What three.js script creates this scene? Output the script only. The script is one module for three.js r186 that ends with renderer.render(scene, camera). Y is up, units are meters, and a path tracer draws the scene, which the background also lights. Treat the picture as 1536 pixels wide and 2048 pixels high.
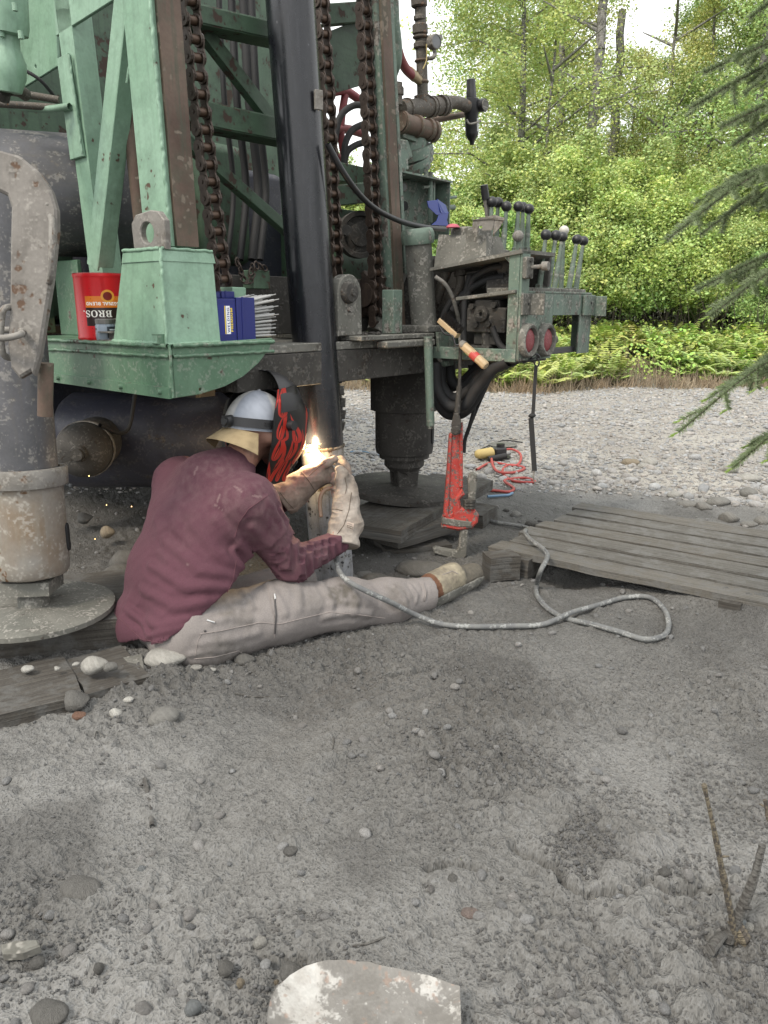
import * as THREE from 'three';
import { mergeGeometries, mergeVertices, toCreasedNormals } from 'three/addons/utils/BufferGeometryUtils.js';
import { RoundedBoxGeometry } from 'three/addons/geometries/RoundedBoxGeometry.js';

// ---------- camera, sky, sun, exposure ----------
const scene = new THREE.Scene();
const renderer = new THREE.WebGLRenderer({ antialias: true });
renderer.setSize(768, 1024);
renderer.toneMapping = THREE.LinearToneMapping;
renderer.toneMappingExposure = 1.95;
renderer.shadowMap.enabled = true;
const EYE = 1.08, PITCH = 15 * Math.PI / 180, FOCAL = 1538;
const camera = new THREE.PerspectiveCamera(2 * Math.atan(1024 / FOCAL) * 180 / Math.PI, 0.75, 0.05, 400);
camera.position.set(0, EYE, 0);
camera.rotation.x = -PITCH;
{ // bright overcast sky: even cloud deck, a little brighter round the veiled sun, soft grey-blue variation
  const w = 512, h = 256, a = new Float32Array(w * h * 4);
  const sd = new THREE.Vector3(-0.45, 0.8, 0.5).normalize();
  for (let j = 0; j < h; j++) for (let i = 0; i < w; i++) {
    const el = ((j + 0.5) / h - 0.5) * Math.PI, az = ((i + 0.5) / w - 0.5) * 2 * Math.PI;
    const x = Math.cos(az) * Math.cos(el), y = Math.sin(el), z = Math.sin(az) * Math.cos(el);
    const c = Math.max(0, x * sd.x + y * sd.y + z * sd.z);
    const n = 0.5 + 0.25 * Math.sin(3 * x + 5 * z + 2 * Math.sin(4 * y + x * 3)) + 0.25 * Math.sin(7 * z - 4 * x + 3 * y);
    let L = (0.98 + 0.5 * Math.pow(c, 4)) * (0.92 + 0.12 * n);
    if (y < 0) L *= Math.max(0.15, 1 + y * 4);
    const k = (j * w + i) * 4, b = 0.03 + 0.05 * (1 - n);
    a[k] = L * (1 - b * 0.45); a[k + 1] = L * (1 - b * 0.15); a[k + 2] = L * 1.0; a[k + 3] = 1;
  }
  const t = new THREE.DataTexture(a, w, h, THREE.RGBAFormat, THREE.FloatType);
  t.mapping = THREE.EquirectangularReflectionMapping; t.magFilter = t.minFilter = THREE.LinearFilter; t.needsUpdate = true;
  scene.background = t; scene.environment = t;
}
const sun = new THREE.DirectionalLight(0xfff3e2, 1.5);
sun.position.set(-4.5, 8, 5); sun.castShadow = true; sun.shadow.radius = 24;
sun.shadow.mapSize.set(4096, 4096);
Object.assign(sun.shadow.camera, { left: -14, right: 14, top: 14, bottom: -14, near: 0.5, far: 60 });
scene.add(sun); scene.add(sun.target);

// ---------- helpers: numbers ----------
const V = (x, y, z) => new THREE.Vector3(x, y, z);
const clamp = (x, a = 0, b = 1) => Math.min(b, Math.max(a, x)), mix = (a, b, t) => a + (b - a) * t;
const sstep = (a, b, x) => { const t = clamp((x - a) / (b - a)); return t * t * (3 - 2 * t); };
const rng = (s) => () => { s = (s + 0x6d2b79f5) | 0; let t = Math.imul(s ^ (s >>> 15), 1 | s); t = (t + Math.imul(t ^ (t >>> 7), 61 | t)) ^ t; return ((t ^ (t >>> 14)) >>> 0) / 4294967296; };
const hash3 = (x, y, z) => { let h = Math.imul(x, 374761393) ^ Math.imul(y, 668265263) ^ Math.imul(z, 2147483647 - 1013904223); h = Math.imul(h ^ (h >>> 13), 1274126177); h = Math.imul(h ^ (h >>> 16), 2246822519); return ((h ^ (h >>> 15)) >>> 0) / 4294967296; };
function noise3(x, y, z) {
  const ix = Math.floor(x), iy = Math.floor(y), iz = Math.floor(z); let u = x - ix, v = y - iy, w = z - iz;
  u = u * u * (3 - 2 * u); v = v * v * (3 - 2 * v); w = w * w * (3 - 2 * w);
  const L = (a, b, t) => a + (b - a) * t, H = (a, b, c) => hash3(ix + a, iy + b, iz + c);
  return L(L(L(H(0, 0, 0), H(1, 0, 0), u), L(H(0, 1, 0), H(1, 1, 0), u), v), L(L(H(0, 0, 1), H(1, 0, 1), u), L(H(0, 1, 1), H(1, 1, 1), u), v), w) * 2 - 1;
}
const fbm = (x, y, z, o = 4) => { let s = 0, a = 0.5, n = 0; for (let i = 0; i < o; i++) { s += a * noise3(x, y, z); n += a; a *= 0.5; x = x * 2.03 + 11.3; y = y * 2.03 + 5.7; z = z * 2.03 + 3.1; } return s / n; };
const noise2 = (x, y, s = 0) => { const ix = Math.floor(x), iy = Math.floor(y); let u = x - ix, v = y - iy; u = u * u * (3 - 2 * u); v = v * v * (3 - 2 * v); const a = hash3(ix, iy, s), b = hash3(ix + 1, iy, s), c = hash3(ix, iy + 1, s), d = hash3(ix + 1, iy + 1, s); return (a + (b - a) * u + (c - a) * v + (a - b - c + d) * u * v) * 2 - 1; };
const fbm2 = (x, y, o = 4, s = 0) => { let r = 0, a = 0.5, n = 0; for (let i = 0; i < o; i++) { r += a * noise2(x, y, s + i); n += a; a *= 0.5; x = x * 2.03 + 7.1; y = y * 2.03 + 3.3; } return r / n; };

// ---------- helpers: placing things measured off the photograph in the world ----------
const rayTo = (px, py) => V((px - 768) / FOCAL, (1024 - py) / FOCAL * Math.cos(PITCH) - Math.sin(PITCH), -(1024 - py) / FOCAL * Math.sin(PITCH) - Math.cos(PITCH));
const C0 = V(0, EYE, 0);
const at = (px, py, d) => { const r = rayTo(px, py); return C0.clone().addScaledVector(r, d / -r.z); };          // on the upright plane d metres away
const onY = (px, py, y = 0) => { const r = rayTo(px, py); return C0.clone().addScaledVector(r, (y - EYE) / r.y); };   // on a level plane
const RO = V(-0.63, 0, -2.3), RT = 50.6 * Math.PI / 180;                                                         // the rig's own axes: x along its tail, z rearwards
const toRig = (p) => p.clone().sub(RO).applyAxisAngle(V(0, 1, 0), -RT);
const rigDir = (r) => r.clone().applyAxisAngle(V(0, 1, 0), -RT);
const toWorld = (p) => p.clone().applyAxisAngle(V(0, 1, 0), RT).add(RO);
const CR = toRig(C0);
const rz = (px, py, z) => { const r = rigDir(rayTo(px, py)); return CR.clone().addScaledVector(r, (z - CR.z) / r.z); };
const rx = (px, py, x) => { const r = rigDir(rayTo(px, py)); return CR.clone().addScaledVector(r, (x - CR.x) / r.x); };
const ry = (px, py, y) => { const r = rigDir(rayTo(px, py)); return CR.clone().addScaledVector(r, (y - CR.y) / r.y); };

// ---------- helpers: textures ----------
function tileNoise(n, per, oct, seed, fx = 1, fy = 1) { // repeating value noise, n x n, values 0..1
  const out = new Float32Array(n * n); let amp = 1, tot = 0;
  for (let o = 0; o < oct; o++) {
    const px = Math.max(1, Math.round(per * fx)) << o, pyy = Math.max(1, Math.round(per * fy)) << o;
    if (px > n || pyy > n) break;
    for (let j = 0; j < n; j++) {
      const v = j / n * pyy, iy = Math.floor(v); let fv = v - iy; fv = fv * fv * (3 - 2 * fv);
      const y0 = iy % pyy, y1 = (iy + 1) % pyy;
      for (let i = 0; i < n; i++) {
        const u = i / n * px, ix = Math.floor(u); let fu = u - ix; fu = fu * fu * (3 - 2 * fu);
        const x0 = ix % px, x1 = (ix + 1) % px;
        const a = hash3(x0, y0, seed + o), b = hash3(x1, y0, seed + o), c = hash3(x0, y1, seed + o), d = hash3(x1, y1, seed + o);
        out[j * n + i] += amp * (a + (b - a) * fu + (c - a) * fv + (a - b - c + d) * fu * fv);
      }
    }
    tot += amp; amp *= 0.55;
  }
  for (let i = 0; i < out.length; i++) out[i] /= tot;
  return out;
}
const toSRGB = (x) => x <= 0.0031308 ? x * 12.92 : 1.055 * Math.pow(x, 1 / 2.4) - 0.055;
function dataTex(n, fn, srgb) { // fn(k) -> [r,g,b] linear 0..1 or a number
  const a = new Uint8Array(n * n * 4);
  for (let k = 0; k < n * n; k++) {
    const c = fn(k, k % n, (k / n) | 0);
    for (let q = 0; q < 3; q++) { const v = clamp(typeof c === 'number' ? c : c[q]); a[k * 4 + q] = Math.round((srgb ? toSRGB(v) : v) * 255); }
    a[k * 4 + 3] = 255;
  }
  const t = new THREE.DataTexture(a, n, n); t.wrapS = t.wrapT = THREE.RepeatWrapping; t.magFilter = THREE.LinearFilter; t.minFilter = THREE.LinearMipmapLinearFilter; t.generateMipmaps = true;
  if (srgb) t.colorSpace = THREE.SRGBColorSpace; t.needsUpdate = true; return t;
}
const lerp3 = (a, b, t) => [mix(a[0], b[0], t), mix(a[1], b[1], t), mix(a[2], b[2], t)];
const N512 = [tileNoise(512, 4, 7, 11), tileNoise(512, 8, 6, 37), tileNoise(512, 24, 4, 71), tileNoise(512, 96, 2, 93)];
const NSTR = tileNoise(512, 8, 5, 51, 6, 0.5), NSPOT = tileNoise(512, 40, 2, 17);
const TONE = 0.74; // all base colours were measured against one grey; this sets that grey's own value
// a coat with chips, grime and streaks; all of it material, with its own outline
function coat({ base, alt, chip, dirt, chipAt: chipAt0 = 0.7, dirtAmt = 0.5, streak = 0.2, rough = 0.55, metal = 0, size = 0.7, bump = 0.0012, chipRough = 0.85, dust = 0 }) {
  const [A, B, Cn, D] = N512, S = NSTR, chipAt = chipAt0 + 0.035;
  const col = dataTex(512, (k) => {
    let c = lerp3(base, alt || base, clamp((A[k] - 0.3) * 2.2));
    const dm = clamp((B[k] * 0.6 + Cn[k] * 0.5 - 0.5) * 4) * dirtAmt; c = lerp3(c, dirt, dm);
    c = lerp3(c, dirt, clamp((S[k] - 0.55) * 4) * streak);
    const ch = clamp((B[k] * 0.42 + Cn[k] * 0.33 + NSPOT[k] * 0.35 - chipAt) * 22); c = lerp3(c, chip, ch);
    if (dust) c = lerp3(c, [0.42, 0.4, 0.36], clamp((D[k] * 0.5 + Cn[k] * 0.6 - 0.62) * 8) * dust);
    const g = (0.9 + 0.2 * D[k]) * TONE; return [c[0] * g, c[1] * g, c[2] * g];
  }, true);
  const rgh = dataTex(512, (k) => { const ch = clamp((B[k] * 0.42 + Cn[k] * 0.33 + NSPOT[k] * 0.35 - chipAt) * 22); return clamp(mix(rough + (B[k] - 0.5) * 0.25, chipRough, ch)); });
  const bmp = dataTex(512, (k) => { const ch = clamp((B[k] * 0.42 + Cn[k] * 0.33 + NSPOT[k] * 0.35 - chipAt) * 22); return 0.6 - 0.35 * ch + 0.25 * D[k] + 0.15 * (Cn[k] - 0.5); });
  for (const t of [col, rgh, bmp]) t.repeat.set(1 / size, 1 / size);
  return new THREE.MeshStandardMaterial({ map: col, roughnessMap: rgh, roughness: 1, bumpMap: bmp, bumpScale: bump, metalness: metal });
}
const plain = (r, g, b, rough = 0.7, metal = 0) => new THREE.MeshStandardMaterial({ color: new THREE.Color().setRGB(r * TONE, g * TONE, b * TONE), roughness: rough, metalness: metal });
const M = {
  green: coat({ base: [0.21, 0.36, 0.245], alt: [0.28, 0.44, 0.32], chip: [0.09, 0.055, 0.035], dirt: [0.09, 0.16, 0.11], chipAt: 0.71, dirtAmt: 0.35, streak: 0.25, rough: 0.5 }),
  deck: coat({ base: [0.085, 0.175, 0.105], alt: [0.12, 0.22, 0.14], chip: [0.07, 0.05, 0.035], dirt: [0.06, 0.12, 0.07], chipAt: 0.67, dirtAmt: 0.4, streak: 0.3, rough: 0.42, dust: 0.25 }),
  grimyShadeGreen: coat({ base: [0.045, 0.09, 0.052], alt: [0.065, 0.12, 0.07], chip: [0.05, 0.03, 0.02], dirt: [0.025, 0.04, 0.025], chipAt: 0.6, dirtAmt: 0.7, streak: 0.5, rough: 0.6 }),  // grimy green with the shade inside the mast put into its colour
  ggreen: coat({ base: [0.125, 0.185, 0.142], alt: [0.165, 0.225, 0.18], chip: [0.1, 0.085, 0.07], dirt: [0.1, 0.105, 0.085], chipAt: 0.62, dirtAmt: 0.8, streak: 0.4, rough: 0.7, dust: 0.5 }),
  rust: coat({ base: [0.1, 0.062, 0.045], alt: [0.17, 0.12, 0.09], chip: [0.22, 0.18, 0.14], dirt: [0.07, 0.09, 0.06], chipAt: 0.62, dirtAmt: 0.5, streak: 0.7, rough: 0.75, metal: 0.2 }),
  steel: coat({ base: [0.2, 0.19, 0.175], alt: [0.28, 0.265, 0.24], chip: [0.13, 0.08, 0.05], dirt: [0.13, 0.115, 0.095], chipAt: 0.64, dirtAmt: 0.7, streak: 0.3, rough: 0.75, metal: 0.15, dust: 0.4, bump: 0.002 }),
  dusty: coat({ base: [0.125, 0.125, 0.108], alt: [0.185, 0.18, 0.158], chip: [0.07, 0.06, 0.05], dirt: [0.085, 0.08, 0.068], chipAt: 0.68, dirtAmt: 0.6, streak: 0.2, rough: 0.92, dust: 0.5, bump: 0.003 }),
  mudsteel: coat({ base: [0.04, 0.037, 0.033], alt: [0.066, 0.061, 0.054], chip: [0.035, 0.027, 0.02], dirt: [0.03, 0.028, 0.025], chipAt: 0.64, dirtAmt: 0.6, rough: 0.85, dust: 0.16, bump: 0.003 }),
  jack: coat({ base: [0.2, 0.14, 0.085], alt: [0.25, 0.235, 0.21], chip: [0.12, 0.06, 0.025], dirt: [0.26, 0.24, 0.2], chipAt: 0.64, dirtAmt: 0.9, streak: 0.5, rough: 0.8, dust: 0.5, bump: 0.002, size: 0.9 }),
  jackdark: coat({ base: [0.05, 0.052, 0.056], alt: [0.1, 0.1, 0.11], chip: [0.13, 0.12, 0.11], dirt: [0.1, 0.095, 0.09], chipAt: 0.66, dirtAmt: 0.6, streak: 0.6, rough: 0.6, dust: 0.3 }),
  chain: coat({ base: [0.07, 0.052, 0.045], alt: [0.1, 0.075, 0.06], chip: [0.14, 0.11, 0.09], dirt: [0.025, 0.02, 0.018], chipAt: 0.66, dirtAmt: 0.5, rough: 0.42, metal: 0.6, size: 0.2, bump: 0.0006 }),
  roller: coat({ base: [0.075, 0.045, 0.03], alt: [0.11, 0.068, 0.045], chip: [0.2, 0.13, 0.08], dirt: [0.05, 0.03, 0.02], chipAt: 0.7, dirtAmt: 0.5, rough: 0.45, metal: 0.5, size: 0.2, bump: 0.0004 }),
  hook: coat({ base: [0.16, 0.147, 0.132], alt: [0.22, 0.204, 0.184], chip: [0.11, 0.065, 0.04], dirt: [0.085, 0.075, 0.065], chipAt: 0.62, dirtAmt: 0.6, streak: 0.3, rough: 0.75, metal: 0.15, dust: 0.3, bump: 0.002 }),
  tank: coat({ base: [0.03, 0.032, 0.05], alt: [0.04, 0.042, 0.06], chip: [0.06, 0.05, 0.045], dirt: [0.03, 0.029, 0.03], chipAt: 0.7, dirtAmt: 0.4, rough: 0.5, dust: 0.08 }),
  black: plain(0.018, 0.018, 0.02, 0.45), rubber: plain(0.022, 0.022, 0.023, 0.75), dark: plain(0.012, 0.012, 0.013, 0.8),
  tyre: coat({ base: [0.022, 0.021, 0.02], alt: [0.05, 0.048, 0.042], chip: [0.08, 0.075, 0.065], dirt: [0.07, 0.065, 0.055], chipAt: 0.66, dirtAmt: 0.5, rough: 0.85, dust: 0.4 }),
  redhose: plain(0.22, 0.028, 0.035, 0.5), whitehose: plain(0.5, 0.5, 0.5, 0.6),
  pipe: coat({ base: [0.085, 0.075, 0.062], alt: [0.12, 0.105, 0.085], chip: [0.16, 0.09, 0.05], dirt: [0.06, 0.052, 0.045], chipAt: 0.64, dirtAmt: 0.5, rough: 0.7, metal: 0.3, dust: 0.25, size: 0.3 }),
};

// ---------- helpers: geometry ----------
function boxUV(g) { // uv in metres from the face's own direction
  if (g.index) g = g.toNonIndexed();
  const p = g.attributes.position, uv = new Float32Array(p.count * 2), a = V(), b = V(), c = V();
  for (let i = 0; i < p.count; i += 3) {
    a.fromBufferAttribute(p, i); b.fromBufferAttribute(p, i + 1); c.fromBufferAttribute(p, i + 2);
    const n = b.clone().sub(a).cross(c.clone().sub(a)), ax = Math.abs(n.x), ay = Math.abs(n.y), az = Math.abs(n.z);
    [a, b, c].forEach((q, k) => { const [u, v] = ay > ax && ay > az ? [q.x, q.z] : ax > az ? [q.z, q.y] : [q.x, q.y]; uv[(i + k) * 2] = u; uv[(i + k) * 2 + 1] = v; });
  }
  g.setAttribute('uv', new THREE.BufferAttribute(uv, 2)); return g;
}
const strip = (g) => { for (const k of Object.keys(g.attributes)) if (!['position', 'normal', 'uv', 'color'].includes(k)) g.deleteAttribute(k); return g; };
const box = (w, h, d, x = 0, y = 0, z = 0, bev = 0.004) => { const m = Math.min(w, h, d); return boxUV(m > bev * 2.5 ? new RoundedBoxGeometry(w, h, d, 1, bev) : new THREE.BoxGeometry(w, h, d)).translate(x, y, z); };
const boxMM = (x0, x1, y0, y1, z0, z1, bev = 0.004) => box(Math.abs(x1 - x0), Math.abs(y1 - y0), Math.abs(z1 - z0), (x0 + x1) / 2, (y0 + y1) / 2, (z0 + z1) / 2, bev);
const quatY = (a, b) => new THREE.Quaternion().setFromUnitVectors(V(0, 1, 0), b.clone().sub(a).normalize());
function bar(a, b, w, d, side, bev = 0.003) { // rectangular bar from a to b; side = direction of its width
  const L = a.distanceTo(b), y = b.clone().sub(a).normalize(), x = (side || V(1, 0, 0)).clone(); x.addScaledVector(y, -x.dot(y)).normalize();
  const m = new THREE.Matrix4().makeBasis(x, y, x.clone().cross(y)).setPosition(a.clone().add(b).multiplyScalar(0.5));
  return box(w, L, d, 0, 0, 0, bev).applyMatrix4(m);
}
function rod(a, b, r, r2 = r, seg = 14) { const L = a.distanceTo(b); const g = new THREE.CylinderGeometry(r2, r, L, seg); cylUV(g, Math.max(r, r2), L); return g.applyQuaternion(quatY(a, b)).translate((a.x + b.x) / 2, (a.y + b.y) / 2, (a.z + b.z) / 2).toNonIndexed(); }
function cylUV(g, r, L) { const u = g.attributes.uv; for (let i = 0; i < u.count; i++) u.setXY(i, u.getX(i) * r * 6.283, u.getY(i) * L); return g; }
function hose(pts, r, seg = 60, rs = 9) { const c = new THREE.CatmullRomCurve3(pts, false, 'centripetal'); const g = new THREE.TubeGeometry(c, seg, r, rs, false); const L = c.getLength(), u = g.attributes.uv; for (let i = 0; i < u.count; i++) u.setXY(i, u.getX(i) * L, u.getY(i) * r * 6.283); return g.toNonIndexed(); }
function lathe(prof, seg = 28) { // prof: [r, y] pairs
  const g = new THREE.LatheGeometry(prof.map(([r, y]) => new THREE.Vector2(Math.max(r, 0.0001), y)), seg); const u = g.attributes.uv, p = g.attributes.position, R = Math.max(...prof.map((q) => q[0]));
  let s = [0]; for (let i = 1; i < prof.length; i++) s.push(s[i - 1] + Math.hypot(prof[i][0] - prof[i - 1][0], prof[i][1] - prof[i - 1][1]));
  for (let i = 0; i < u.count; i++) u.setXY(i, u.getX(i) * R * 6.283, s[i % prof.length]);
  return toCreasedNormals(g, 0.7);
}
const latheOn = (prof, a, b, seg) => lathe(prof, seg).applyQuaternion(quatY(a, b)).translate(a.x, a.y, a.z);
function prism(pts, depth, bev = 0.003, holes = []) { // pts in the xy plane, thickness along z centred
  const s = new THREE.Shape(pts.map((q) => new THREE.Vector2(q[0], q[1])));
  for (const h of holes) s.holes.push(new THREE.Path(h.map((q) => new THREE.Vector2(q[0], q[1]))));
  const g = new THREE.ExtrudeGeometry(s, { depth: depth - 2 * bev, bevelEnabled: bev > 0, bevelThickness: bev, bevelSize: bev, bevelOffset: -bev, bevelSegments: 1 });
  return boxUV(g.translate(0, 0, -depth / 2 + bev));
}
// a plate through points that lie in one plane: extruded thickness t backwards from the points
function plate(P3, t, bev = 0.002, holes3 = [], nrm) {
  const o = P3[0], x = P3[1].clone().sub(o).normalize(); let n = nrm ? nrm.clone() : x.clone().cross(P3[2].clone().sub(o)).normalize(); n.addScaledVector(x, -n.dot(x)).normalize();
  const y = n.clone().cross(x), f = (q) => { const d = q.clone().sub(o); return [d.dot(x), d.dot(y)]; };
  const g = prism(P3.map(f), t, bev, holes3.map((h) => h.map(f)));
  return g.translate(0, 0, -t / 2).applyMatrix4(new THREE.Matrix4().makeBasis(x, y, n).setPosition(o));
}
const ring = (cx, cy, r, n = 20, ry2 = r) => Array.from({ length: n }, (_, i) => [cx + r * Math.cos(i / n * 6.2832), cy + ry2 * Math.sin(i / n * 6.2832)]);
const hexnut = (r, h) => new THREE.CylinderGeometry(r, r, h, 6);
function merged(gs) {
  gs = gs.map((g) => { g = strip(g.index ? g.toNonIndexed() : g); if (!g.attributes.uv) boxUV(g); if (!g.attributes.normal) g.computeVertexNormals(); return g; });
  const col = gs.some((g) => g.attributes.color);
  if (col) gs.forEach((g) => { if (!g.attributes.color) g.setAttribute('color', new THREE.BufferAttribute(new Float32Array(g.attributes.position.count * 3).fill(1), 3)); });
  return gs.length === 1 ? gs[0] : mergeGeometries(gs);
}
const used = {};
const numbered = (n) => { used[n] = (used[n] ?? -1) + 1; return used[n] ? `${n}_${String(used[n]).padStart(3, '0')}` : n; };
function obj(name, gs, mat, parent) { // ONE named mesh
  const m = new THREE.Mesh(merged(Array.isArray(gs) ? gs : [gs]), mat); m.name = parent ? name : numbered(name); m.castShadow = m.receiveShadow = true; (parent || scene).add(m); return m;
}
function thing(name, label, category, pos = V(0, 0, 0), turn = 0, group) {
  const o = new THREE.Group(); o.name = numbered(name); o.position.copy(pos); o.rotation.y = turn; scene.add(o); return tag(o, label, category, group);
}
function tag(o, label, category, group) { o.userData.label = label; o.userData.category = category; if (group) o.userData.group = group; return o; }
const kind = (o, k) => { o.userData.kind = k; return o; };
// move a mesh built in world coordinates so that its origin is its own base
function rebase(o, p) { o.geometry.translate(-p.x, -p.y, -p.z); o.position.copy(p); return o; }
// ---------- the ground: one displaced sheet; packed drilling mud in front, pale gravel road behind, leaf litter under the trees ----------
const segDist = (x, z, L) => { let m = 9; for (let i = 0; i + 1 < L.length; i++) { const [ax, az] = L[i], [bx, bz] = L[i + 1], dx = bx - ax, dz = bz - az, t = clamp(((x - ax) * dx + (z - az) * dz) / (dx * dx + dz * dz)); m = Math.min(m, Math.hypot(x - ax - dx * t, z - az - dz * t)); } return m; };
const gp = (px, py) => { const p = onY(px, py); return [p.x, p.z]; };
const CRACKS = [[[1030, 1695], [1070, 1712], [1110, 1732], [1125, 1760], [1155, 1782], [1250, 1790]], [[860, 1745], [905, 1735], [960, 1740]], [[1290, 1765], [1340, 1780], [1420, 1768]], [[770, 1350], [830, 1345], [870, 1330]], [[530, 1920], [560, 1930], [600, 1925]]].map((l) => l.map(([a, b]) => gp(a, b)));
const CRUMB = [[980, 1420, 0.24], [900, 1560, 0.2], [1000, 1545, 0.14], [1220, 1660, 0.13], [1180, 1690, 0.08], [340, 1370, 0.2], [640, 1330, 0.25], [1480, 1380, 0.3], [560, 1960, 0.12], [90, 1860, 0.12], [1160, 1920, 0.14], [1480, 1830, 0.12], [760, 1290, 0.25], [1480, 1600, 0.12], [1505, 1965, 0.1]].map(([a, b, r]) => [...gp(a, b), r]);
const roadEdge = (x) => 4.78 - 0.45 * sstep(1.2, 2.2, x) + 0.22 * fbm2(x * 1.7, 3.1, 3, 40);
const bankEdge = (x) => 10.4 + 0.04 * x + 0.9 * fbm2(x * 0.9, 7.7, 4, 60);
const PIT = gp(1120, 1150), MND = gp(1500, 1232);
function groundH(x, z, fine = true) {
  const d = -z; let h = 0.022 * fbm2(x * 0.9, z * 0.9, 2, 1) + 0.014 * fbm2(x * 4, z * 4, 3, 5) + 0.006 * fbm2(x * 11, z * 11, 2, 7);
  const road = sstep(roadEdge(x) - 0.25, roadEdge(x) + 0.25, d), bank = sstep(0, 1.6, d - bankEdge(x));
  let c = 0.16 + 0.9 * sstep(-0.02, 0.35, fbm2(x * 2.6, z * 2.6, 3, 9));
  if (d < 5) for (const [cx, cz, r] of CRUMB) c += 1.3 * Math.exp(-((x - cx) ** 2 + (z - cz) ** 2) / (r * r));
  c = 0.78 * Math.min(c, 2.2) * (1 - 0.6 * road);
  if (fine) {
    const w = 0.012 * fbm2(x * 18, z * 18, 2, 21);
    h += c * (0.0055 * (1 - 2 * Math.abs(noise2((x + w) * 34, (z + w) * 34, 31))) + 0.0055 * noise2((x - w) * 71, (z + w) * 71, 33) + 0.003 * noise2(x * 140, z * 140, 35)) + 0.0026 * noise2(x * 95, z * 95, 37) + 0.0016 * noise2(x * 61 + 3, z * 61, 38) + 0.003 * fbm2(x * 14, z * 14, 2, 39);
    const cr = Math.abs(fbm2(x * 7 + 3, z * 7, 3, 77)); h -= 0.005 * Math.exp(-((cr / 0.018) ** 2)) * sstep(0.0, 0.3, fbm2(x * 1.5, z * 1.5, 2, 79));
    for (const L of CRACKS) { const s = segDist(x, z, L); if (s < 0.06) h -= 0.036 * Math.exp(-((s + 0.006 * noise2(x * 60, z * 60, 3)) ** 2) / 0.00011) - 0.006 * Math.exp(-(s * s) / 0.0012); }
  }
  for (const [cx, cz, r] of CRUMB.slice(0, 6)) h += 0.016 * Math.exp(-((x - cx) ** 2 + (z - cz) ** 2) / (r * r * 0.6));
  { const n = (x - PIT[0]) * 0.773 + (z - PIT[1]) * 0.634, q = (x - PIT[0]) * 0.634 - (z - PIT[1]) * 0.773; h -= 0.09 * Math.exp(-(n * n / 0.016 + q * q / 0.004)); const m = (x - MND[0]) * 0.773 + (z - MND[1]) * 0.634, o = (x - MND[0]) * 0.634 - (z - MND[1]) * 0.773; h += 0.098 * Math.exp(-(m * m / 0.16 + o * o / 0.02)); }
  h = mix(h, 0.03 * fbm2(x * 0.7, z * 0.7, 3, 50) + 0.012 * fbm2(x * 6, z * 6, 3, 55) + 0.01 * Math.abs(noise2(x * 19, z * 19, 57)), road);
  h += bank * 0.35 + 0.25 * sstep(1, 12, d - bankEdge(x)) + bank * 0.1 * fbm2(x * 1.2, z * 1.2, 3, 66);
  h += 2.6 * sstep(18, 70, d);
  return h;
}
const BURIED = []; { const r = rng(77); // half-buried cobbles that only lift the mud
  for (const [a, b, w] of [[820, 1220, 0.1], [415, 1510, 0.06], [165, 1785, 0.075], [570, 1700, 0.03], [905, 1760, 0.05], [210, 1600, 0.07], [330, 1600, 0.08], [120, 1690, 0.05], [640, 1880, 0.05], [1290, 1690, 0.07], [1080, 1640, 0.08], [300, 1740, 0.06], [1250, 1840, 0.05], [735, 1640, 0.06], [470, 1680, 0.07], [70, 1560, 0.05], [260, 1990, 0.06], [1010, 1830, 0.05]]) BURIED.push([...gp(a, b), w * 0.8, w * 0.16]);
  for (let i = 0; i < 420; i++) { const d = 0.9 + 2.6 * r() ** 1.3, w = 0.008 + 0.03 * r() * r(); BURIED.push([(r() - 0.5) * 1.3 * (d + 0.3), -d, w, w * 0.5]); }
}
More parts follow.
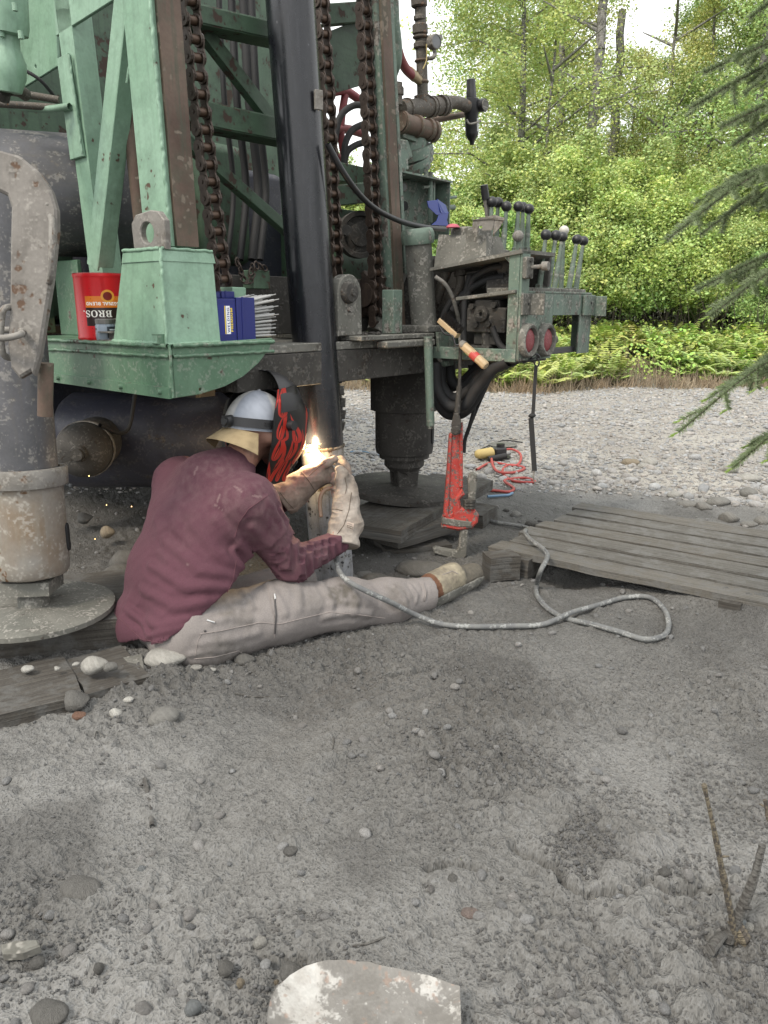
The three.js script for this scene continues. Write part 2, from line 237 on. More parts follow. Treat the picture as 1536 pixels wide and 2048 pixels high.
{
  const zs = []; for (let d = -1.2; d < 0.72; d += 0.08) zs.push(-d); for (let d = 0.75; d < 330;) { zs.push(-d); d += Math.max(0.005, d * d * 0.00115); }
  const xs = [0]; for (let x = 0; x < 330;) { x += x < 1.15 ? 0.0062 : x < 2.2 ? 0.011 : 0.03 * (x - 1.2) ** 1.5 + 0.01; xs.push(x); xs.unshift(-x); }
  const nx = xs.length, nz = zs.length, P = new Float32Array(nx * nz * 3), Cc = new Float32Array(nx * nz * 3), UV = new Float32Array(nx * nz * 2), ix = new Uint32Array((nx - 1) * (nz - 1) * 6);
  let k = 0;
  for (let j = 0; j < nz; j++) for (let i = 0; i < nx; i++, k++) {
    const x = xs[i], z = zs[j], d = -z, near = d < 7 && Math.abs(x) < 4;
    P[k * 3] = x; P[k * 3 + 1] = groundH(x, z, near); P[k * 3 + 2] = z; UV[k * 2] = x; UV[k * 2 + 1] = z;
    const road = sstep(roadEdge(x) - 0.3, roadEdge(x) + 0.2, d + 0.25 * fbm2(x * 5, z * 5, 2, 88)), bank = sstep(-0.2, 0.6, d - bankEdge(x) + 0.7 * fbm2(x * 2.2, z * 2.2, 3, 89));
    const pale = clamp(0.5 + 1.1 * fbm2(x * 1.6, z * 1.6, 4, 15)), damp = sstep(0.1, 0.5, fbm2(x * 3 + 9, z * 3, 4, 16));
    let c = lerp3([0.185, 0.183, 0.176], [0.3, 0.299, 0.292], pale); c = lerp3(c, [0.115, 0.113, 0.109], 0.65 * damp);
    if (d < 5 && Math.abs(x) < 2.5) for (const [cx, cz, r] of CRUMB) c = lerp3(c, [0.14, 0.136, 0.128], 0.7 * Math.exp(-((x - cx) ** 2 + (z - cz) ** 2) / (r * r * 0.8)) * (0.5 + 0.5 * clamp(0.5 + fbm2(x * 9, z * 9, 2, 90))));
    const u = toRig(V(x, 0, z)), nearRig = sstep(-2.2, -0.2, -Math.hypot(u.x - 1.0, (u.z + 0.7) * 0.8)) * 0.85; c = lerp3(c, [0.1, 0.096, 0.09], nearRig * (0.6 + 0.4 * pale)); // ground colour darker towards the rig
    c = lerp3(c, lerp3([0.38, 0.36, 0.33], [0.5, 0.48, 0.44], pale), road);
    c = lerp3(c, lerp3([0.24, 0.22, 0.16], [0.12, 0.16, 0.06], pale), bank);
    const gt = TONE * mix(0.82, 1, Math.max(road, bank)); Cc.set([c[0] * gt, c[1] * gt, c[2] * gt], k * 3);
  }
  for (const [bx, bz, r, hh] of BURIED) for (let j = 0; j < nz; j++) { const dz = zs[j] - bz; if (Math.abs(dz) > r * 1.6) continue; for (let i = 0; i < nx; i++) { const dx = xs[i] - bx; if (Math.abs(dx) > r * 1.6) continue; const q = (dx * dx * 0.7 + dz * dz + 0.5 * dx * dz) / (r * r); if (q < 1) { const q2 = (j * nx + i) * 3; P[q2 + 1] += hh * Math.sqrt(1 - q); } } }
  let q = 0; for (let j = 0; j + 1 < nz; j++) for (let i = 0; i + 1 < nx; i++) { const a = j * nx + i, b = a + 1, c = a + nx, d = c + 1; ix.set([a, b, c, b, d, c], q); q += 6; }
  const g = new THREE.BufferGeometry(); g.setAttribute('position', new THREE.BufferAttribute(P, 3)); g.setAttribute('uv', new THREE.BufferAttribute(UV, 2)); g.setAttribute('color', new THREE.BufferAttribute(Cc, 3)); g.setIndex(new THREE.BufferAttribute(ix, 1)); g.computeVertexNormals();
  const T0 = tileNoise(1024, 16, 6, 201), T1 = tileNoise(1024, 128, 3, 203), T2 = tileNoise(1024, 256, 2, 207);
  const col = dataTex(1024, (k2) => { let v = 0.72 + 0.3 * T0[k2] + 0.55 * (T1[k2] - 0.5) + 0.5 * (T2[k2] - 0.5); if (T2[k2] > 0.8) v += 0.45; if (T2[k2] < 0.22) v -= 0.2; return [v, v * 0.99, v * 0.965]; }, true);
  const bmp = dataTex(1024, (k2) => 0.4 * T0[k2] + 0.35 * T1[k2] + 0.35 * T2[k2]);
  for (const t of [col, bmp]) t.repeat.set(1 / 0.83, 1 / 0.83);
  const m = new THREE.Mesh(g, new THREE.MeshStandardMaterial({ vertexColors: true, map: col, bumpMap: bmp, bumpScale: 0.012, roughness: 0.95 }));
  m.name = 'ground'; m.receiveShadow = m.castShadow = true; kind(m, 'structure'); scene.add(m);
}
// ---------- stones ----------
function stoneGeo(seed, det = 3, ang = 0) {
  const g = mergeVertices(strip(new THREE.IcosahedronGeometry(1, det)).deleteAttribute('normal').deleteAttribute('uv')), p = g.attributes.position, r = rng(seed), o = [r() * 50, r() * 50, r() * 50], cuts = [];
  for (let i = 0; i < ang; i++) cuts.push(V(r() - 0.5, r() - 0.5, r() - 0.5).normalize());
  for (let i = 0; i < p.count; i++) { const v = V().fromBufferAttribute(p, i); let k = 1 + 0.16 * noise3(v.x * 1.3 + o[0], v.y * 1.3 + o[1], v.z * 1.3 + o[2]) + 0.05 * fbm(v.x * 4 + o[1], v.y * 4, v.z * 4 + o[0], 2); v.multiplyScalar(k); for (const c of cuts) { const e = v.dot(c) - 0.66; if (e > 0) v.addScaledVector(c, -e * 0.92); } p.setXYZ(i, v.x, v.y, v.z); }
  g.computeVertexNormals(); const uv = new Float32Array(p.count * 2); for (let i = 0; i < p.count; i++) { uv[i * 2] = p.getX(i) * 0.2 + p.getY(i) * 0.1; uv[i * 2 + 1] = p.getZ(i) * 0.2 + p.getY(i) * 0.1; } g.setAttribute('uv', new THREE.BufferAttribute(uv, 2)); return g;
}
const stoneTex = dataTex(256, (k, i, j) => { const q = (j * 2) * 512 + i * 2; const v = 0.62 + 0.5 * N512[1][q] + 0.35 * (N512[3][q] - 0.5); return [v, v * 0.99, v * 0.97]; }, true);
const stoneBump = dataTex(256, (k, i, j) => N512[2][(j * 2) * 512 + i * 2]); stoneTex.repeat.set(3, 3); stoneBump.repeat.set(6, 6);
const stoneMat = (r, g, b) => new THREE.MeshStandardMaterial({ color: new THREE.Color().setRGB(r * TONE, g * TONE, b * TONE), map: stoneTex, bumpMap: stoneBump, bumpScale: 0.003, roughness: 0.85 });
function scatter(name, geo, mat, n, seed, place, colour) {
  const m = new THREE.InstancedMesh(geo, mat, n), r = rng(seed), o = new THREE.Object3D(); let k = 0;
  for (let i = 0; i < n; i++) { const t = place(r, o); if (t === false) continue; o.updateMatrix(); m.setMatrixAt(k, o.matrix); if (colour) m.setColorAt(k, colour(r)); k++; }
  m.count = k; m.name = numbered(name); m.castShadow = m.receiveShadow = true; kind(m, 'stuff'); scene.add(m); return m;
}
const grey = (r, lo, hi, warm = 0.06) => { const v = TONE * mix(lo, hi, r() * r() * 0.6 + r() * 0.4), w = (r() - 0.35) * warm; return new THREE.Color().setRGB(v * (1 + w), v, v * (1 - w)); };
const white = new THREE.MeshStandardMaterial({ color: 0xffffff, map: stoneTex, bumpMap: stoneBump, bumpScale: 0.002, roughness: 0.9 });
for (let v = 0; v < 4; v++) { // loose gravel of the road, two sizes
  const g = stoneGeo(300 + v, 1, v * 2);
  tag(scatter('road_gravel', g, white, 24000, 900 + v, (r, o) => { const d = 4.2 + 6.6 * r() ** 1.25, x = (r() - 0.42) * 1.25 * (d + 1); if (d < roadEdge(x) - 0.35 * r() || d > bankEdge(x) + 0.2) return false; const s = (0.003 + 0.014 * r() ** 4) * (d > 7 ? 1.35 : 1); o.position.set(x, groundH(x, -d, false) + s * 0.15, -d); o.scale.set(s * (0.9 + r() * 0.6), s * (0.5 + r() * 0.4), s * (0.8 + r() * 0.4)); o.rotation.set((r() - 0.5) * 0.6, r() * 6.28, (r() - 0.5) * 0.6); }, (r) => grey(r, 0.3, 0.66, 0.14)), 'pale loose gravel covering the road behind the rig', 'gravel');
}
for (let v = 0; v < 3; v++) {
  const g = stoneGeo(320 + v, 1, v * 2);
  tag(scatter('cobble_gravel', g, white, 600, 930 + v, (r, o) => { const d = 4.1 + 4 * r() ** 2, x = (r() - 0.3) * 1.2 * (d + 1); if (d < roadEdge(x) - 0.2 || (r() < 0.5 && x < 0.9) || d > 10) return false; const s = 0.012 + 0.03 * r() ** 3; o.position.set(x, groundH(x, -d, false) + s * 0.2, -d); o.scale.set(s * (0.9 + r() * 0.6), s * (0.5 + r() * 0.3), s * (0.8 + r() * 0.4)); o.rotation.set((r() - 0.5) * 0.5, r() * 6.28, (r() - 0.5) * 0.5); }, (r) => grey(r, 0.3, 0.62, 0.1)), 'rounded grey cobbles thrown along the road edge', 'cobbles');
}
for (let v = 0; v < 3; v++) { // crumbs of dried mud, denser where the mud is churned
  const g = stoneGeo(340 + v, 1, 5);
  tag(scatter('mud_crumbs', g, white, 9000, 950 + v, (r, o) => { let d, x; if (r() < 0.72) { const c = CRUMB[Math.floor(r() * CRUMB.length)], a = r() * 6.28, q = c[2] * 1.3 * Math.sqrt(r()); x = c[0] + q * Math.cos(a); d = -c[1] + q * Math.sin(a); } else { d = 0.85 + 3.6 * r() ** 1.4; x = (r() - 0.5) * 1.4 * (d + 0.35); } const s = 0.0011 + 0.0036 * r() ** 4; o.position.set(x, groundH(x, -d) + s * 0.3, -d); o.scale.set(s * (0.8 + r() * 0.5), s * (0.7 + r() * 0.4), s * (0.8 + r() * 0.5)); o.rotation.set(r() * 6, r() * 6, r() * 6); }, (r) => grey(r, 0.18, 0.29, 0.05)), 'dark crumbs of drying mud over the work area', 'mud crumbs');
}
tag(scatter('pebbles', stoneGeo(360, 1, 0), white, 4200, 970, (r, o) => { const d = 0.85 + 4.2 * r() ** 1.2, x = (r() - 0.5) * 1.4 * (d + 0.35); const s = 0.0016 + 0.011 * r() ** 6; o.position.set(x, groundH(x, -d) + s * 0.25, -d); o.scale.set(s * 1.3, s * 0.8, s); o.rotation.set((r() - 0.5), r() * 6, (r() - 0.5)); }, (r) => grey(r, 0.16, 0.42)), 'small pale pebbles strewn over the mud', 'pebbles');
// single stones that can be told apart: px, py (foot), width px, height/width, colour, label
const STG = [0, 1, 2, 3, 4, 5].map((i) => stoneGeo(400 + i, 3, i > 3 ? 7 : i === 3 ? 3 : 0));
const SM = { grit: stoneMat(0.1, 0.09, 0.08), pale: stoneMat(0.4, 0.39, 0.36), grey: stoneMat(0.22, 0.215, 0.2), dirt: stoneMat(0.135, 0.131, 0.122), blue: stoneMat(0.22, 0.235, 0.24), brown: stoneMat(0.22, 0.12, 0.08), tan: stoneMat(0.3, 0.25, 0.18), white: stoneMat(0.6, 0.59, 0.55), pink: stoneMat(0.24, 0.19, 0.17) };
const STONES = [
  [332, 1342, 84, 0.42, 'pale', 0, 'long smooth stone, half mud and half white, behind the seated welder'], [190, 1380, 54, 0.62, 'pale', 1, 'round cream stone on the end of the low plank'], [224, 1382, 28, 0.7, 'grey', 2, 'small grey stone beside the round cream stone'],
  [152, 1425, 64, 0.75, 'dirt', 4, 'angular mud-grey rock below the plank edge'], [157, 1441, 28, 0.6, 'brown', 0, 'small reddish brown stone below the plank'], [231, 1440, 30, 0.85, 'white', 4, 'chunky white stone beside the reddish stone'],
  [327, 1450, 66, 0.62, 'grey', 5, 'dark wet-looking fist-size stone with pale top, alone in the mud'], [58, 1376, 24, 0.6, 'white', 0, 'small white oval pebble on the low plank'], [118, 1376, 15, 0.7, 'white', 4, 'white chip on the low plank beside the oval pebble'], [156, 1368, 16, 0.5, 'white', 5, 'flat white chip on the low plank'],
  [487, 1325, 42, 0.55, 'dirt', 1, 'grey cobble under the welder thigh'], [603, 1352, 24, 0.5, 'grey', 2, 'small flat grey stone in front of the welder leg'], [580, 1900 - 190, 30, 0.5, 'dirt', 1, 'muddy stone half sunk in the centre of the yard'],
  [520, 1898, 28, 0.9, 'pale', 2, 'upright pale pebble in the open mud'], [450, 1952, 42, 0.9, 'dirt', 4, 'muddy grey stone beside the dug patch'], [582, 1968, 52, 0.75, 'dirt', 1, 'olive grey cobble next to the shovel blade'], [386, 2040, 34, 1.0, 'blue', 2, 'blue grey pebble with white cap near the shovel'],
  [92, 2040, 76, 0.55, 'dirt', 0, 'large rounded mud-grey cobble sunk in the yard'], [195, 1945, 26, 1.0, 'dirt', 3, 'small brown-grey upright stone in the mud'], [73, 1935, 34, 0.8, 'dirt', 5, 'dark grey stone beside the flat slate'], [283, 1741, 20, 1.0, 'blue', 1, 'small round blue-grey pebble in the mud'],
  [155, 1790, 80, 0.5, 'dirt', 0, 'broad muddy cobble lying in a smear'], [480, 1985, 22, 1.1, 'tan', 3, 'little tan stone in the dug patch beside the shovel'], [553, 1972, 14, 1, 'tan', 4, 'tiny tan chip beside the olive cobble'],
  [728, 1158, 34, 0.5, 'grey', 0, 'smooth grey stone behind the welder knee'], [748, 1172, 60, 0.5, 'dirt', 2, 'mud-coated cobble behind the welder shin'], [700, 1162, 30, 0.5, 'grey', 1, 'small grey stone at the foot of the casing'],
  [840, 1150, 95, 0.3, 'dirt', 0, 'broad muddy stone beside the wrench jaw'], [1032, 1028, 26, 0.6, 'grey', 1, 'smooth grey egg-shaped stone near the pallet corner'], [1012, 1020, 14, 0.7, 'dirt', 2, 'small stone beside the egg-shaped stone'], [1064, 1052, 26, 0.6, 'dirt', 0, 'dark oval stone at the pallet corner'],
  [1460, 1040, 44, 0.6, 'grey', 4, 'blocky grey rock at the far side of the pallet'], [1500, 1052, 32, 0.4, 'grey', 0, 'flat grey stone beside the blocky rock'], [1528, 1048, 36, 0.6, 'grey', 1, 'round grey stone beyond the flat stone'], [1410, 1015, 40, 0.5, 'grey', 4, 'pale grey rock at the gravel edge'], [1380, 1008, 44, 0.35, 'grey', 0, 'long flat stone at the gravel edge'],
  [1300, 930, 36, 0.6, 'pale', 1, 'pale round cobble standing out of the road gravel'], [1262, 930, 34, 0.5, 'tan', 0, 'brownish cobble on the road gravel'], [1288, 938, 28, 0.4, 'pale', 2, 'flat pale cobble on the road gravel'], [1460, 945, 40, 0.5, 'pale', 3, 'pale cobble under the spruce bough'],
  [1500, 1855, 24, 0.8, 'pale', 1, 'white pebble caught behind the cut sticks'], [1480, 1850, 40, 0.7, 'blue', 5, 'blue-grey stone behind the cut sticks'], [940, 1828, 34, 0.5, 'pink', 0, 'dull pink stone pressed into the mud'], [905, 1770, 30, 0.6, 'dirt', 1, 'half-sunk stone with a crack round it'], [1330, 1755, 26, 0.6, 'dirt', 2, 'muddy stone in the crack at the right'],
  [250, 1130, 70, 0.7, 'dirt', 2, 'muddy rock under the rig beside the foot plate'], [215, 1090, 30, 0.8, 'tan', 1, 'brown cobble under the rig'], [235, 1150, 60, 0.6, 'dirt', 5, 'cracked dirt clod beside the jack foot plate'], [170, 1060, 40, 0.6, 'dirt', 4, 'dark rubble stone beneath the rig'],
  [1440, 1006, 50, 0.4, 'grey', 2, 'wide grey cobble among the edge stones'], [1500, 990, 40, 0.5, 'grey', 1, 'grey cobble below the spruce bough tip'], [1350, 990, 30, 0.5, 'pale', 0, 'pale cobble behind the pallet'], [1500, 960, 46, 0.4, 'pale', 2, 'broad pale cobble at the road edge by the spruce'], [425, 1345, 16, 0.6, 'white', 4, 'small white chip beside the welder seat'], [392, 1348, 22, 0.5, 'pale', 0, 'little oval pebble beside the long white stone'], [258, 1415, 22, 0.6, 'white', 5, 'white chip above the dark fist-size stone'],
];
for (const [px, py, w, asp, c, v, label] of STONES) {
  const p = onY(px, py), zc = -p.z * Math.cos(PITCH) + EYE * Math.sin(PITCH), s = w * zc / FOCAL / 2, m = new THREE.Mesh(STG[v], SM[c]); m.name = numbered('stone');
  m.scale.set(s * 0.97, s * asp * 1.02, s * 0.8); m.rotation.y = (v * 2.1 + px) % 0.9 - 0.45; m.position.set(p.x, groundH(p.x, p.z) + s * asp * (asp > 0.7 ? 0.6 : 0.42) + (py < 1385 && px < 235 ? 0.05 : 0), p.z - s * 0.3); m.castShadow = m.receiveShadow = true; tag(m, label, 'stone', 'single stones lying about the work area'); scene.add(m);
}
// ---------- the drill rig: a truck tail with mast, chains, jacks and control stand ----------
function hexa(b, t) { // solid between two quads, corners in the same order
  const q = [], f = (a, c, d, e) => { for (const v of [a, c, d, a, d, e]) q.push(v.x, v.y, v.z); };
  f(b[3], b[2], b[1], b[0]); f(t[0], t[1], t[2], t[3]); for (let i = 0; i < 4; i++) { const j = (i + 1) % 4; f(b[i], b[j], t[j], t[i]); }
  const g = new THREE.BufferGeometry(); g.setAttribute('position', new THREE.Float32BufferAttribute(q, 3)); boxUV(g); g.computeVertexNormals(); return g;
}
const rig = thing('drill_rig', 'green truck-mounted water well drill rig with steel casing in its mast', 'drill rig', RO, RT);
const part = (n, g, m, p = rig) => obj(n, g, m, p);
const DT = 0.97; // deck height
const wobble = (n, r, seed, a) => { const q = rng(seed); return Array.from({ length: n }, () => (q() - 0.5) * a); };
// weld bead: a lumpy tube
function bead(a, b, r = 0.006, seed = 1) { const n = Math.max(4, Math.round(a.distanceTo(b) / 0.012)), q = rng(seed), pts = []; for (let i = 0; i <= n; i++) pts.push(a.clone().lerp(b, i / n).add(V((q() - 0.5) * 0.003, (q() - 0.5) * 0.003, (q() - 0.5) * 0.003))); return hose(pts, r, n * 2, 6); }
const boltAt = (p, n, r = 0.011, h = 0.012) => hexnut(r, h).applyQuaternion(new THREE.Quaternion().setFromUnitVectors(V(0, 1, 0), n)).translate(p.x, p.y, p.z);
{ // rear platform, left wing
  const k = (px, py) => rz(px, py, 0);
  const out = [k(340, 798), k(400, 789), k(450, 773), k(487, 753), k(517, 727), k(540, 697), k(545, 676), k(340, 690)];
  const w = part('platform_wing', [plate(out.map((p) => V(p.x, p.y, 0)), 0.012, 0.002, [[...Array(10)].map((_, i) => { const c = k(401, 779); return V(c.x + 0.005 * Math.cos(i * 0.628), c.y + 0.005 * Math.sin(i * 0.628), 0); })], V(0, 0, 1)),
    boxMM(0.004, out[6].x, DT - 0.012, DT, -0.98, -0.002, 0.003)], M.deck);
  part('rim', [bead(V(0.01, DT - 0.004, 0.004), V(out[6].x, DT - 0.004, 0.004), 0.007, 2), bead(V(0.01, DT - 0.034, 0.003), V(out[6].x, DT - 0.036, 0.003), 0.006, 3)], M.deck, w);
  const yb = k(340, 798).y + 0.004;
  const s = part('platform_side', [hexa([V(0, yb, 0), V(0.012, yb, 0), V(0.012, yb + 0.02, -1.25), V(0, yb + 0.02, -1.25)], [V(0, DT - 0.001, 0), V(0.012, DT - 0.001, 0), V(0.012, DT - 0.001, -1.25), V(0, DT - 0.001, -1.25)]),
    hexa([V(-0.012, yb - 0.004, 0.002), V(0.0, yb - 0.004, 0.002), V(0.0, yb + 0.012, -1.2), V(-0.012, yb + 0.012, -1.2)], [V(-0.012, yb + 0.028, 0.002), V(0.0, yb + 0.028, 0.002), V(0.0, yb + 0.044, -1.2), V(-0.012, yb + 0.044, -1.2)])], M.deck);
  part('rim', [bead(V(-0.004, DT - 0.004, 0), V(-0.004, DT - 0.004, -1.1), 0.007, 5), bead(V(-0.003, DT - 0.034, 0), V(-0.003, DT - 0.036, -1.1), 0.006, 6), bead(V(0, yb, 0.003), V(0, DT, 0.003), 0.005, 7)], M.deck, s);
  [320, 243, 180, 120].forEach((px, i) => { const p = rx(px, 783 + i * 0.5, -0.012); part('bolt', rod(V(-0.012, yb + 0.014 - p.z * 0.013, p.z), V(-0.022, yb + 0.014 - p.z * 0.013, p.z), 0.009, 0.006, 10), M.deck, s); });
  // small square tubes welded on the deck
  for (const [a, b, z] of [[315, 408, -0.03]]) { const p = rz(a, 665, z), q = rz(b, 662, z); part('socket_tube', [boxMM(p.x, q.x, DT + 0.001, DT + 0.004, z - 0.03, z), boxMM(p.x, q.x, DT + 0.026, DT + 0.03, z - 0.03, z), boxMM(p.x, q.x, DT + 0.004, DT + 0.026, z - 0.004, z)], M.deck); }
  { const p = rx(197, 680, 0.02), q = rx(226, 680, 0.02); part('socket_tube', [boxMM(0.02, 0.05, DT + 0.001, DT + 0.004, p.z, q.z), boxMM(0.02, 0.05, DT + 0.026, DT + 0.03, p.z, q.z), boxMM(0.046, 0.05, DT + 0.004, DT + 0.026, p.z, q.z)], M.steel); }
}
{ // mast foot pedestal with lifting lug
  const zB = -0.025, xB = 0.012, b = [V(xB, DT, zB), V(rz(440, 668, zB).x, DT, zB), V(rz(440, 668, zB).x, DT, -0.34), V(xB, DT, rx(227, 684, xB).z)];
  b[2].z = b[3].z;
  const zT = -0.05, xT = 0.03, yT = rz(333, 497, zT).y, t = [V(xT, yT, zT), V(rz(424, 500, zT).x, yT, zT), V(rz(424, 500, zT).x, yT, -0.3), V(xT, yT, rx(248, 515, xT).z)];
  t[2].z = t[3].z;
  const p = part('mast_pedestal', hexa(b, t), M.green);
  const lift = (v, d) => v.clone().add(V(0, d, 0));
  part('weld_seam', [bead(t[0], t[1], 0.005, 11), bead(t[0], t[3], 0.006, 12), bead(b[0], t[0], 0.006, 13), bead(b[0], b[1], 0.006, 14), bead(b[0], b[3], 0.008, 15)], M.green, p);
  part('collar_band', hexa([lift(t[0], -0.035), lift(t[1], -0.035), lift(t[2], -0.035), lift(t[3], -0.035)].map((v, i) => v.add(V([-0.006, 0.006, 0.006, -0.006][i], 0, [0.006, 0.006, -0.006, -0.006][i]))), [t[0], t[1], t[2], t[3]].map((v, i) => lift(v, -0.006).add(V([-0.002, 0.002, 0.002, -0.002][i], 0, [0.002, 0.002, -0.002, -0.002][i])))), M.green, p);
  const xl = 0.04, q = (px, py) => { const r = rx(px, py, xl); return V(xl, Math.max(r.y, yT - 0.002), r.z); };
  const o = [q(331, 503), q(328, 440), q(315, 422), q(300, 420), q(270, 430), q(262, 447), q(268, 503)], c = rx(294, 470, xl);
  part('lifting_lug', plate(o, 0.022, 0.003, [[...Array(20)].map((_, i) => V(xl, c.y + 0.006 + 0.03 * Math.sin(i * 0.314), c.z + 0.033 * Math.cos(i * 0.314)))], V(-1, 0, 0)), M.steel);
}
{ // mast posts
  const post = (lo, hi, w, dd, z, name, m, m2) => { // lo/hi: px,py of the near-left edge at its foot and its head
    const a = rz(lo[0], lo[1], z), b0 = rz(hi[0], hi[1], z), b = b0.clone().add(b0.clone().sub(a).multiplyScalar(0.35));
    const o = part(name, hexa([a, a.clone().add(V(w, 0, 0)), a.clone().add(V(w, 0, -dd)), a.clone().add(V(0, 0, -dd))], [b, b.clone().add(V(w, 0, 0)), b.clone().add(V(w, 0, -dd)), b.clone().add(V(0, 0, -dd))]), m);
    part('wear_rail', hexa([a.clone().add(V(0.016, 0.001, 0.012)), a.clone().add(V(w - 0.001, 0.001, 0.012)), a.clone().add(V(w - 0.001, 0.001, 0)), a.clone().add(V(0.016, 0.001, 0))], [b.clone().add(V(0.016, -0.001, 0.012)), b.clone().add(V(w - 0.001, -0.001, 0.012)), b.clone().add(V(w - 0.001, -0.001, 0)), b.clone().add(V(0.016, -0.001, 0))]), m2, o);
    return [a, b];
  };
  const [a, b] = post([341, 492], [299, 0], 0.098, 0.13, -0.11, 'mast_post', M.green, M.rust);
  part('weld_seam', [bead(a.clone().add(V(0, 0, 0.002)), b.clone().add(V(0, 0, 0.002)), 0.006, 21)], M.green);
  const [c, d] = post([786, 654], [752, 0], 0.075, 0.05, -0.2, 'mast_post', M.ggreen, M.rust);
  part('post_strip', [bar(c.clone().add(V(0.085, 0.22, -0.03)), d.clone().add(V(0.088, 0, -0.03)), 0.02, 0.07, V(1, 0, 0))], M.ggreen);
  const k = rz(722, 600, -0.24), k2 = rz(700, 0, -0.24);
  // cross members and braces between the posts
  const beam = (p, q, z, h, dd, m = M.grimyShadeGreen, nm = 'cross_beam') => { const A = rz(...p, z), B = rz(...q, z); const g = part(nm, [bar(A, B, h, 0.008, V(0, 1, 0)), bar(A.clone().add(V(0, -h / 2, -dd / 2)), B.clone().add(V(0, -h / 2, -dd / 2)), 0.008, dd, V(0, 1, 0)), bar(A.clone().add(V(0, h / 2, -dd / 2)), B.clone().add(V(0, h / 2, -dd / 2)), 0.008, dd, V(0, 1, 0))], m); return g; };
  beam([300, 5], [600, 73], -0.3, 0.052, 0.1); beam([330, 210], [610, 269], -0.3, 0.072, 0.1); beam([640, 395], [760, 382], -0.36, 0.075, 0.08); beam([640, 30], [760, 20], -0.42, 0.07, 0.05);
  beam([355, 262], [600, 478], -0.37, 0.04, 0.035, M.grimyShadeGreen, 'brace'); beam([395, 40], [570, 268], -0.37, 0.05, 0.035, M.grimyShadeGreen, 'brace'); beam([330, 120], [400, 40], -0.4, 0.06, 0.03, M.grimyShadeGreen, 'brace');
  part('guide_plate', plate([rz(640, 70, -0.45), rz(640, 195, -0.45), rz(745, 165, -0.45), rz(745, 28, -0.45)], 0.01), M.grimyShadeGreen);
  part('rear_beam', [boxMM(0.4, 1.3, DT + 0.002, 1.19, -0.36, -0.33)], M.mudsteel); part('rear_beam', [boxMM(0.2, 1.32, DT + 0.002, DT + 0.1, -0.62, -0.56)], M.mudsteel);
  // dark hoses and a pipe inside the mast
  for (const [px, r, zz] of [[480, 0.016, -0.75], [505, 0.02, -0.7], [520, 0.014, -0.6], [455, 0.012, -0.85]]) part('hydraulic_hose', hose([rz(px, 520, zz), rz(px + 12, 380, zz - 0.05), rz(px - 6, 200, zz), rz(px - 14, 60, zz), rz(px - 22, -120, zz)], r, 40, 8), M.rubber);
  part('lift_pipe', rod(rz(286, 470, -0.42), rz(246, 100, -0.42), 0.026, 0.026, 18), M.rust);
}
{ // roller chains, 2 inch pitch, every link its own piece
  const p = 0.0508, fig8 = (r, wst) => { const pts = []; for (let s = 0; s < 2; s++) for (let i = 0; i <= 9; i++) { const a = s * Math.PI - 0.62 * Math.PI / 1 + i / 9 * 1.24 * Math.PI; pts.push([0, 0].map((_, q) => q ? (s ? -p / 2 : p / 2) + r * Math.cos(a - s * 0) * 0 : 0)); const cy = s ? -p / 2 : p / 2, t = -0.12 * Math.PI + i / 9 * 1.24 * Math.PI; pts[pts.length - 1] = s ? [-r * Math.cos(t), cy - r * Math.sin(t)] : [r * Math.cos(t), cy + r * Math.sin(t)]; } const o = []; pts.forEach((q, i) => { o.push(q); if (i === 9) o.push([-wst, 0]); if (i === 19) o.push([wst, 0]); }); return o; };
  const pl = (x) => prism(fig8(0.0215, 0.0155), 0.0064, 0.0012).rotateY(Math.PI / 2).translate(x, 0, 0);
  const pin = (x, y, r, L) => rod(V(x - L / 2, y, 0), V(x + L / 2, y, 0), r, r, 10);
  const outer = merged([pl(-0.0265), pl(0.0265), pin(0, p / 2, 0.0072, 0.064), pin(0, -p / 2, 0.0072, 0.064)]), inner = merged([pl(-0.0192), pl(0.0192)]), roll = merged([rod(V(-0.0155, 0, 0), V(0.0155, 0, 0), 0.0143, 0.0143, 14)]);
  const run = (pts, ph, label) => {
    const c = new THREE.CatmullRomCurve3(pts), L = c.getLength(), g = new THREE.Group(); g.name = 'roller_chain'; rig.add(g);
    for (let s = p / 2, i = ph; s < L; s += p, i++) { const u = s / L, o = c.getPointAt(u), t = c.getTangentAt(u), q = new THREE.Quaternion().setFromUnitVectors(V(0, 1, 0), t); const m = new THREE.Mesh(i % 2 ? inner : outer, M.chain); m.name = i % 2 ? 'inner_link' : 'outer_link'; m.position.copy(o); m.quaternion.copy(q); m.castShadow = m.receiveShadow = true; g.add(m); { const n = new THREE.Mesh(roll, M.roller); n.name = 'roller'; n.position.copy(o).addScaledVector(t, p / 2); n.quaternion.copy(q); n.castShadow = n.receiveShadow = true; g.add(n); } }
    return g;
  };
  run([rz(448, 590, -0.2), rz(428, 440, -0.2), rz(404, 250, -0.2), rz(386, 80, -0.2), rz(362, -140, -0.2)], 0);
  run([rz(672, 548, -0.3), rz(664, 400, -0.3), rz(654, 200, -0.3), rz(645, 60, -0.3), rz(634, -140, -0.3)], 1);
  run([rz(753, 645, -0.24), rz(751, 540, -0.24), rz(745, 400, -0.24), rz(736, 200, -0.24), rz(729, 60, -0.24), rz(718, -140, -0.24)], 0);
}
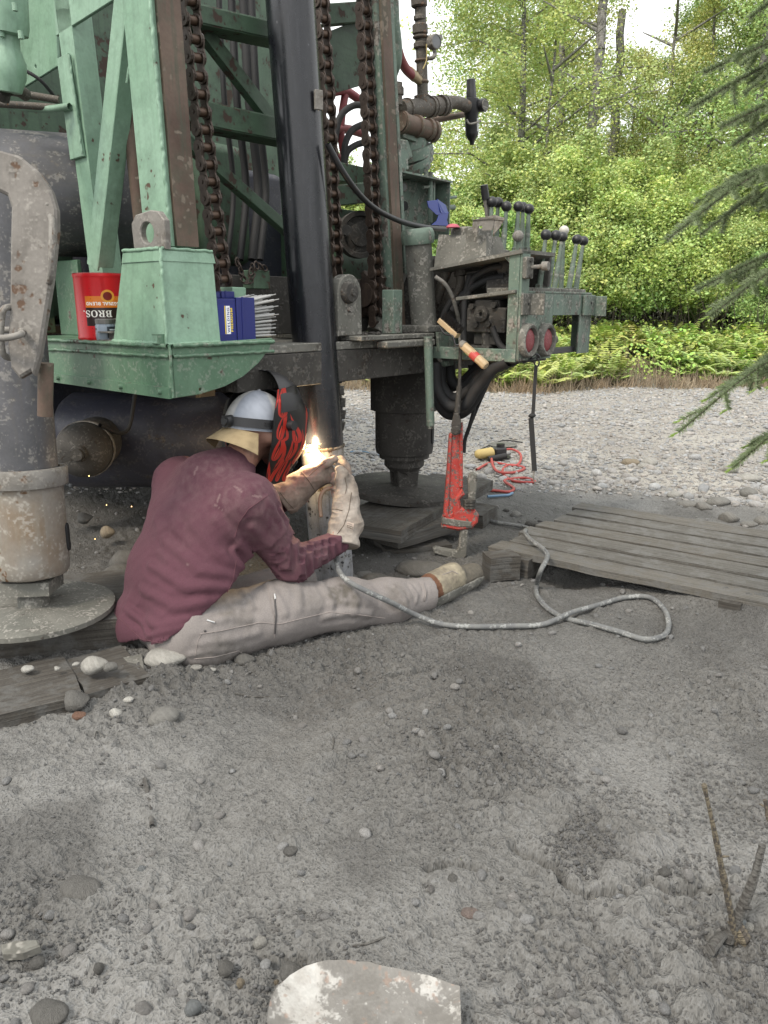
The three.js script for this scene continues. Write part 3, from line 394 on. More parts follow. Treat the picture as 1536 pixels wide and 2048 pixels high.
{ // bearing bracket, sprockets, padlock chain, guard block at the mast foot
  const z = -0.06, c = rz(700, 585, z), R0 = 0.066;
  const o = [V(c.x - R0, DT, z), V(c.x + R0 + 0.004, DT, z), V(c.x + R0, c.y, z)]; for (let i = 0; i <= 12; i++) o.push(V(c.x + R0 * Math.cos(i / 12 * Math.PI), c.y + R0 * Math.sin(i / 12 * Math.PI), z));
  const b = part('bearing_bracket', plate(o, 0.05, 0.004, [], V(0, 0, 1)), M.dusty); const h = V(c.x - 0.012, c.y, z);
  part('bearing_cap', latheOn([[0, 0.034], [0.012, 0.034], [0.014, 0.026], [0.034, 0.024], [0.038, 0.016], [0.042, 0.004], [0.042, 0]], h, h.clone().add(V(0, 0, 1)), 20), M.mudsteel, b);
  part('bolt', boltAt(V(h.x + 0.004, h.y - 0.06, z + 0.008), V(0, 0, 1), 0.012, 0.014), M.steel, b);
  const spr = (cc, r, n) => { const pts = []; for (let i = 0; i < n * 4; i++) { const a = i / (n * 4) * 6.2832, q = i % 4; pts.push([Math.cos(a) * (q === 0 || q === 1 ? r : r - 0.022), Math.sin(a) * (q === 0 || q === 1 ? r : r - 0.022)]); } const g = prism(pts, 0.026, 0.003); return [g.rotateY(Math.PI / 2).translate(cc.x, cc.y, cc.z), rod(cc.clone().add(V(-0.05, 0, 0)), cc.clone().add(V(0.05, 0, 0)), 0.05, 0.05, 18)]; };
  part('sprocket', spr(rz(742, 590, -0.28), 0.105, 11), M.chain); part('sprocket', spr(rz(452, 640, -0.28), 0.105, 11), M.chain);
  const pu = rz(718, 470, -0.45); part('pulley', latheOn([[0, 0.03], [0.05, 0.03], [0.05, 0.02], [0.075, 0.015], [0.08, 0.03], [0.1, 0.03], [0.1, -0.03], [0.05, -0.03], [0, -0.03]], pu, pu.clone().add(V(-0.6, 0, 1)), 28), M.mudsteel);
  part('roller_hub', [rod(rz(694, 460, -0.42), rz(694, 460, -0.36), 0.022, 0.022, 12)], M.mudsteel);
  part('guard_block', boxMM(rz(507, 560, -0.2).x, rz(541, 560, -0.2).x, rz(520, 578, -0.2).y, rz(520, 540, -0.2).y, -0.26, -0.2, 0.004), M.grimyShadeGreen);
  part('guard_block', boxMM(rz(464, 560, -0.17).x, rz(492, 560, -0.17).x, DT + 0.001, rz(478, 574, -0.17).y, -0.25, -0.17, 0.005), M.green);
  const ck = part('safety_chain', hose([rz(474, 520, -0.19), rz(478, 530, -0.19)], 0.003, 4, 5), M.chain);
  [[474, 524], [479, 533], [482, 542], [484, 551], [487, 560], [494, 566], [501, 562], [505, 553], [502, 543], [505, 535], [513, 531], [521, 533], [529, 536]].forEach(([a, c2], i) => { const g = new THREE.TorusGeometry(0.011, 0.0032, 6, 12).scale(0.75, 1.25, 1).rotateY(i % 2 ? 1.4 : 0.1).rotateZ(i * 0.35); const q = rz(a, c2, -0.185 + (i > 7 ? 0.0 : -0.01)); part('chain_link', g.translate(q.x, q.y, q.z), M.chain, ck); });
}
{ // deck to the right of the casing, with under-beam
  const x0 = 0.86, x1 = 1.33;
  part('rear_deck', [boxMM(x0, x1, DT - 0.018, DT, -0.5, 0.0, 0.004), boxMM(0.3, 1.5, DT - 0.05, DT - 0.02, -0.9, -0.06, 0.004)], M.dusty);
  part('deck_lip', [boxMM(0.98, x1 - 0.03, DT - 0.05, DT - 0.022, -0.03, 0.028, 0.008)], M.dusty);
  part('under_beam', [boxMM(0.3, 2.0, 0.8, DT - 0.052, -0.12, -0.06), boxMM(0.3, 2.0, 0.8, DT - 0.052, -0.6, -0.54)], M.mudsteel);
  const r = rng(5), gr = []; for (let i = 0; i < 60; i++) { const s = 0.004 + 0.008 * r(); gr.push(stoneGeo(500 + i % 5, 1, 4).toNonIndexed().scale(s, s * 0.7, s).translate(0.9 + r() * 0.42, DT + s * 0.3, -0.03 - r() * 0.12)); }
  kind(part('deck_dirt', gr, SM.grit), 'stuff');
  // hanging green plate, drop bar, standing pipe with cap, short posts
  const P = (a, b) => rz(a, b, 0.02); part('hanging_plate', plate([P(876, 664), P(880, 720), P(890, 734), P(917, 728), P(917, 664)], 0.014, 0.002, [], V(0, 0, 1)), M.ggreen); part('bolt', boltAt(rz(893, 727, 0.03), V(0, 0, 1), 0.012, 0.014), M.ggreen);
  part('drop_bar', [rod(rz(856, 674, 0.045), rz(861, 850, 0.045), 0.0185, 0.0175, 14), rod(rz(861, 850, 0.045), rz(861, 857, 0.045), 0.0175, 0.012, 14)], M.ggreen);
  const c = rz(849, 650, -0.1); c.y = DT; const top = rz(836, 480, -0.1), ax = top.clone().sub(c).normalize(), T = c.clone().addScaledVector(ax, top.y - DT);
  const sp = part('standing_pipe', rod(c, T, 0.056, 0.056, 24), M.dusty); part('pipe_cap', latheOn([[0, 0.05], [0.055, 0.05], [0.064, 0.044], [0.07, 0.03], [0.07, 0], [0.066, -0.012], [0.05, -0.012]], T, T.clone().add(ax), 26), M.ggreen, sp);
  part('short_post', boxMM(1.1, 1.16, DT + 0.001, rz(822, 580, -0.04).y, -0.1, -0.04, 0.004), M.ggreen);
  part('back_pipe', [rod(V(1.25, DT, -0.26), rz(822, 480, -0.26), 0.04, 0.04, 18)], M.dusty);
  { const e = rz(812, 648, -0.05); part('pipe_foot', [boxMM(c.x - 0.085, c.x + 0.085, DT + 0.001, DT + 0.03, -0.19, -0.02, 0.006)], M.dusty); }
}
{ // control stand: box frame with side opening, tail panel with two red lamps, levers
  const X = 1.34, Z1 = 0.4, S = (px, py) => rx(px, py, X), F = (px, py) => rz(px, py, Z1);
  const yTop = F(1048, 500).y, yBot = F(1048, 722).y;
  const st = part('corner_post', [boxMM(X, X + 0.06, yBot, yTop, Z1 - 0.012, Z1, 0.003), boxMM(X, X + 0.012, yBot, yTop, Z1 - 0.06, Z1 - 0.013, 0.003)], M.ggreen);
  const tl = S(862, 536), tr = S(1040, 503);
  part('top_plate', [hexa([V(X - 0.01, tl.y - 0.012, tl.z), V(X - 0.01, yTop - 0.012, Z1), V(X + 0.26, yTop - 0.012, Z1), V(X + 0.26, tl.y - 0.012, tl.z)].reverse(), [V(X - 0.01, tl.y, tl.z), V(X - 0.01, yTop + 0.002, Z1), V(X + 0.26, yTop + 0.002, Z1), V(X + 0.26, tl.y, tl.z)].reverse())], M.dusty);
  part('gusset', plate([S(1003, 511), S(1034, 506), S(1034, 541)].map((p) => V(X + 0.004, p.y, p.z)), 0.008, 0.001, [], V(-1, 0, 0)), M.ggreen);
  part('bottom_rail', [boxMM(X - 0.002, X + 0.012, yBot - 0.004, yBot + 0.046, -0.1, Z1 - 0.014, 0.003)], M.ggreen);
  part('shelf_bar', [bar(S(915, 598), S(1034, 583), 0.014, 0.03, V(0, 1, 0))], M.dusty);
  const A = (px, py) => { const p = F(px, py); return V(p.x, p.y, Z1); };
  const xe = F(1183, 600).x, yp = F(1060, 586).y;
  const hx0 = F(1106, 640).x, hx1 = F(1160, 640).x, hy0 = F(1106, 704).y, hy1 = F(1106, 631).y;
  const pan = part('tail_panel', [boxMM(X + 0.061, hx0, yBot, yp, Z1 - 0.01, Z1 - 0.002, 0.002), boxMM(hx0, hx1, hy1, yp, Z1 - 0.01, Z1 - 0.002, 0.002), boxMM(hx1, xe, F(1170, 706).y, yp, Z1 - 0.01, Z1 - 0.002, 0.002)], M.ggreen);
  part('panel_rim', [boxMM(X + 0.06, xe, yp, yp + 0.008, Z1 - 0.09, Z1, 0.002), boxMM(xe, xe + 0.008, F(1170, 706).y, yp, Z1 - 0.09, Z1, 0.002)], M.ggreen, pan);
  part('lower_bar', boxMM(hx0 - 0.01, hx1 + 0.01, hy0 - 0.012, hy0 + 0.014, Z1 - 0.05, Z1 - 0.02), M.black, pan);
  part('left_bracket', [boxMM(X - 0.004, X + 0.055, F(1050, 630).y, F(1050, 587).y, Z1 + 0.001, Z1 + 0.012, 0.003), boxMM(X + 0.056, X + 0.066, F(1050, 630).y, F(1050, 587).y, Z1 + 0.001, Z1 + 0.07, 0.003)], M.dusty, pan);
  part('right_bracket', [boxMM(hx1 + 0.012, xe + 0.02, F(1170, 631).y, F(1170, 590).y, Z1 + 0.001, Z1 + 0.012, 0.003), boxMM(xe + 0.021, xe + 0.031, F(1170, 633).y, F(1170, 592).y, Z1 + 0.001, Z1 + 0.06, 0.003)], M.ggreen, pan);
  [[1052, 608], [1068, 601], [1068, 618], [1178, 606]].forEach(([a, b]) => part('bolt_hole', rod(F(a, b).setZ(Z1 + 0.0125), F(a, b).setZ(Z1 + 0.0135), 0.0055, 0.0055, 10), M.dark, pan));
  const lens = new THREE.MeshStandardMaterial({ color: new THREE.Color().setRGB(0.2, 0.035, 0.04), roughness: 0.55, bumpMap: stoneBump, bumpScale: 0.002 });
  for (const [px, py] of [[1052, 681], [1088, 680]]) { const c = F(px, py), g = new THREE.Group(); g.name = 'tail_lamp'; g.position.set(c.x, c.y, Z1); rig.add(g); part('lamp_ring', lathe([[0.044, 0.001], [0.044, 0.016], [0.048, 0.026], [0.056, 0.028], [0.062, 0.022], [0.064, 0.0]], 36).rotateX(Math.PI / 2).scale(1, 1.06, 1), M.dusty, g); part('lens', lathe([[0, 0.021], [0.02, 0.0205], [0.038, 0.017], [0.0439, 0.012], [0.0439, 0.002]], 30).rotateX(Math.PI / 2).scale(1, 1.06, 1), lens, g); }
  // machinery inside: valve block, pump, fittings
  const I = (px, py, x = X + 0.13) => rx(px, py, x);
  const vb = part('valve_block', [boxMM(X + 0.1, X + 0.25, I(960, 665).y, I(960, 615).y, I(940, 640).z, I(1018, 640).z, 0.008), boxMM(X + 0.12, X + 0.25, I(960, 690).y, I(960, 600).y, I(950, 640).z, I(1000, 640).z, 0.008)], M.mudsteel);
  { const c = I(964, 628, X + 0.095), n = V(-1, 0, 0); part('port_flange', [latheOn([[0.008, 0.01], [0.018, 0.016], [0.032, 0.012], [0.034, 0]], c, c.clone().add(n), 18)], M.mudsteel, vb); for (const [a, b] of [[944, 613], [988, 610], [952, 650], [977, 648]]) part('bolt', boltAt(I(a, b, X + 0.094), n, 0.013, 0.018), M.mudsteel, vb); part('fitting', [rod(I(974, 665), I(974, 700), 0.024, 0.024, 8)], M.mudsteel, vb); }
  part('pump_body', [rod(I(985, 575), I(1036, 570), 0.05, 0.05, 18), new THREE.SphereGeometry(0.04, 16, 12).translate(I(1013, 535).x, I(1013, 535).y, I(1013, 535).z)], M.mudsteel);
  part('elbow_fitting', [rod(I(918, 527), I(921, 552), 0.027, 0.027, 8), hose([I(921, 552), I(920, 572), I(912, 588), I(904, 598)], 0.02, 16, 10), rod(I(912, 584), I(905, 594), 0.026, 0.026, 8)], M.pipe); part('elbow_fitting', [rod(I(896, 532), I(888, 556), 0.025, 0.025, 8), rod(I(888, 556), I(874, 600), 0.022, 0.022, 12)], M.pipe);
  for (const L of [[[1006, 533], [985, 536], [962, 546], [945, 560], [935, 590]], [[1010, 553], [975, 560], [945, 575], [925, 590], [905, 620]], [[905, 598], [890, 625], [878, 660]], [[940, 550], [930, 600], [928, 680], [935, 710]], [[985, 655], [1000, 690], [1020, 705]]]) part('hydraulic_hose', hose(L.map(([a, b]) => I(a, b, X + 0.1)), 0.014, 40, 8), M.rubber);
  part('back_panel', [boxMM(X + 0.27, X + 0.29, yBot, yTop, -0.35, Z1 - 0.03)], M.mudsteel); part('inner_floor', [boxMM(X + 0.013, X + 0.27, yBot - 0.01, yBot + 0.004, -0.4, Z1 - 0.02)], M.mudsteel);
  // casting and battered tray on top
  const y0 = (px, py, z) => rz(px, py, z);
  { const a = S(868, 520), b = S(972, 508); part('valve_casting', [hexa([V(X + 0.0, tl.y, a.z), V(X + 0.0, mix(tl.y, yTop, 0.7), b.z), V(X + 0.16, mix(tl.y, yTop, 0.7), b.z), V(X + 0.16, tl.y, a.z)].reverse(), [V(X + 0.03, S(868, 468).y, a.z), V(X + 0.03, S(965, 470).y, b.z - 0.02), V(X + 0.14, S(965, 470).y, b.z - 0.02), V(X + 0.14, S(868, 468).y, a.z)].reverse()), boxMM(X + 0.04, X + 0.13, S(900, 474).y, S(900, 452).y, S(888, 460).z, S(926, 460).z, 0.01), boxMM(X + 0.02, X + 0.13, S(940, 490).y, S(940, 455).y, S(926, 460).z, S(950, 460).z, 0.008)], M.dusty); }
  { const x = X - 0.02, T = (px, py) => rx(px, py, x); part('battered_tray', [plate([T(944, 452), T(946, 466), T(955, 466), T(957, 452), T(964, 452), T(964, 462), T(985, 460), T(990, 434), T(946, 440)], 0.006, 0.001, [], V(-1, 0, 0)), plate([T(946, 440), T(990, 430), T(1010, 436), T(1010, 436).add(V(0.1, -0.01, 0)), T(946, 440).add(V(0.1, 0.01, 0))], 0.005, 0.001, []), plate([T(990, 434), T(1010, 436), T(1000, 455), T(986, 472)], 0.005, 0.001, [], V(-1, 0, 0.4))], M.steel); }
  // latch on the corner post
  { const c = F(1052, 535); part('latch_plate', boxMM(X - 0.006, X + 0.05, F(1052, 558).y, F(1052, 514).y, Z1 + 0.001, Z1 + 0.022, 0.006), M.dusty, st); part('latch_knob', [rod(V(X + 0.03, c.y, Z1 + 0.02), V(X + 0.045, c.y + 0.004, Z1 + 0.07), 0.008, 0.008, 10), rod(V(X + 0.045, c.y + 0.004, Z1 + 0.06), V(X + 0.048, c.y + 0.004, Z1 + 0.085), 0.017, 0.017, 14)], M.steel, st); for (const py of [520, 552]) part('bolt', boltAt(V(X + 0.02, F(1046, py).y, Z1 + 0.024), V(0, 0, 1), 0.009, 0.008), M.mudsteel, st); }
  // levers: base px,py -> knob px,py, on a plane z
  const LV = [[1078, 574, 1092, 470, 0.34, 0], [1094, 580, 1112, 471, 0.36, 0], [1107, 580, 1125, 474, 0.3, 0], [1121, 580, 1128, 461, 0.22, 1], [1136, 580, 1154, 479, 0.34, 0], [1150, 580, 1167, 482, 0.3, 0],
    [978, 506, 984, 404, 0.12, 0], [991, 506, 996, 405, 0.1, 0], [1005, 504, 1013, 413, 0.14, 0], [1031, 500, 1037, 413, 0.16, 0], [1043, 500, 1046, 414, 0.1, 0], [1053, 499, 1058, 418, 0.16, 0], [1039, 500, 1036, 472, 0.3, 2]];
  const kn = [M.black, plain(0.62, 0.6, 0.54, 0.4), M.steel];
  LV.forEach(([a, b, c, d, z, k]) => { const lo = rz(a, b + 8, z), hi = rz(c, d, z), g = new THREE.Group(); g.name = 'control_lever'; rig.add(g); const dir = hi.clone().sub(lo).normalize(); part('lever_rod', [rod(lo, lo.clone().lerp(hi, 0.55), 0.0125, 0.0115, 10), rod(lo.clone().lerp(hi, 0.55), hi, 0.0105, 0.007, 10), boxMM(lo.x - 0.016, lo.x + 0.016, lo.y - 0.01, lo.y + 0.028, lo.z - 0.012, lo.z + 0.012)], M.ggreen, g); part('knob', new THREE.SphereGeometry(0.0225, 18, 14).scale(1, 0.96, 1).applyQuaternion(quatY(lo, hi)).translate(hi.x, hi.y, hi.z), kn[k], g); });
  { const lo = rz(977, 440, 0.1), hi = rz(968, 372, 0.1), g = new THREE.Group(); g.name = 'throttle_lever'; rig.add(g); part('lever_rod', [bar(lo, hi, 0.026, 0.014, V(1, 0, 0))], M.steel, g); part('grip', [rod(lo.clone().lerp(hi, 0.62), hi.clone().add(V(0, 0.004, 0)), 0.0165, 0.0155, 14)], M.black, g); }
  part('lever_rack', [boxMM(X + 0.07, xe - 0.02, yp + 0.001, yp + 0.022, Z1 - 0.2, Z1 - 0.02, 0.003), boxMM(X + 0.02, X + 0.24, yTop + 0.003, yTop + 0.02, 0.05, 0.2, 0.003)], M.dusty);
  part('adjuster_spindle', [rod(F(1108, 680).setZ(Z1 - 0.09), F(1152, 680).setZ(Z1 - 0.09), 0.006, 0.006, 8), ...[1112, 1118, 1124, 1138, 1142].map((px, i) => rod(F(px, 680).setZ(Z1 - 0.09), F(px + 3, 680).setZ(Z1 - 0.09), 0.022 - 0.002 * (i % 3), 0.022, 12))], M.steel);
  part('panel_back_beam', [boxMM(X + 0.1, xe, yBot + 0.02, yBot + 0.05, -0.3, 0.2)], M.mudsteel);
}
{ // plumbing beside the right post: riser, tee, union, air filter, gauge
  const z = -0.42, q = (a, b, zz = z) => rz(a, b, zz), R = FOCAL;
  const pr = (a, b, r, r2 = r, s = 16) => rod(a, b, r, r2, s), s = 3.55 / R;
  const ax = [q(846, 215), q(839, -60)];
  const col = part('riser_pipe', [pr(q(846, 215), q(838, -80), 0.026)], M.pipe);
  [[196, 190, 17], [168, 160, 14], [125, 118, 14], [98, 84, 14.5], [78, 70, 15.5], [70, 48, 15.5], [42, 30, 12], [15, -5, 16]].forEach(([y0, y1, r], i) => part('coupling', latheOn([[r * s * 0.8, 0], [r * s, 0.006], [r * s, Math.abs(q(846, y1).y - q(846, y0).y) - 0.006], [r * s * 0.8, Math.abs(q(846, y1).y - q(846, y0).y)]], q(mix(838, 846, y0 / 215), y0), q(mix(838, 846, y1 / 215), y1), 16), i === 1 || i === 2 ? M.rust : M.pipe, col));
  part('pipe_tee', [pr(q(800, 220), q(878, 212), 18 * s, 17 * s, 18), pr(q(845, 215), q(843, 190), 17 * s, 15 * s, 18), ...[[812, 218], [858, 214], [864, 213], [880, 211], [886, 211]].map(([a, b]) => pr(q(a, b), q(a + 4, b), 20 * s, 20 * s, 18)), hose([q(880, 212), q(900, 205), q(918, 206), q(934, 213)], 13 * s, 20, 12)], M.pipe);
  part('lower_pipe', [pr(q(798, 243, -0.36), q(860, 262, -0.36), 18 * s, 18 * s, 18), ...[[800, 244], [830, 252], [852, 258], [862, 262]].map(([a, b]) => pr(q(a, b, -0.36), q(a + 5, b + 1.5, -0.36), 21 * s, 21 * s, 18)), pr(q(858, 242, -0.5), q(934, 228, -0.5), 7 * s, 6 * s, 12)], M.rust);
  const fa = q(944, 290), fb = q(942, 158), L = fa.distanceTo(fb), F0 = part('air_filter', latheOn([[0, 0], [4 * s, 0], [6 * s, L * 0.06], [10 * s, L * 0.1], [13 * s, L * 0.14], [14.5 * s, L * 0.18], [14.5 * s, L * 0.46], [16 * s, L * 0.48], [16 * s, L * 0.7], [11 * s, L * 0.72], [11 * s, L * 0.8], [10 * s, L * 0.83], [9.5 * s, L * 0.99], [7 * s, L], [0, L]], fa, fb, 20), M.black);
  part('filter_sight_glass', boxMM(-3 * s, 3 * s, L * 0.2, L * 0.4, 13.5 * s, 15.4 * s, 0.001).applyQuaternion(quatY(fa, fb)).translate(fa.x + 0.004, fa.y, fa.z), plain(0.5, 0.52, 0.52, 0.3), F0);
  { const c = q(950, 212), e = q(970, 210, -0.36); part('filter_cap', [pr(c, e, 12.5 * s, 13.5 * s, 20)], M.black, F0); part('cap_face', [pr(e, e.clone().add(e.clone().sub(c).normalize().multiplyScalar(0.004)), 12 * s, 12 * s, 20)], M.dusty, F0); part('filter_clamp', hose([q(934, 240), q(940, 248, -0.37), q(950, 246, -0.36), q(961, 242, -0.38)], 0.005, 16, 6), M.steel, F0); }
  const gz = -0.36, gc = q(868, 84, gz), gn = V(-0.2, -0.05, 0.95).normalize(), G = part('pressure_gauge', [latheOn([[0, -0.02], [12.5 * s, -0.02], [13.5 * s, -0.012], [13.5 * s, 0.016], [11.5 * s, 0.018]], gc, gc.clone().add(gn), 24), hose([q(868, 98, gz), q(870, 108, gz), q(866, 115, gz), q(856, 117, z)], 4 * s, 16, 8)], M.steel);
  part('gauge_glass', latheOn([[0, 0.0155], [11.5 * s, 0.0155]], gc, gc.clone().add(gn), 24), plain(0.16, 0.165, 0.17, 0.25), G);
  part('valve_handle', [bar(q(854, 76), q(884, 74), 0.022, 0.008, V(0, 1, 0))], M.steel);
  part('red_air_hose', hose([q(778, -120, -0.34), q(786, 40, -0.34), q(796, 100, -0.36), q(810, 135, -0.4), q(824, 150, -0.42)], 9 * s, 40, 12), M.redhose); part('hose_ferrule', [pr(q(818, 143), q(830, 154), 10 * s, 10 * s, 14), pr(q(830, 154), q(843, 165), 9 * s, 8 * s, 8)], plain(0.4, 0.32, 0.2, 0.5, 0.5));
  part('grey_conduit', hose([q(788, -100, -0.26), q(792, 40, -0.26), q(797, 90, -0.26), q(796, 125, -0.27), q(786, 155, -0.3)], 6.5 * s, 30, 10), M.ggreen);
  part('tie_wire', hose([q(853, 88, -0.37), q(853, 120, -0.37), q(846, 138, -0.37)], 0.003, 10, 5), plain(0.45, 0.36, 0.14, 0.6));
  part('swing_union', [pr(q(796, 210, -0.36), q(796, 165, -0.36), 9 * s, 9 * s, 6), pr(q(796, 190, -0.36), q(796, 175, -0.36), 12 * s, 12 * s, 6)], M.pipe);
  // gearbox flanges
  const gx = q(822, 320), cone = (y0, y1, r, r2 = r) => { const a = q(826, y0), b = q(822, y1); return pr(a, b, r * s, r2 * s, 30); };
  const gb = part('gearbox', [cone(345, 268, 30), cone(318, 298, 44), cone(332, 319, 44), cone(345, 332, 38, 41)], M.ggreen);
  part('gear_bracket', [plate([q(796, 262, -0.38), q(868, 275, -0.38), q(866, 282, -0.38), q(840, 290, -0.38), q(800, 276, -0.38)], 0.02), plate([q(790, 280, -0.36), q(806, 282, -0.36), q(812, 300, -0.36), q(816, 314, -0.36), q(806, 322, -0.36), q(808, 340, -0.36), q(790, 345, -0.36)], 0.03, 0.004)], M.ggreen, gb);
  for (const px of [806, 852]) part('bolt', [pr(q(px, 336, -0.33), q(px, 352, -0.33), 0.012, 0.012, 6)], M.ggreen, gb);
  // tool cabinet with dials
  const c0 = q(790, 345, -0.3), c1 = q(905, 345, -0.3), yb = q(840, 470, -0.3).y, yt = q(840, 350, -0.3).y;
  const cab = part('tool_cabinet', [boxMM(c0.x, c1.x, yb, yt, -0.44, -0.42), boxMM(c0.x, c1.x + 0.002, yt - 0.004, yt + 0.004, -0.42, -0.3), boxMM(c1.x - 0.006, c1.x, yb, yt, -0.42, -0.31)], M.ggreen);
  const dial = (px, py, r, m) => { const p = q(px, py, -0.417); return [pr(p, p.clone().add(V(0, 0, 0.012)), r * s, r * s, 20)]; };
  part('dial', dial(806, 374, 9), M.steel, cab); part('dial_face', [pr(q(806, 374, -0.404), q(806, 374, -0.402), 7.4 * s, 7.4 * s, 20)], plain(0.28, 0.29, 0.28, 0.3), cab); part('port_hole', dial(807, 412, 9), M.dark, cab);
  part('cabinet_pipes', [pr(q(861, 344, -0.34), q(860, 445, -0.34), 5 * s), pr(q(868, 360, -0.34), q(867, 410, -0.34), 3 * s), pr(q(846, 375, -0.34), q(864, 372, -0.34), 3 * s), pr(q(890, 396, -0.33), q(912, 394, -0.33), 3 * s), pr(q(890, 416, -0.33), q(908, 414, -0.33), 5 * s)], M.ggreen, cab);
  // hoses seen through the mast
  for (const [L, r] of [[[[650, 188], [690, 182], [720, 200]], 8], [[[655, 262], [690, 258], [730, 268]], 8], [[[690, 190], [684, 230], [682, 270], [690, 320]], 7], [[[640, 290], [672, 312], [690, 330]], 8]]) part('red_air_hose', hose(L.map(([a, b]) => q(a, b, -0.7)), r * 3.9 / R, 30, 10), M.redhose);
  for (const L of [[[735, 212], [705, 212], [680, 235], [668, 290]], [[735, 245], [705, 260], [690, 290], [688, 325]], [[740, 283], [712, 290], [694, 305], [688, 330]]]) part('hydraulic_hose', hose(L.map(([a, b]) => q(a, b, -0.55)), 6 * 3.7 / R, 30, 9), M.rubber);
  part('winch_frame', [boxMM(q(668, 330, -0.5).x, q(735, 330, -0.5).x, q(700, 365, -0.5).y, q(700, 328, -0.5).y, -0.8, -0.5), boxMM(q(680, 430, -0.6).x, q(745, 430, -0.6).x, DT, q(700, 420, -0.6).y, -1.2, -0.6)], M.grimyShadeGreen);
}
{ // left superstructure: side panel, leaning tube, angle brace, valve, black tank, base box
  const X = 0.22, q = (a, b, x = X) => rx(a, b, x);
  part('side_panel', plate([q(35, -60, 0.36), q(108, -60, 0.36), q(115, 132, 0.36), q(48, 174, 0.36), q(30, 100, 0.36)], 0.012, 0.002, [...[[71, 133], [50, 15]].map(([a, b]) => { const c = q(a, b, 0.36); return [...Array(10)].map((_, i) => V(0.36, c.y + 0.007 * Math.sin(i * 0.628), c.z + 0.007 * Math.cos(i * 0.628))); })], V(-1, 0, 0)), M.green);
  part('gusset_plate', plate([q(104, -60), q(280, -60), q(238, -8), q(112, 72), q(108, 20)], 0.014, 0.002, [], V(-1, 0, 0)), M.green);
  { const a = q(181, 560), b = q(114, 40), w = 0.088, dd = 0.08, u = b.clone().sub(a).multiplyScalar(0.25), B = b.clone().add(u); part('leaning_tube', hexa([a, a.clone().add(V(0, 0, w)), a.clone().add(V(dd, 0, w)), a.clone().add(V(dd, 0, 0))], [B, B.clone().add(V(0, 0, w)), B.clone().add(V(dd, 0, w)), B.clone().add(V(dd, 0, 0))]), M.green); }
  { const x = X - 0.014, P = (a, b) => q(a, b, x); const s = part('stiffener_strip', [plate([P(113, 117), P(134, 106), P(166, 312), P(140, 320)], 0.012, 0.002, [], V(-1, 0, 0)), bead(P(138, 110), P(164, 308), 0.005, 33)], M.green); part('cable_hook', [hose([P(145, 214).add(V(-0.01, 0, 0)), P(110, 221).add(V(-0.03, 0, 0)), P(80, 221).add(V(-0.06, 0, 0)), P(56, 215).add(V(-0.1, 0, 0))], 0.012, 24, 6)], M.green, s); }
  { const x = 0.14, a = q(186, 535, x), b = q(246, -30, x), g = [], u = b.clone().sub(a).normalize(); g.push(bar(a, b, 0.07, 0.008, V(0, 0, 1))); const off = V(0, 0, 0.035); g.push(bar(a.clone().add(off).add(V(0.026, 0, 0)), b.clone().add(off).add(V(0.026, 0, 0)), 0.06, 0.008, V(1, 0, 0))); part('angle_brace', g, M.green); part('weld_seam', [bead(q(255, 165, x), q(276, 15, x), 0.007, 44)], M.green); }
  part('base_box', [boxMM(0.24, 0.6, DT, q(180, 553, 0.24).y, q(110, 560, 0.24).z, q(243, 560, 0.24).z, 0.004), boxMM(0.22, 0.238, DT, q(140, 520, 0.22).y, q(110, 560, 0.22).z, q(157, 560, 0.22).z)], M.deck);
  { const x = -0.1, s = 2.5 / FOCAL, a = q(18, 170, x), b = q(8, -40, x); const v = part('relief_valve', [latheOn([[0, -0.02], [0.035, -0.02], [0.05, 0.02], [0.052, 0.06], [0.036, 0.1], [0.036, 0.13], [0.06, 0.135], [0.064, 0.16], [0.062, 0.3], [0.05, 0.33], [0.05, 0.5]], a, b, 22)], M.green); part('valve_outlet', [rod(q(-20, 150, x), q(14, 172, x), 0.03, 0.03, 14), rod(q(8, 150, x + 0.05), q(2, 200, x + 0.05), 0.03, 0.025, 14)], M.mudsteel, v); part('valve_bolts', [[30, 14], [42, 70], [4, 66]].map(([px, py]) => boltAt(q(px, py, x - 0.03), V(0, 1, 0), 0.008, 0.02)), M.green, v); }
  part('feed_rod', [rod(q(0, 180, 0.02), q(118, 200, 0.16), 0.012), rod(q(30, 176, 0.0), q(52, 190, 0.05), 0.02, 0.02, 8), rod(q(-10, 207, 0.05), q(112, 215, 0.2), 0.012)], M.pipe); part('control_cable', hose([q(40, 135, 0.1), q(80, 160, 0.15), q(118, 205, 0.22)], 0.006, 16, 6), M.rubber);
  { const c = V(0.25, q(70, 375, 0.1).y, -1.02); part('black_tank', latheOn([[0, -0.62], [0.1, -0.61], [0.19, -0.57], [0.22, -0.5], [0.22, 0.4], [0.19, 0.46], [0, 0.5]], c, c.clone().add(V(0.85, 0, 0.5)), 36), M.jackdark); }
  { const c = rz(458, 405, -0.95); part('fluid_tank', boxMM(c.x - 0.16, c.x + 0.14, rz(458, 530, -0.95).y, rz(458, 285, -0.95).y, -1.2, -0.95, 0.05), M.grimyShadeGreen); }
  part('walkway_panel', boxMM(0.06, 0.3, DT + 0.002, 1.6, -1.25, -1.2), M.grimyShadeGreen);
}
function jack(x, z, pts, mt, mb, padT) { // hydraulic leg: tube, collar, foot block, ball, round plate
  const g = new THREE.Group(); g.name = 'jack_leg'; g.position.set(x, 0, z); rig.add(g); return g;
}
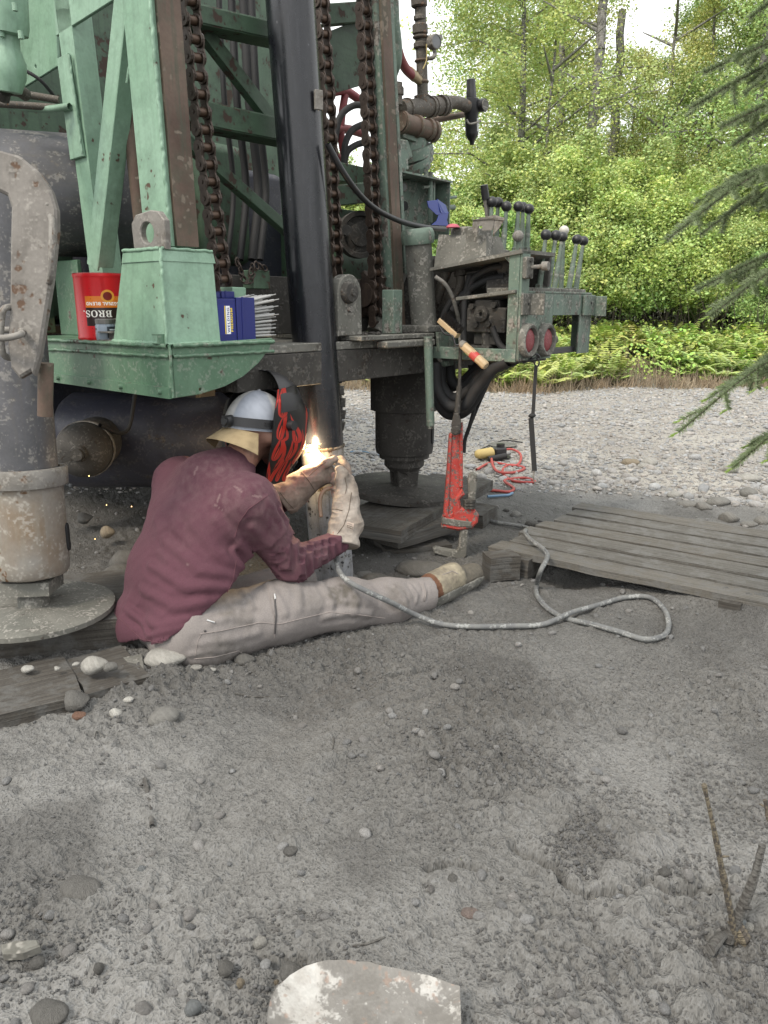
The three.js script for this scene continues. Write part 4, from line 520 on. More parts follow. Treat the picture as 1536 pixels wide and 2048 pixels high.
{ // near jack at the left side of the truck
  const f = onY(69, 1212, 0.14), L = toRig(f), g = jack(L.x, L.z); g.position.y = L.y = 0.14;
  const top = toRig(at(-20, 300, 2.5)).sub(L); top.y -= 0; const up = V(top.x, top.y - 0.0, top.z); up.y = top.y; const ax = toRig(at(40, 900, 2.37)).sub(L); const dir = ax.clone().normalize(); g.scale.setScalar(0.87);
  const O = V(0, 0, 0), H = 2.0, P = (t) => dir.clone().multiplyScalar(t);
  const lower = latheOn([[0.088, 0], [0.1, 0.005], [0.125, 0.012], [0.133, 0.024], [0.135, 0.06], [0.135, 0.37], [0.13, 0.39]], P(0.115), P(1), 36); obj('jack_barrel', lower, M.jack, g);
  obj('collar_ring', latheOn([[0.13, 0], [0.152, 0.002], [0.154, 0.01], [0.154, 0.06], [0.15, 0.066], [0.128, 0.066]], P(0.455), P(1), 36), M.steel, g);
  obj('jack_tube', latheOn([[0.122, 0], [0.122, 0.98], [0.1, 1.03], [0, 1.05]], P(0.47), P(2), 36), M.jackdark, g);
  obj('foot_block', [latheOn([[0.07, 0], [0.12, 0], [0.122, 0.05], [0.07, 0.055]], P(0.06), P(1), 4)], M.dusty, g);
  obj('ball_neck', [latheOn([[0.058, -0.01], [0.056, 0.03], [0.046, 0.04], [0.046, 0.07]], P(0.005), P(1), 20)], M.dusty, g);
  obj('foot_plate', lathe([[0, 0.012], [0.06, 0.01], [0.27, 0.002], [0.285, -0.004], [0.285, -0.022], [0, -0.022]], 48), M.dusty, g).position.y = 0;
  obj('slot', boxMM(-0.02, 0.02, -0.05, 0.05, -0.004, 0.004).translate(0, 0, 0), M.dark, g); const slot = g.children[g.children.length - 1];
  slot.geometry.dispose(); slot.geometry = (() => { const c = V(0.107, 0.255, 0.083).add(V(dir.x, 0, dir.z).multiplyScalar(0.25)); const e = prism([...ring(0, 0.032, 0.021, 16).slice(0, 9), ...ring(0, -0.032, 0.021, 16).slice(8, 17)], 0.012, 0.002); return e.rotateY(Math.atan2(0.107, 0.083)).translate(c.x, c.y, c.z); })();
  // battered hook plate with welded rebar handles hanging in front of the tube
  const d = 2.33, k = (a, b, dd = d) => toRig(at(a, b, dd - 0.2));
  const hp = part('hook_plate', plate([k(-40, 300), k(0, 300), k(40, 312), k(80, 345), k(108, 385), k(122, 425), k(126, 470), k(124, 560), k(118, 640), k(112, 720), k(104, 760), k(98, 752), k(78, 765), k(60, 745), k(50, 700), k(46, 610), k(36, 480), k(32, 420), k(22, 395), k(0, 384), k(-40, 380)], 0.03, 0.006, [], rigDir(V(-0.05, 0.2, 1)).normalize()), M.hook);
  const reb = (L2, nm) => part(nm, hose(L2.map(([a, b, dd]) => k(a, b, dd)), 0.0085, 50, 8), M.steel, hp);
  reb([[101, 432, 2.31], [104, 445, 2.26], [104, 500, 2.24], [101, 555, 2.25], [94, 572, 2.3]], 'rebar_handle'); reb([[58, 618, 2.32], [20, 614, 2.26], [8, 618, 2.24], [3, 640, 2.24], [3, 690, 2.24], [10, 712, 2.25], [66, 717, 2.32]], 'rebar_handle'); reb([[-30, 672, 2.2], [10, 676, 2.18], [38, 670, 2.19], [44, 665, 2.22], [36, 660, 2.26], [0, 660, 2.28], [-30, 662, 2.26]], 'rebar_ring');
  part('round_bar', [rod(k(92, 726, 2.3), k(90, 832, 2.3), 0.02, 0.02, 16)], M.rust, hp); part('spatter', [[102, 425], [94, 575], [60, 620], [70, 718], [98, 410]].map(([a, b]) => { const p = k(a, b, 2.315); return new THREE.SphereGeometry(0.014, 8, 6).scale(1, 0.7, 1).translate(p.x, p.y, p.z); }), M.steel, hp);
}
{ // far jack on wooden cribbing
  const f = onY(808, 972, 0.2), L = toRig(f), g = jack(L.x, L.z), s = 4.5 / FOCAL;
  const T = (px, py) => toRig(at(px, py, -f.z)).sub(V(L.x, 0, L.z)).y;
  const tilt = new THREE.Group(); obj('foot_plate', lathe([[0, 0.012], [0.29, 0.004], [0.3, -0.004], [0.3, -0.026], [0, -0.026]], 48).rotateX(0.06).rotateZ(-0.03).translate(0, 0.2, 0), M.mudsteel, g);
  obj('knuckle', [boxMM(-0.05, 0.05, 0.2, 0.32, -0.03, 0.03, 0.01), ...[-1, 1].map((q) => prism([[-0.05, 0], [0.05, 0], [0.06, 0.1], [0.03, 0.15], [-0.03, 0.15], [-0.06, 0.1]], 0.022, 0.004).translate(0, 0.2, q * 0.045)), rod(V(0, 0.3, -0.075), V(0, 0.3, 0.075), 0.03, 0.03, 16)].map((q) => q.rotateY(-0.5)), M.mudsteel, g);
  const y1 = T(808, 920), y2 = T(808, 812);
  obj('jack_rod', latheOn([[0.07, 0.28], [0.1, 0.31], [0.1, 0.345], [0.125, 0.35], [0.125, 0.37], [0.14, 0.375], [0.145, 0.4], [0.145, y2]], V(0, 0, 0), V(0, 1, 0), 32), M.mudsteel, g);
  obj('jack_tube', lathe([[0.145, y2 - 0.02], [0.168, y2 - 0.015], [0.168, 1.3], [0, 1.3]], 32), M.mudsteel, g);
  obj('drain_slot', [prism([...ring(0, 0.03, 0.015, 12).slice(0, 7), ...ring(0, -0.03, 0.015, 12).slice(6, 13)], 0.02, 0.001).translate(0, 0.47, 0.14).rotateY(0.32)], M.dark, g);
}
{ // truck chassis, body, axle and wheels behind
  part('truck_body', [boxMM(-0.1, 2.1, 1.02, 3.2, -5.2, -1.45, 0.02)], M.grimyShadeGreen); part('chassis_rail', [boxMM(0.55, 0.65, 0.72, 0.96, -5.2, -0.62)], M.mudsteel); part('chassis_rail', [boxMM(1.35, 1.45, 0.72, 0.96, -5.2, -0.62)], M.mudsteel);
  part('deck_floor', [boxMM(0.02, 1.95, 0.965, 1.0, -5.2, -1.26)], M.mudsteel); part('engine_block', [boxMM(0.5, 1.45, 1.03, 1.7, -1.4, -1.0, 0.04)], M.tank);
  part('axle', [rod(V(0.1, 0.52, -1.55), V(1.95, 0.52, -1.55), 0.07, 0.07, 14), new THREE.SphereGeometry(0.17, 16, 12).translate(1, 0.52, -1.55)], M.mudsteel);
  const wheel = (x, z) => { const g = new THREE.Group(); g.name = 'wheel'; g.position.set(x, 0.5, z); rig.add(g); const w = 0.13;
    obj('tyre', lathe([[0.27, -w * 0.8], [0.36, -w], [0.44, -w * 0.98], [0.482, -w * 0.85], [0.486, 0], [0.482, w * 0.85], [0.44, w * 0.98], [0.36, w], [0.27, w * 0.8], [0.27, -w * 0.8]], 56).rotateZ(Math.PI / 2), M.tyre, g);
    const tr = []; for (let i = 0; i < 44; i++) for (let c = 0; c < 4; c++) { const a = (i + (c % 2) * 0.5) / 44 * 6.2832; tr.push(prism([[-0.025, -0.024], [0.018, -0.03], [0.027, 0.022], [-0.016, 0.029]], 0.02, 0.003).rotateX(0).translate((c - 1.5) * 0.064, 0, 0.492).rotateX(a)); }
    kind(obj('tread_blocks', tr, M.tyre, g), 'stuff'); obj('rim', lathe([[0.1, -0.02], [0.18, -0.03], [0.24, -0.08], [0.27, -0.1], [0.27, 0.1], [0.2, 0.0], [0.1, 0.0]], 32).rotateZ(Math.PI / 2), M.mudsteel, g); return g; };
  for (const x of [1.86, 1.54]) wheel(x, -1.6); for (const x of [0.5, 0.2]) wheel(x, -3.1);
  { const c = toRig(at(160, 905, 3.1)), a = rigDir(V(0.18, 0.05, 1)); const t = part('air_tank', latheOn([[0, 0.05], [0.03, 0.05], [0.035, 0.02], [0.07, 0.012], [0.1, -0.01], [0.112, -0.05], [0.112, -0.4], [0, -0.4]], c, c.clone().add(a), 28), M.mudsteel); part('tank_port', [latheOn([[0, 0.045], [0.024, 0.045], [0.026, 0.0]], c.clone().addScaledVector(a, 0.03), c.clone().add(a.clone().multiplyScalar(2)), 14)], M.mudsteel, t); part('tank_band', latheOn([[0.116, -0.1], [0.12, -0.1], [0.12, -0.13], [0.114, -0.13]], c, c.clone().add(a), 28), M.steel, t); part('air_line', hose([c.clone().add(V(0.1, 0.1, 0)), c.clone().add(V(0.25, 0.05, -0.05)), c.clone().add(V(0.4, 0.3, -0.1)), c.clone().add(V(0.7, 0.2, -0.1)), c.clone().add(V(0.9, 0.4, -0.1))], 0.01, 40, 6), M.rubber, t); }
  part('added_gap_block', boxMM(-0.05, 2.0, 0.22, 0.94, -3.0, -2.45, 0.04), M.tank);  // dark box added to block the bright gap beneath the truck
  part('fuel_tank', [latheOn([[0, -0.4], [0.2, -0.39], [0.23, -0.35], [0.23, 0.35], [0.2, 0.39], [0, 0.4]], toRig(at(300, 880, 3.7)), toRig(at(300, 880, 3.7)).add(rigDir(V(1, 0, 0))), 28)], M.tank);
  // bundle of hydraulic hoses drooping under the control stand
  const H = [[[872, 725], [876, 780], [900, 812], [930, 810], [952, 780], [985, 740], [1015, 722]], [[880, 725], [884, 770], [905, 796], [940, 780], [965, 750], [1030, 718]], [[868, 730], [870, 790], [896, 828], [926, 825], [955, 790], [975, 745]], [[900, 725], [904, 760], [925, 772], [958, 745], [1000, 722]], [[876, 728], [874, 760], [890, 775], [930, 760], [960, 728]], [[940, 730], [950, 800], [940, 850], [930, 880], [928, 905]], [[995, 728], [965, 790], [940, 850]]];
  H.forEach((L, i) => part('hydraulic_hose', hose(L.map(([a, b]) => rx(a, b, 1.36 + 0.04 * i)), i > 4 ? 0.009 : 0.024, 50, 9), M.rubber));
  for (let i = 0; i < 5; i++) part('loose_wire', hose([rx(1042 - i * 4, 722, 1.42), rx(1020 - i * 9, 738 + i * 3, 1.42), rx(1000 - i * 14, 750 + i * 8, 1.44)], 0.002, 12, 4), M.steel);
  part('wire_rope', hose([rz(870, 553, 0.02), rz(890, 568, 0.05), rz(905, 595, 0.06), rz(914, 625, 0.06), rz(919, 650, 0.05), rz(921, 700, 0.05)], 0.0085, 40, 8), M.steel);
  part('power_cable', hose([rz(655, 288, -0.05), rz(690, 350, -0.04), rz(735, 405, -0.06), rz(800, 442, -0.1), rz(860, 456, -0.12), rz(890, 458, -0.14)], 0.011, 50, 8), M.black);
}
// ---------- casing being welded, and the things lying, hanging and standing about ----------
const canvasTex = (w, h, draw) => { const c = document.createElement('canvas'); c.width = w; c.height = h; const x = c.getContext('2d'); draw(x, w, h); const t = new THREE.CanvasTexture(c); t.colorSpace = THREE.SRGBColorSpace; t.magFilter = THREE.LinearFilter; return t; };
{
  const bot = at(668, 1175, 2.96), mid = at(644, 893, 2.96), topp = at(574, -90, 2.96), r = 0.0838;
  bot.addScaledVector(bot.clone().sub(mid).normalize(), 0.25);
  const blk = coat({ base: [0.007, 0.008, 0.011], alt: [0.012, 0.013, 0.017], chip: [0.1, 0.1, 0.11], dirt: [0.035, 0.036, 0.042], chipAt: 0.74, dirtAmt: 0.2, streak: 0.45, rough: 0.27, chipRough: 0.5, size: 0.55, bump: 0.0004 });
  const low = coat({ base: [0.3, 0.31, 0.33], alt: [0.42, 0.43, 0.45], chip: [0.03, 0.03, 0.035], dirt: [0.12, 0.11, 0.1], chipAt: 0.61, dirtAmt: 0.6, streak: 0.6, rough: 0.55, metal: 0.2, size: 0.4, dust: 0.3 });
  const c = thing('well_casing', 'tall black steel well casing standing in the mast, pale lower pipe welded on', 'casing', V(bot.x, 0, bot.z));
  const ax = bot.clone().sub(mid).normalize(), M2 = mid.clone().addScaledVector(ax, 0.004), bare = mid.clone().addScaledVector(ax, 0.16);
  const lo = (p) => p.clone().sub(c.position);
  obj('upper_pipe', [rod(lo(mid), lo(topp), r, r, 48)], blk, c);
  obj('bare_end', [rod(lo(bare), lo(M2), r * 0.998, r * 0.998, 48)], coat({ base: [0.34, 0.31, 0.28], alt: [0.44, 0.42, 0.39], chip: [0.12, 0.08, 0.05], dirt: [0.2, 0.16, 0.12], chipAt: 0.66, dirtAmt: 0.6, streak: 0.6, rough: 0.5, metal: 0.4, size: 0.3 }), c);
  obj('lower_pipe', [rod(lo(bot), lo(bare), r, r, 48)], low, c);
  const w = [], q = rng(8), u = V(1, 0, 0).addScaledVector(ax, -ax.x).normalize(), v = u.clone().cross(ax); for (let i = 0; i <= 90; i++) { const a = i / 90 * 6.2832; w.push(lo(mid).addScaledVector(u, Math.cos(a) * (r + 0.001)).addScaledVector(v, Math.sin(a) * (r + 0.001)).addScaledVector(ax, (q() - 0.5) * 0.004)); }
  obj('weld_bead', [hose(w, 0.0055, 220, 7)], M.rust, c);
  const k = at(637, 200, 2.9); obj('clip', [box(0.03, 0.062, 0.012, 0, 0, 0, 0.002).rotateY(0.5).translate(...lo(k).toArray())], M.steel, c);
}
{ // the arc: a tiny glowing melt with its light, and flying sparks
  const p = at(626, 893, 2.868), a = thing('welding_arc', 'bright glowing welding arc at the casing joint', 'welding arc', p);
  const glow = new THREE.MeshStandardMaterial({ color: 0x000000, emissive: new THREE.Color().setRGB(1, 0.72, 0.36), emissiveIntensity: 20 }), hot = new THREE.MeshStandardMaterial({ color: 0x000000, emissive: new THREE.Color().setRGB(1, 0.6, 0.22), emissiveIntensity: 5 });
  const core = obj('melt_pool', [stoneGeo(91, 2).toNonIndexed().scale(0.017, 0.008, 0.009), stoneGeo(92, 2).toNonIndexed().scale(0.009, 0.009, 0.008).translate(0.01, -0.012, 0.01)], glow, a);
  const q = rng(31), sp = []; for (let i = 0; i < 44; i++) { const th = q() * 6.283, up = q() * 1.7 - 1.2, L = 0.006 + 0.026 * q() * q(), d = V(Math.cos(th), up, Math.abs(Math.sin(th)) * 0.8 + 0.1).normalize(), s = d.clone().multiplyScalar(0.012 + 0.035 * q() * q()); sp.push(rod(s, s.clone().addScaledVector(d, L), 0.0007, 0.0003, 4)); }
  kind(obj('spark_spray', sp, hot, a), 'stuff');
  const L = new THREE.PointLight(new THREE.Color().setRGB(1, 0.72, 0.4), 0.45, 4); L.castShadow = true; L.position.set(-0.012, 0.004, 0.03); L.shadow.radius = 1; a.add(L);
  [[178, 952, 2.7], [213, 1010, 2.8], [263, 1013, 2.8], [236, 1246, 2.3], [190, 1078, 2.9], [306, 1455, 1.95], [316, 1462, 1.95], [335, 1466, 1.93], [357, 1311, 2.15], [344, 1449, 1.95]].forEach(([x, y, d]) => { const s = tag(obj('flying_spark', [stoneGeo(93, 1).toNonIndexed().scale(0.0013, 0.0018, 0.0013)], hot), 'tiny orange spark thrown clear of the weld', 'spark', 'sparks thrown from the weld'); s.position.copy(at(x, y, d)); });
}
{ // coffee can, jar, rod tubs on the deck
  const p = toWorld(V(0.1, DT, -0.5)); const can = thing('coffee_can', 'large red coffee can standing upside down on the green deck', 'can', V(p.x, DT, p.z));
  const lab = canvasTex(1024, 440, (x, w, h) => { x.fillStyle = '#c8141c'; x.fillRect(0, 0, w, h); x.fillStyle = '#b01018'; for (let i = 0; i < 500; i++) x.fillRect((i * 7919) % w, (i * 104729) % h, 3, 2); const pn = (x0, x1, y0, y1, c) => { x.fillStyle = c; x.fillRect(x0, y0, x1 - x0, y1 - y0); };
    pn(520, 760, 150, 225, '#e07a1e'); pn(520, 770, 225, 345, '#2a1512'); pn(180, 300, 120, 345, '#e07a1e'); pn(195, 285, 345, 395, '#2a1512'); x.fillStyle = '#e9a13a'; x.beginPath(); x.arc(665, 150, 42, 0, 7); x.fill(); x.fillStyle = '#7a1a12'; x.beginPath(); x.arc(665, 150, 28, 0, 7); x.fill();
    const tx = (s, cx, cy, f, c) => { x.save(); x.translate(cx, cy); x.rotate(Math.PI); x.fillStyle = c; x.font = f; x.textAlign = 'center'; x.textBaseline = 'middle'; x.fillText(s, 0, 0); x.restore(); };
    tx('ORIGINAL BLEND', 650, 198, 'bold 30px sans-serif', '#fff'); tx('BROS.', 590, 265, 'bold 62px serif', '#f4efe6'); tx('HILLS', 660, 315, 'bold 52px serif', '#f4efe6'); tx('MILLS', 240, 370, 'bold 34px sans-serif', '#eee'); for (let i = 0; i < 10; i++) tx('dark roast ground coffee', 240, 140 + i * 19, '11px sans-serif', '#7a2a08'); tx('medium', 250, 60, '26px serif', '#3a0a0a'); x.fillStyle = '#5a0a10'; for (let i = 0; i < 120; i++) x.fillRect((i * 7877) % w, 90 + (i * 5231) % 330, 2 + i % 5, 2 + i % 3); });
  const g = lathe([[0.084, 0.0], [0.087, 0.004], [0.087, 0.008], [0.085, 0.012], [0.085, 0.2], [0.087, 0.204], [0.087, 0.21], [0.084, 0.214]], 48); const P = g.attributes.position, U = g.attributes.uv;
  for (let i = 0; i < P.count; i++) { U.setY(i, P.getY(i) / 0.214); } // wrap the printed label once round
  for (let i = 0; i < P.count; i += 3) { const an = [0, 1, 2].map((k) => (Math.atan2(P.getX(i + k), P.getZ(i + k)) / 6.2832 + 1.0 + 0.56) % 1); if (Math.max(...an) - Math.min(...an) > 0.5) an.forEach((v, k) => { if (v < 0.5) an[k] += 1; }); an.forEach((v, k) => U.setX(i + k, v)); }
  obj('can_body', g, new THREE.MeshStandardMaterial({ map: lab, roughness: 0.4 }), can); obj('can_end', [lathe([[0, 0.208], [0.083, 0.208], [0.0845, 0.215], [0.086, 0.213]], 48)], plain(0.3, 0.05, 0.04, 0.4, 0.4), can);
  const j = toWorld(rx(212, 668, 0.055).setY(DT)), jar = thing('small_jar', 'small pewter lidded jar beside the red can', 'jar', V(j.x, DT + 0.001, j.z));
  const jl = canvasTex(256, 128, (x, w, h) => { x.fillStyle = '#8f9aa6'; x.fillRect(0, 0, w, h); x.fillStyle = '#2c333c'; x.fillRect(20, 20, 90, 90); x.fillRect(150, 30, 80, 20); x.fillStyle = '#d5dbe0'; x.fillRect(30, 40, 60, 10); x.fillRect(30, 60, 50, 6); x.fillRect(150, 70, 70, 30); });
  const jg = lathe([[0, 0], [0.03, 0], [0.032, 0.006], [0.032, 0.046], [0.029, 0.052]], 28); for (let i = 0; i < jg.attributes.uv.count; i++) jg.attributes.uv.setXY(i, jg.attributes.uv.getX(i) / 0.2 * 1, jg.attributes.position.getY(i) / 0.052); jl.wrapS = THREE.RepeatWrapping;
  obj('jar_body', jg, new THREE.MeshStandardMaterial({ map: jl, roughness: 0.4 }), jar); obj('lid', [lathe([[0.029, 0.052], [0.031, 0.053], [0.031, 0.066], [0.029, 0.068], [0, 0.068]], 28)], plain(0.28, 0.27, 0.25, 0.5, 0.6), jar);
  // electrode tubs
  const bl = plain(0.014, 0.022, 0.17, 0.35), tub = (px0, px1, pyT, pyB, z, label) => { const a = rz(px0, 640, z), b = rz(px1, 640, z), h = rz(470, pyT, z).y - DT, w = 0.09, L = b.x - a.x, o = toWorld(V(a.x, DT + 0.001, z - w / 2)), t = thing('rod_tub', label, 'rod box', o, RT); t.userData.L = L; t.userData.h = h;
    const tk = 0.004; obj('tub_body', [boxMM(0, L * 0.62, 0, h, w / 2 - tk, w / 2, 0.0015), boxMM(0, L * 0.62, 0, h, -w / 2, -w / 2 + tk, 0.0015), boxMM(0, L * 0.62, 0, tk, -w / 2 + tk, w / 2 - tk, 0.001), boxMM(0, L * 0.62, h - tk, h, -w / 2 + tk, w / 2 - tk, 0.001), boxMM(0, tk, tk, h - tk, -w / 2 + tk, w / 2 - tk, 0.001)], bl, t);
    const e = 0.004, yy = (s) => [boxMM(L * 0.62, L, -0.0, h + e, s > 0 ? w / 2 : -w / 2 - e, s > 0 ? w / 2 + e : -w / 2, 0.0015)]; obj('tub_collar', [...yy(1), ...yy(-1), boxMM(L * 0.62, L, h, h + e, -w / 2, w / 2, 0.001), boxMM(L * 0.62, L, 0.0, tk, -w / 2, w / 2, 0.001), boxMM(L * 0.72, L * 0.76, 0, h + e + 0.002, w / 2 + e, w / 2 + e + 0.002, 0.0005)], bl, t); return t; };
  const t1 = tub(410, 509, 598, 671, -0.045, 'open blue plastic tub of welding rods lying on the deck edge'); const L = t1.userData.L, h = t1.userData.h; delete t1.userData.L; delete t1.userData.h;
  const txt = canvasTex(256, 256, (x) => { x.fillStyle = '#141f6e'; x.fillRect(0, 0, 256, 256); x.save(); x.translate(128, 128); x.rotate(-Math.PI / 2); x.fillStyle = '#f1d21e'; x.font = 'bold 44px sans-serif'; x.textAlign = 'center'; x.fillText('PREMIUM', 0, 92); x.fillStyle = '#e8e8e8'; x.fillRect(-118, -8, 236, 62); x.fillStyle = '#141f6e'; x.font = 'bold 46px sans-serif'; x.fillText('WELDING', 0, 42); x.fillStyle = '#f1d21e'; x.fillRect(-118, -28, 236, 12); x.restore(); });
  const lg = new THREE.PlaneGeometry(L * 0.34, h * 0.72).translate(L * 0.42, h * 0.5, 0.0462); obj('printed_label', lg, new THREE.MeshStandardMaterial({ map: txt, roughness: 0.4 }), t1);
  const t2 = tub(400, 470, 586, 671, -0.16, 'second blue plastic rod tub tucked behind the open one'); delete t2.userData.L; delete t2.userData.h;
  const rodG = merged([rod(V(0, 0, 0), V(0.2, 0, 0), 0.0042, 0.0042, 8), rod(V(0.2, 0, 0), V(0.224, 0, 0), 0.0018, 0.0017, 6)]), rm = plain(0.42, 0.42, 0.41, 0.8), q = rng(12);
  for (let i = 0; i < 11; i++) for (let k = 0; k < 6; k++) { const y = 0.006 + i * (h - 0.03) / 11 + q() * 0.003, z = -0.032 + k * 0.0125 + q() * 0.003, x = L - 0.135 + q() * 0.02 + (k - 3) * 0.006; const m = new THREE.Mesh(rodG, rm); m.name = numbered('welding_rod'); const o = toWorld(V(t1.position.x, 0, 0)); m.position.copy(V(x, y + 0.004, z).applyAxisAngle(V(0, 1, 0), RT).add(t1.position)); m.rotation.set(0, RT + (q() - 0.5) * 0.08, i > 8 ? 0.13 + 0.03 * (i - 8) : 0.02 + (q() - 0.5) * 0.03 + i * 0.01, 'YXZ'); m.castShadow = m.receiveShadow = true; tag(m, 'grey coated welding rod sticking out of the open blue tub', 'welding rod', 'welding rods in the open blue tub'); scene.add(m); }
  // blue plastic box jammed beside the cabinet
  const q2 = (a, b, z = -0.26) => rz(a, b, z), o2 = toWorld(q2(878, 450)), bx = thing('blue_rod_carton', 'crumpled blue plastic carton wedged by the tool cabinet', 'carton', o2, RT), lc = (a, b, z) => q2(a, b, z).sub(toRig(o2)); const bb = plain(0.02, 0.045, 0.28, 0.4);
  obj('front_panel', [plate([lc(853, 402), lc(873, 400), lc(890, 428), lc(872, 430), lc(856, 415)], 0.004, 0.0008), plate([lc(873, 398), lc(890, 410, -0.29), lc(895, 425, -0.29), lc(886, 432), lc(878, 424)], 0.004, 0.0008)], bb, bx); obj('base_panel', [plate([lc(876, 430), lc(896, 424), lc(893, 440), lc(896, 452), lc(862, 450), lc(872, 442)], 0.004, 0.0008)], bb, bx);
  const pk = tag(obj('pink_cap', [new THREE.SphereGeometry(0.024, 16, 10, 0, 6.3, 0, 1.5).scale(1.2, 0.7, 1)], plain(0.5, 0.1, 0.14, 0.6)), 'small pink cap on the grey casting', 'cap'); pk.position.copy(toWorld(rx(906, 456, 1.36)));
}
{ // wire brush stuck on the wrench hanger
  const a = rx(880, 640, 1.25), b = rx(921, 680, 1.25), c = rx(975, 735, 1.25), O = toWorld(b), t = thing('wire_brush', 'wooden-handled wire brush propped against the rig tail', 'wire brush', O, RT), lc = (p) => p.clone().sub(b);
  const wood = coat({ base: [0.5, 0.36, 0.2], alt: [0.58, 0.44, 0.27], chip: [0.3, 0.2, 0.1], dirt: [0.4, 0.28, 0.15], chipAt: 0.74, dirtAmt: 0.4, streak: 0.5, rough: 0.6, size: 0.2, bump: 0.0003 }), u = c.clone().sub(a).normalize();
  obj('brush_block', [bar(lc(a), lc(rx(916, 672, 1.25)), 0.03, 0.022, V(1, 0, 0))], wood, t);
  obj('ferrule', [rod(lc(rx(922, 688, 1.25)), lc(rx(930, 692, 1.25)), 0.017, 0.018, 16)], M.steel, t); obj('handle', latheOn([[0.0, 0], [0.017, 0], [0.0185, 0.05], [0.0175, 0.1], [0.0185, 0.128], [0.015, 0.136], [0, 0.137]], lc(rx(926, 690, 1.25)), lc(rx(976, 736, 1.25)), 20), wood, t);
  obj('red_band', [rod(lc(rx(944, 707, 1.25)), lc(rx(955, 717, 1.25)), 0.0188, 0.0188, 18)], plain(0.5, 0.06, 0.05, 0.6), t); obj('green_band', [rod(lc(rx(938, 702, 1.25)), lc(rz(942.5, 706, 0.12)), 0.0188, 0.0188, 18)], plain(0.15, 0.4, 0.08, 0.6), t);
  const q = rng(44), br = []; const n = V(0, u.z, -u.y).normalize(); if (n.y < 0) n.negate(); for (let i = 0; i < 420; i++) { const s = q(), p = lc(a).lerp(lc(rx(916, 672, 1.25)), s).add(V((q() - 0.5) * 0.026, 0, 0)).addScaledVector(n, 0.01); br.push(rod(p, p.clone().addScaledVector(n, 0.028 + q() * 0.006).add(V((q() - 0.5) * 0.008, (q() - 0.5) * 0.008, (q() - 0.5) * 0.01)), 0.0006, 0.0006, 3)); } kind(obj('bristles', br, M.black, t), 'stuff');
  obj('wire_bail', [hose([lc(rx(880, 655, 1.24)), lc(rx(890, 668, 1.23)), lc(rx(905, 672, 1.23)), lc(rx(912, 690, 1.23)), lc(rx(922, 688, 1.24))], 0.004, 24, 6)], M.black, t);
}
{ // red pipe wrench hung by a rod
  const d = 3.22, w = (a, b, dd = d) => at(a, b, dd), O = w(905, 1112), t = thing('pipe_wrench', 'big red pipe wrench hanging jaw down from a steel rod', 'wrench', O), lc = (a, b, dd) => w(a, b, dd).sub(O), P = (L, th, dd, bev = 0.004) => plate(L.map(([a, b]) => lc(a, b, dd)), th, bev, [], V(0, 0, 1));
  const red = coat({ base: [0.42, 0.04, 0.03], alt: [0.52, 0.06, 0.045], chip: [0.13, 0.1, 0.09], dirt: [0.2, 0.06, 0.05], chipAt: 0.55, dirtAmt: 0.5, rough: 0.5, size: 0.25, dust: 0.3 }), iron = M.dusty;
  obj('hanger_rod', [rod(lc(921, 695), lc(919, 775), 0.0075, 0.0075, 10), rod(lc(919, 772), lc(914, 826), 0.011, 0.012, 12)], M.mudsteel, t);
  obj('clevis', [P([[905, 870], [903, 850], [908, 828], [918, 826], [923, 845], [921, 868]], 0.02, d - 0.03), P([[905, 870], [903, 850], [908, 828], [918, 826], [923, 845], [921, 868]], 0.012, d + 0.03), rod(lc(911, 861, d - 0.06), lc(911, 861, d + 0.04), 0.02, 0.02, 16), boltAt(lc(911, 861, d - 0.065), V(0, 0, 1), 0.015, 0.012)], M.mudsteel, t);
  const h = obj('handle', [P([[900, 868], [926, 845], [926, 975], [920, 985], [908, 1034], [886, 1036], [893, 960]], 0.03, d - 0.006, 0.006), P([[899, 870], [905, 868], [897, 1034], [887, 1034], [893, 960]], 0.046, d - 0.014, 0.004), P([[919, 856], [926, 850], [926, 976], [918, 976]], 0.046, d - 0.014, 0.004), P([[893, 1030], [907, 1026], [906, 1036], [890, 1037]], 0.046, d - 0.014, 0.004)], red, t);
  obj('head', [P([[886, 1034], [883, 1056], [916, 1062], [944, 1058], [956, 1046], [958, 1031], [950, 1020], [923, 1016], [920, 1000], [930, 990], [924, 977], [908, 1000], [905, 1034]], 0.05, d - 0.016, 0.008)], red, t);
  obj('jaw_teeth', [P([[884, 1040], [886, 1036], [944, 1044], [942, 1054], [916, 1054], [884, 1048]], 0.056, d - 0.02, 0.003)], iron, t);
  obj('adjusting_nut', [...[0, 1, 2].map((i) => rod(lc(939, 998 + i * 6.3), lc(939, 1003 + i * 6.3), 0.028, 0.028, 20))], M.mudsteel, t);
  obj('hook_jaw', [P([[937, 1000], [936, 960], [939, 948], [947, 945], [955, 950], [955, 970], [951, 1000]], 0.03, d - 0.004, 0.006), P([[920, 1060], [937, 1060], [934, 1112], [928, 1120], [896, 1116], [868, 1108], [866, 1098], [872, 1095], [900, 1101], [914, 1102], [918, 1095]], 0.036, d - 0.008, 0.006)], iron, t);
}
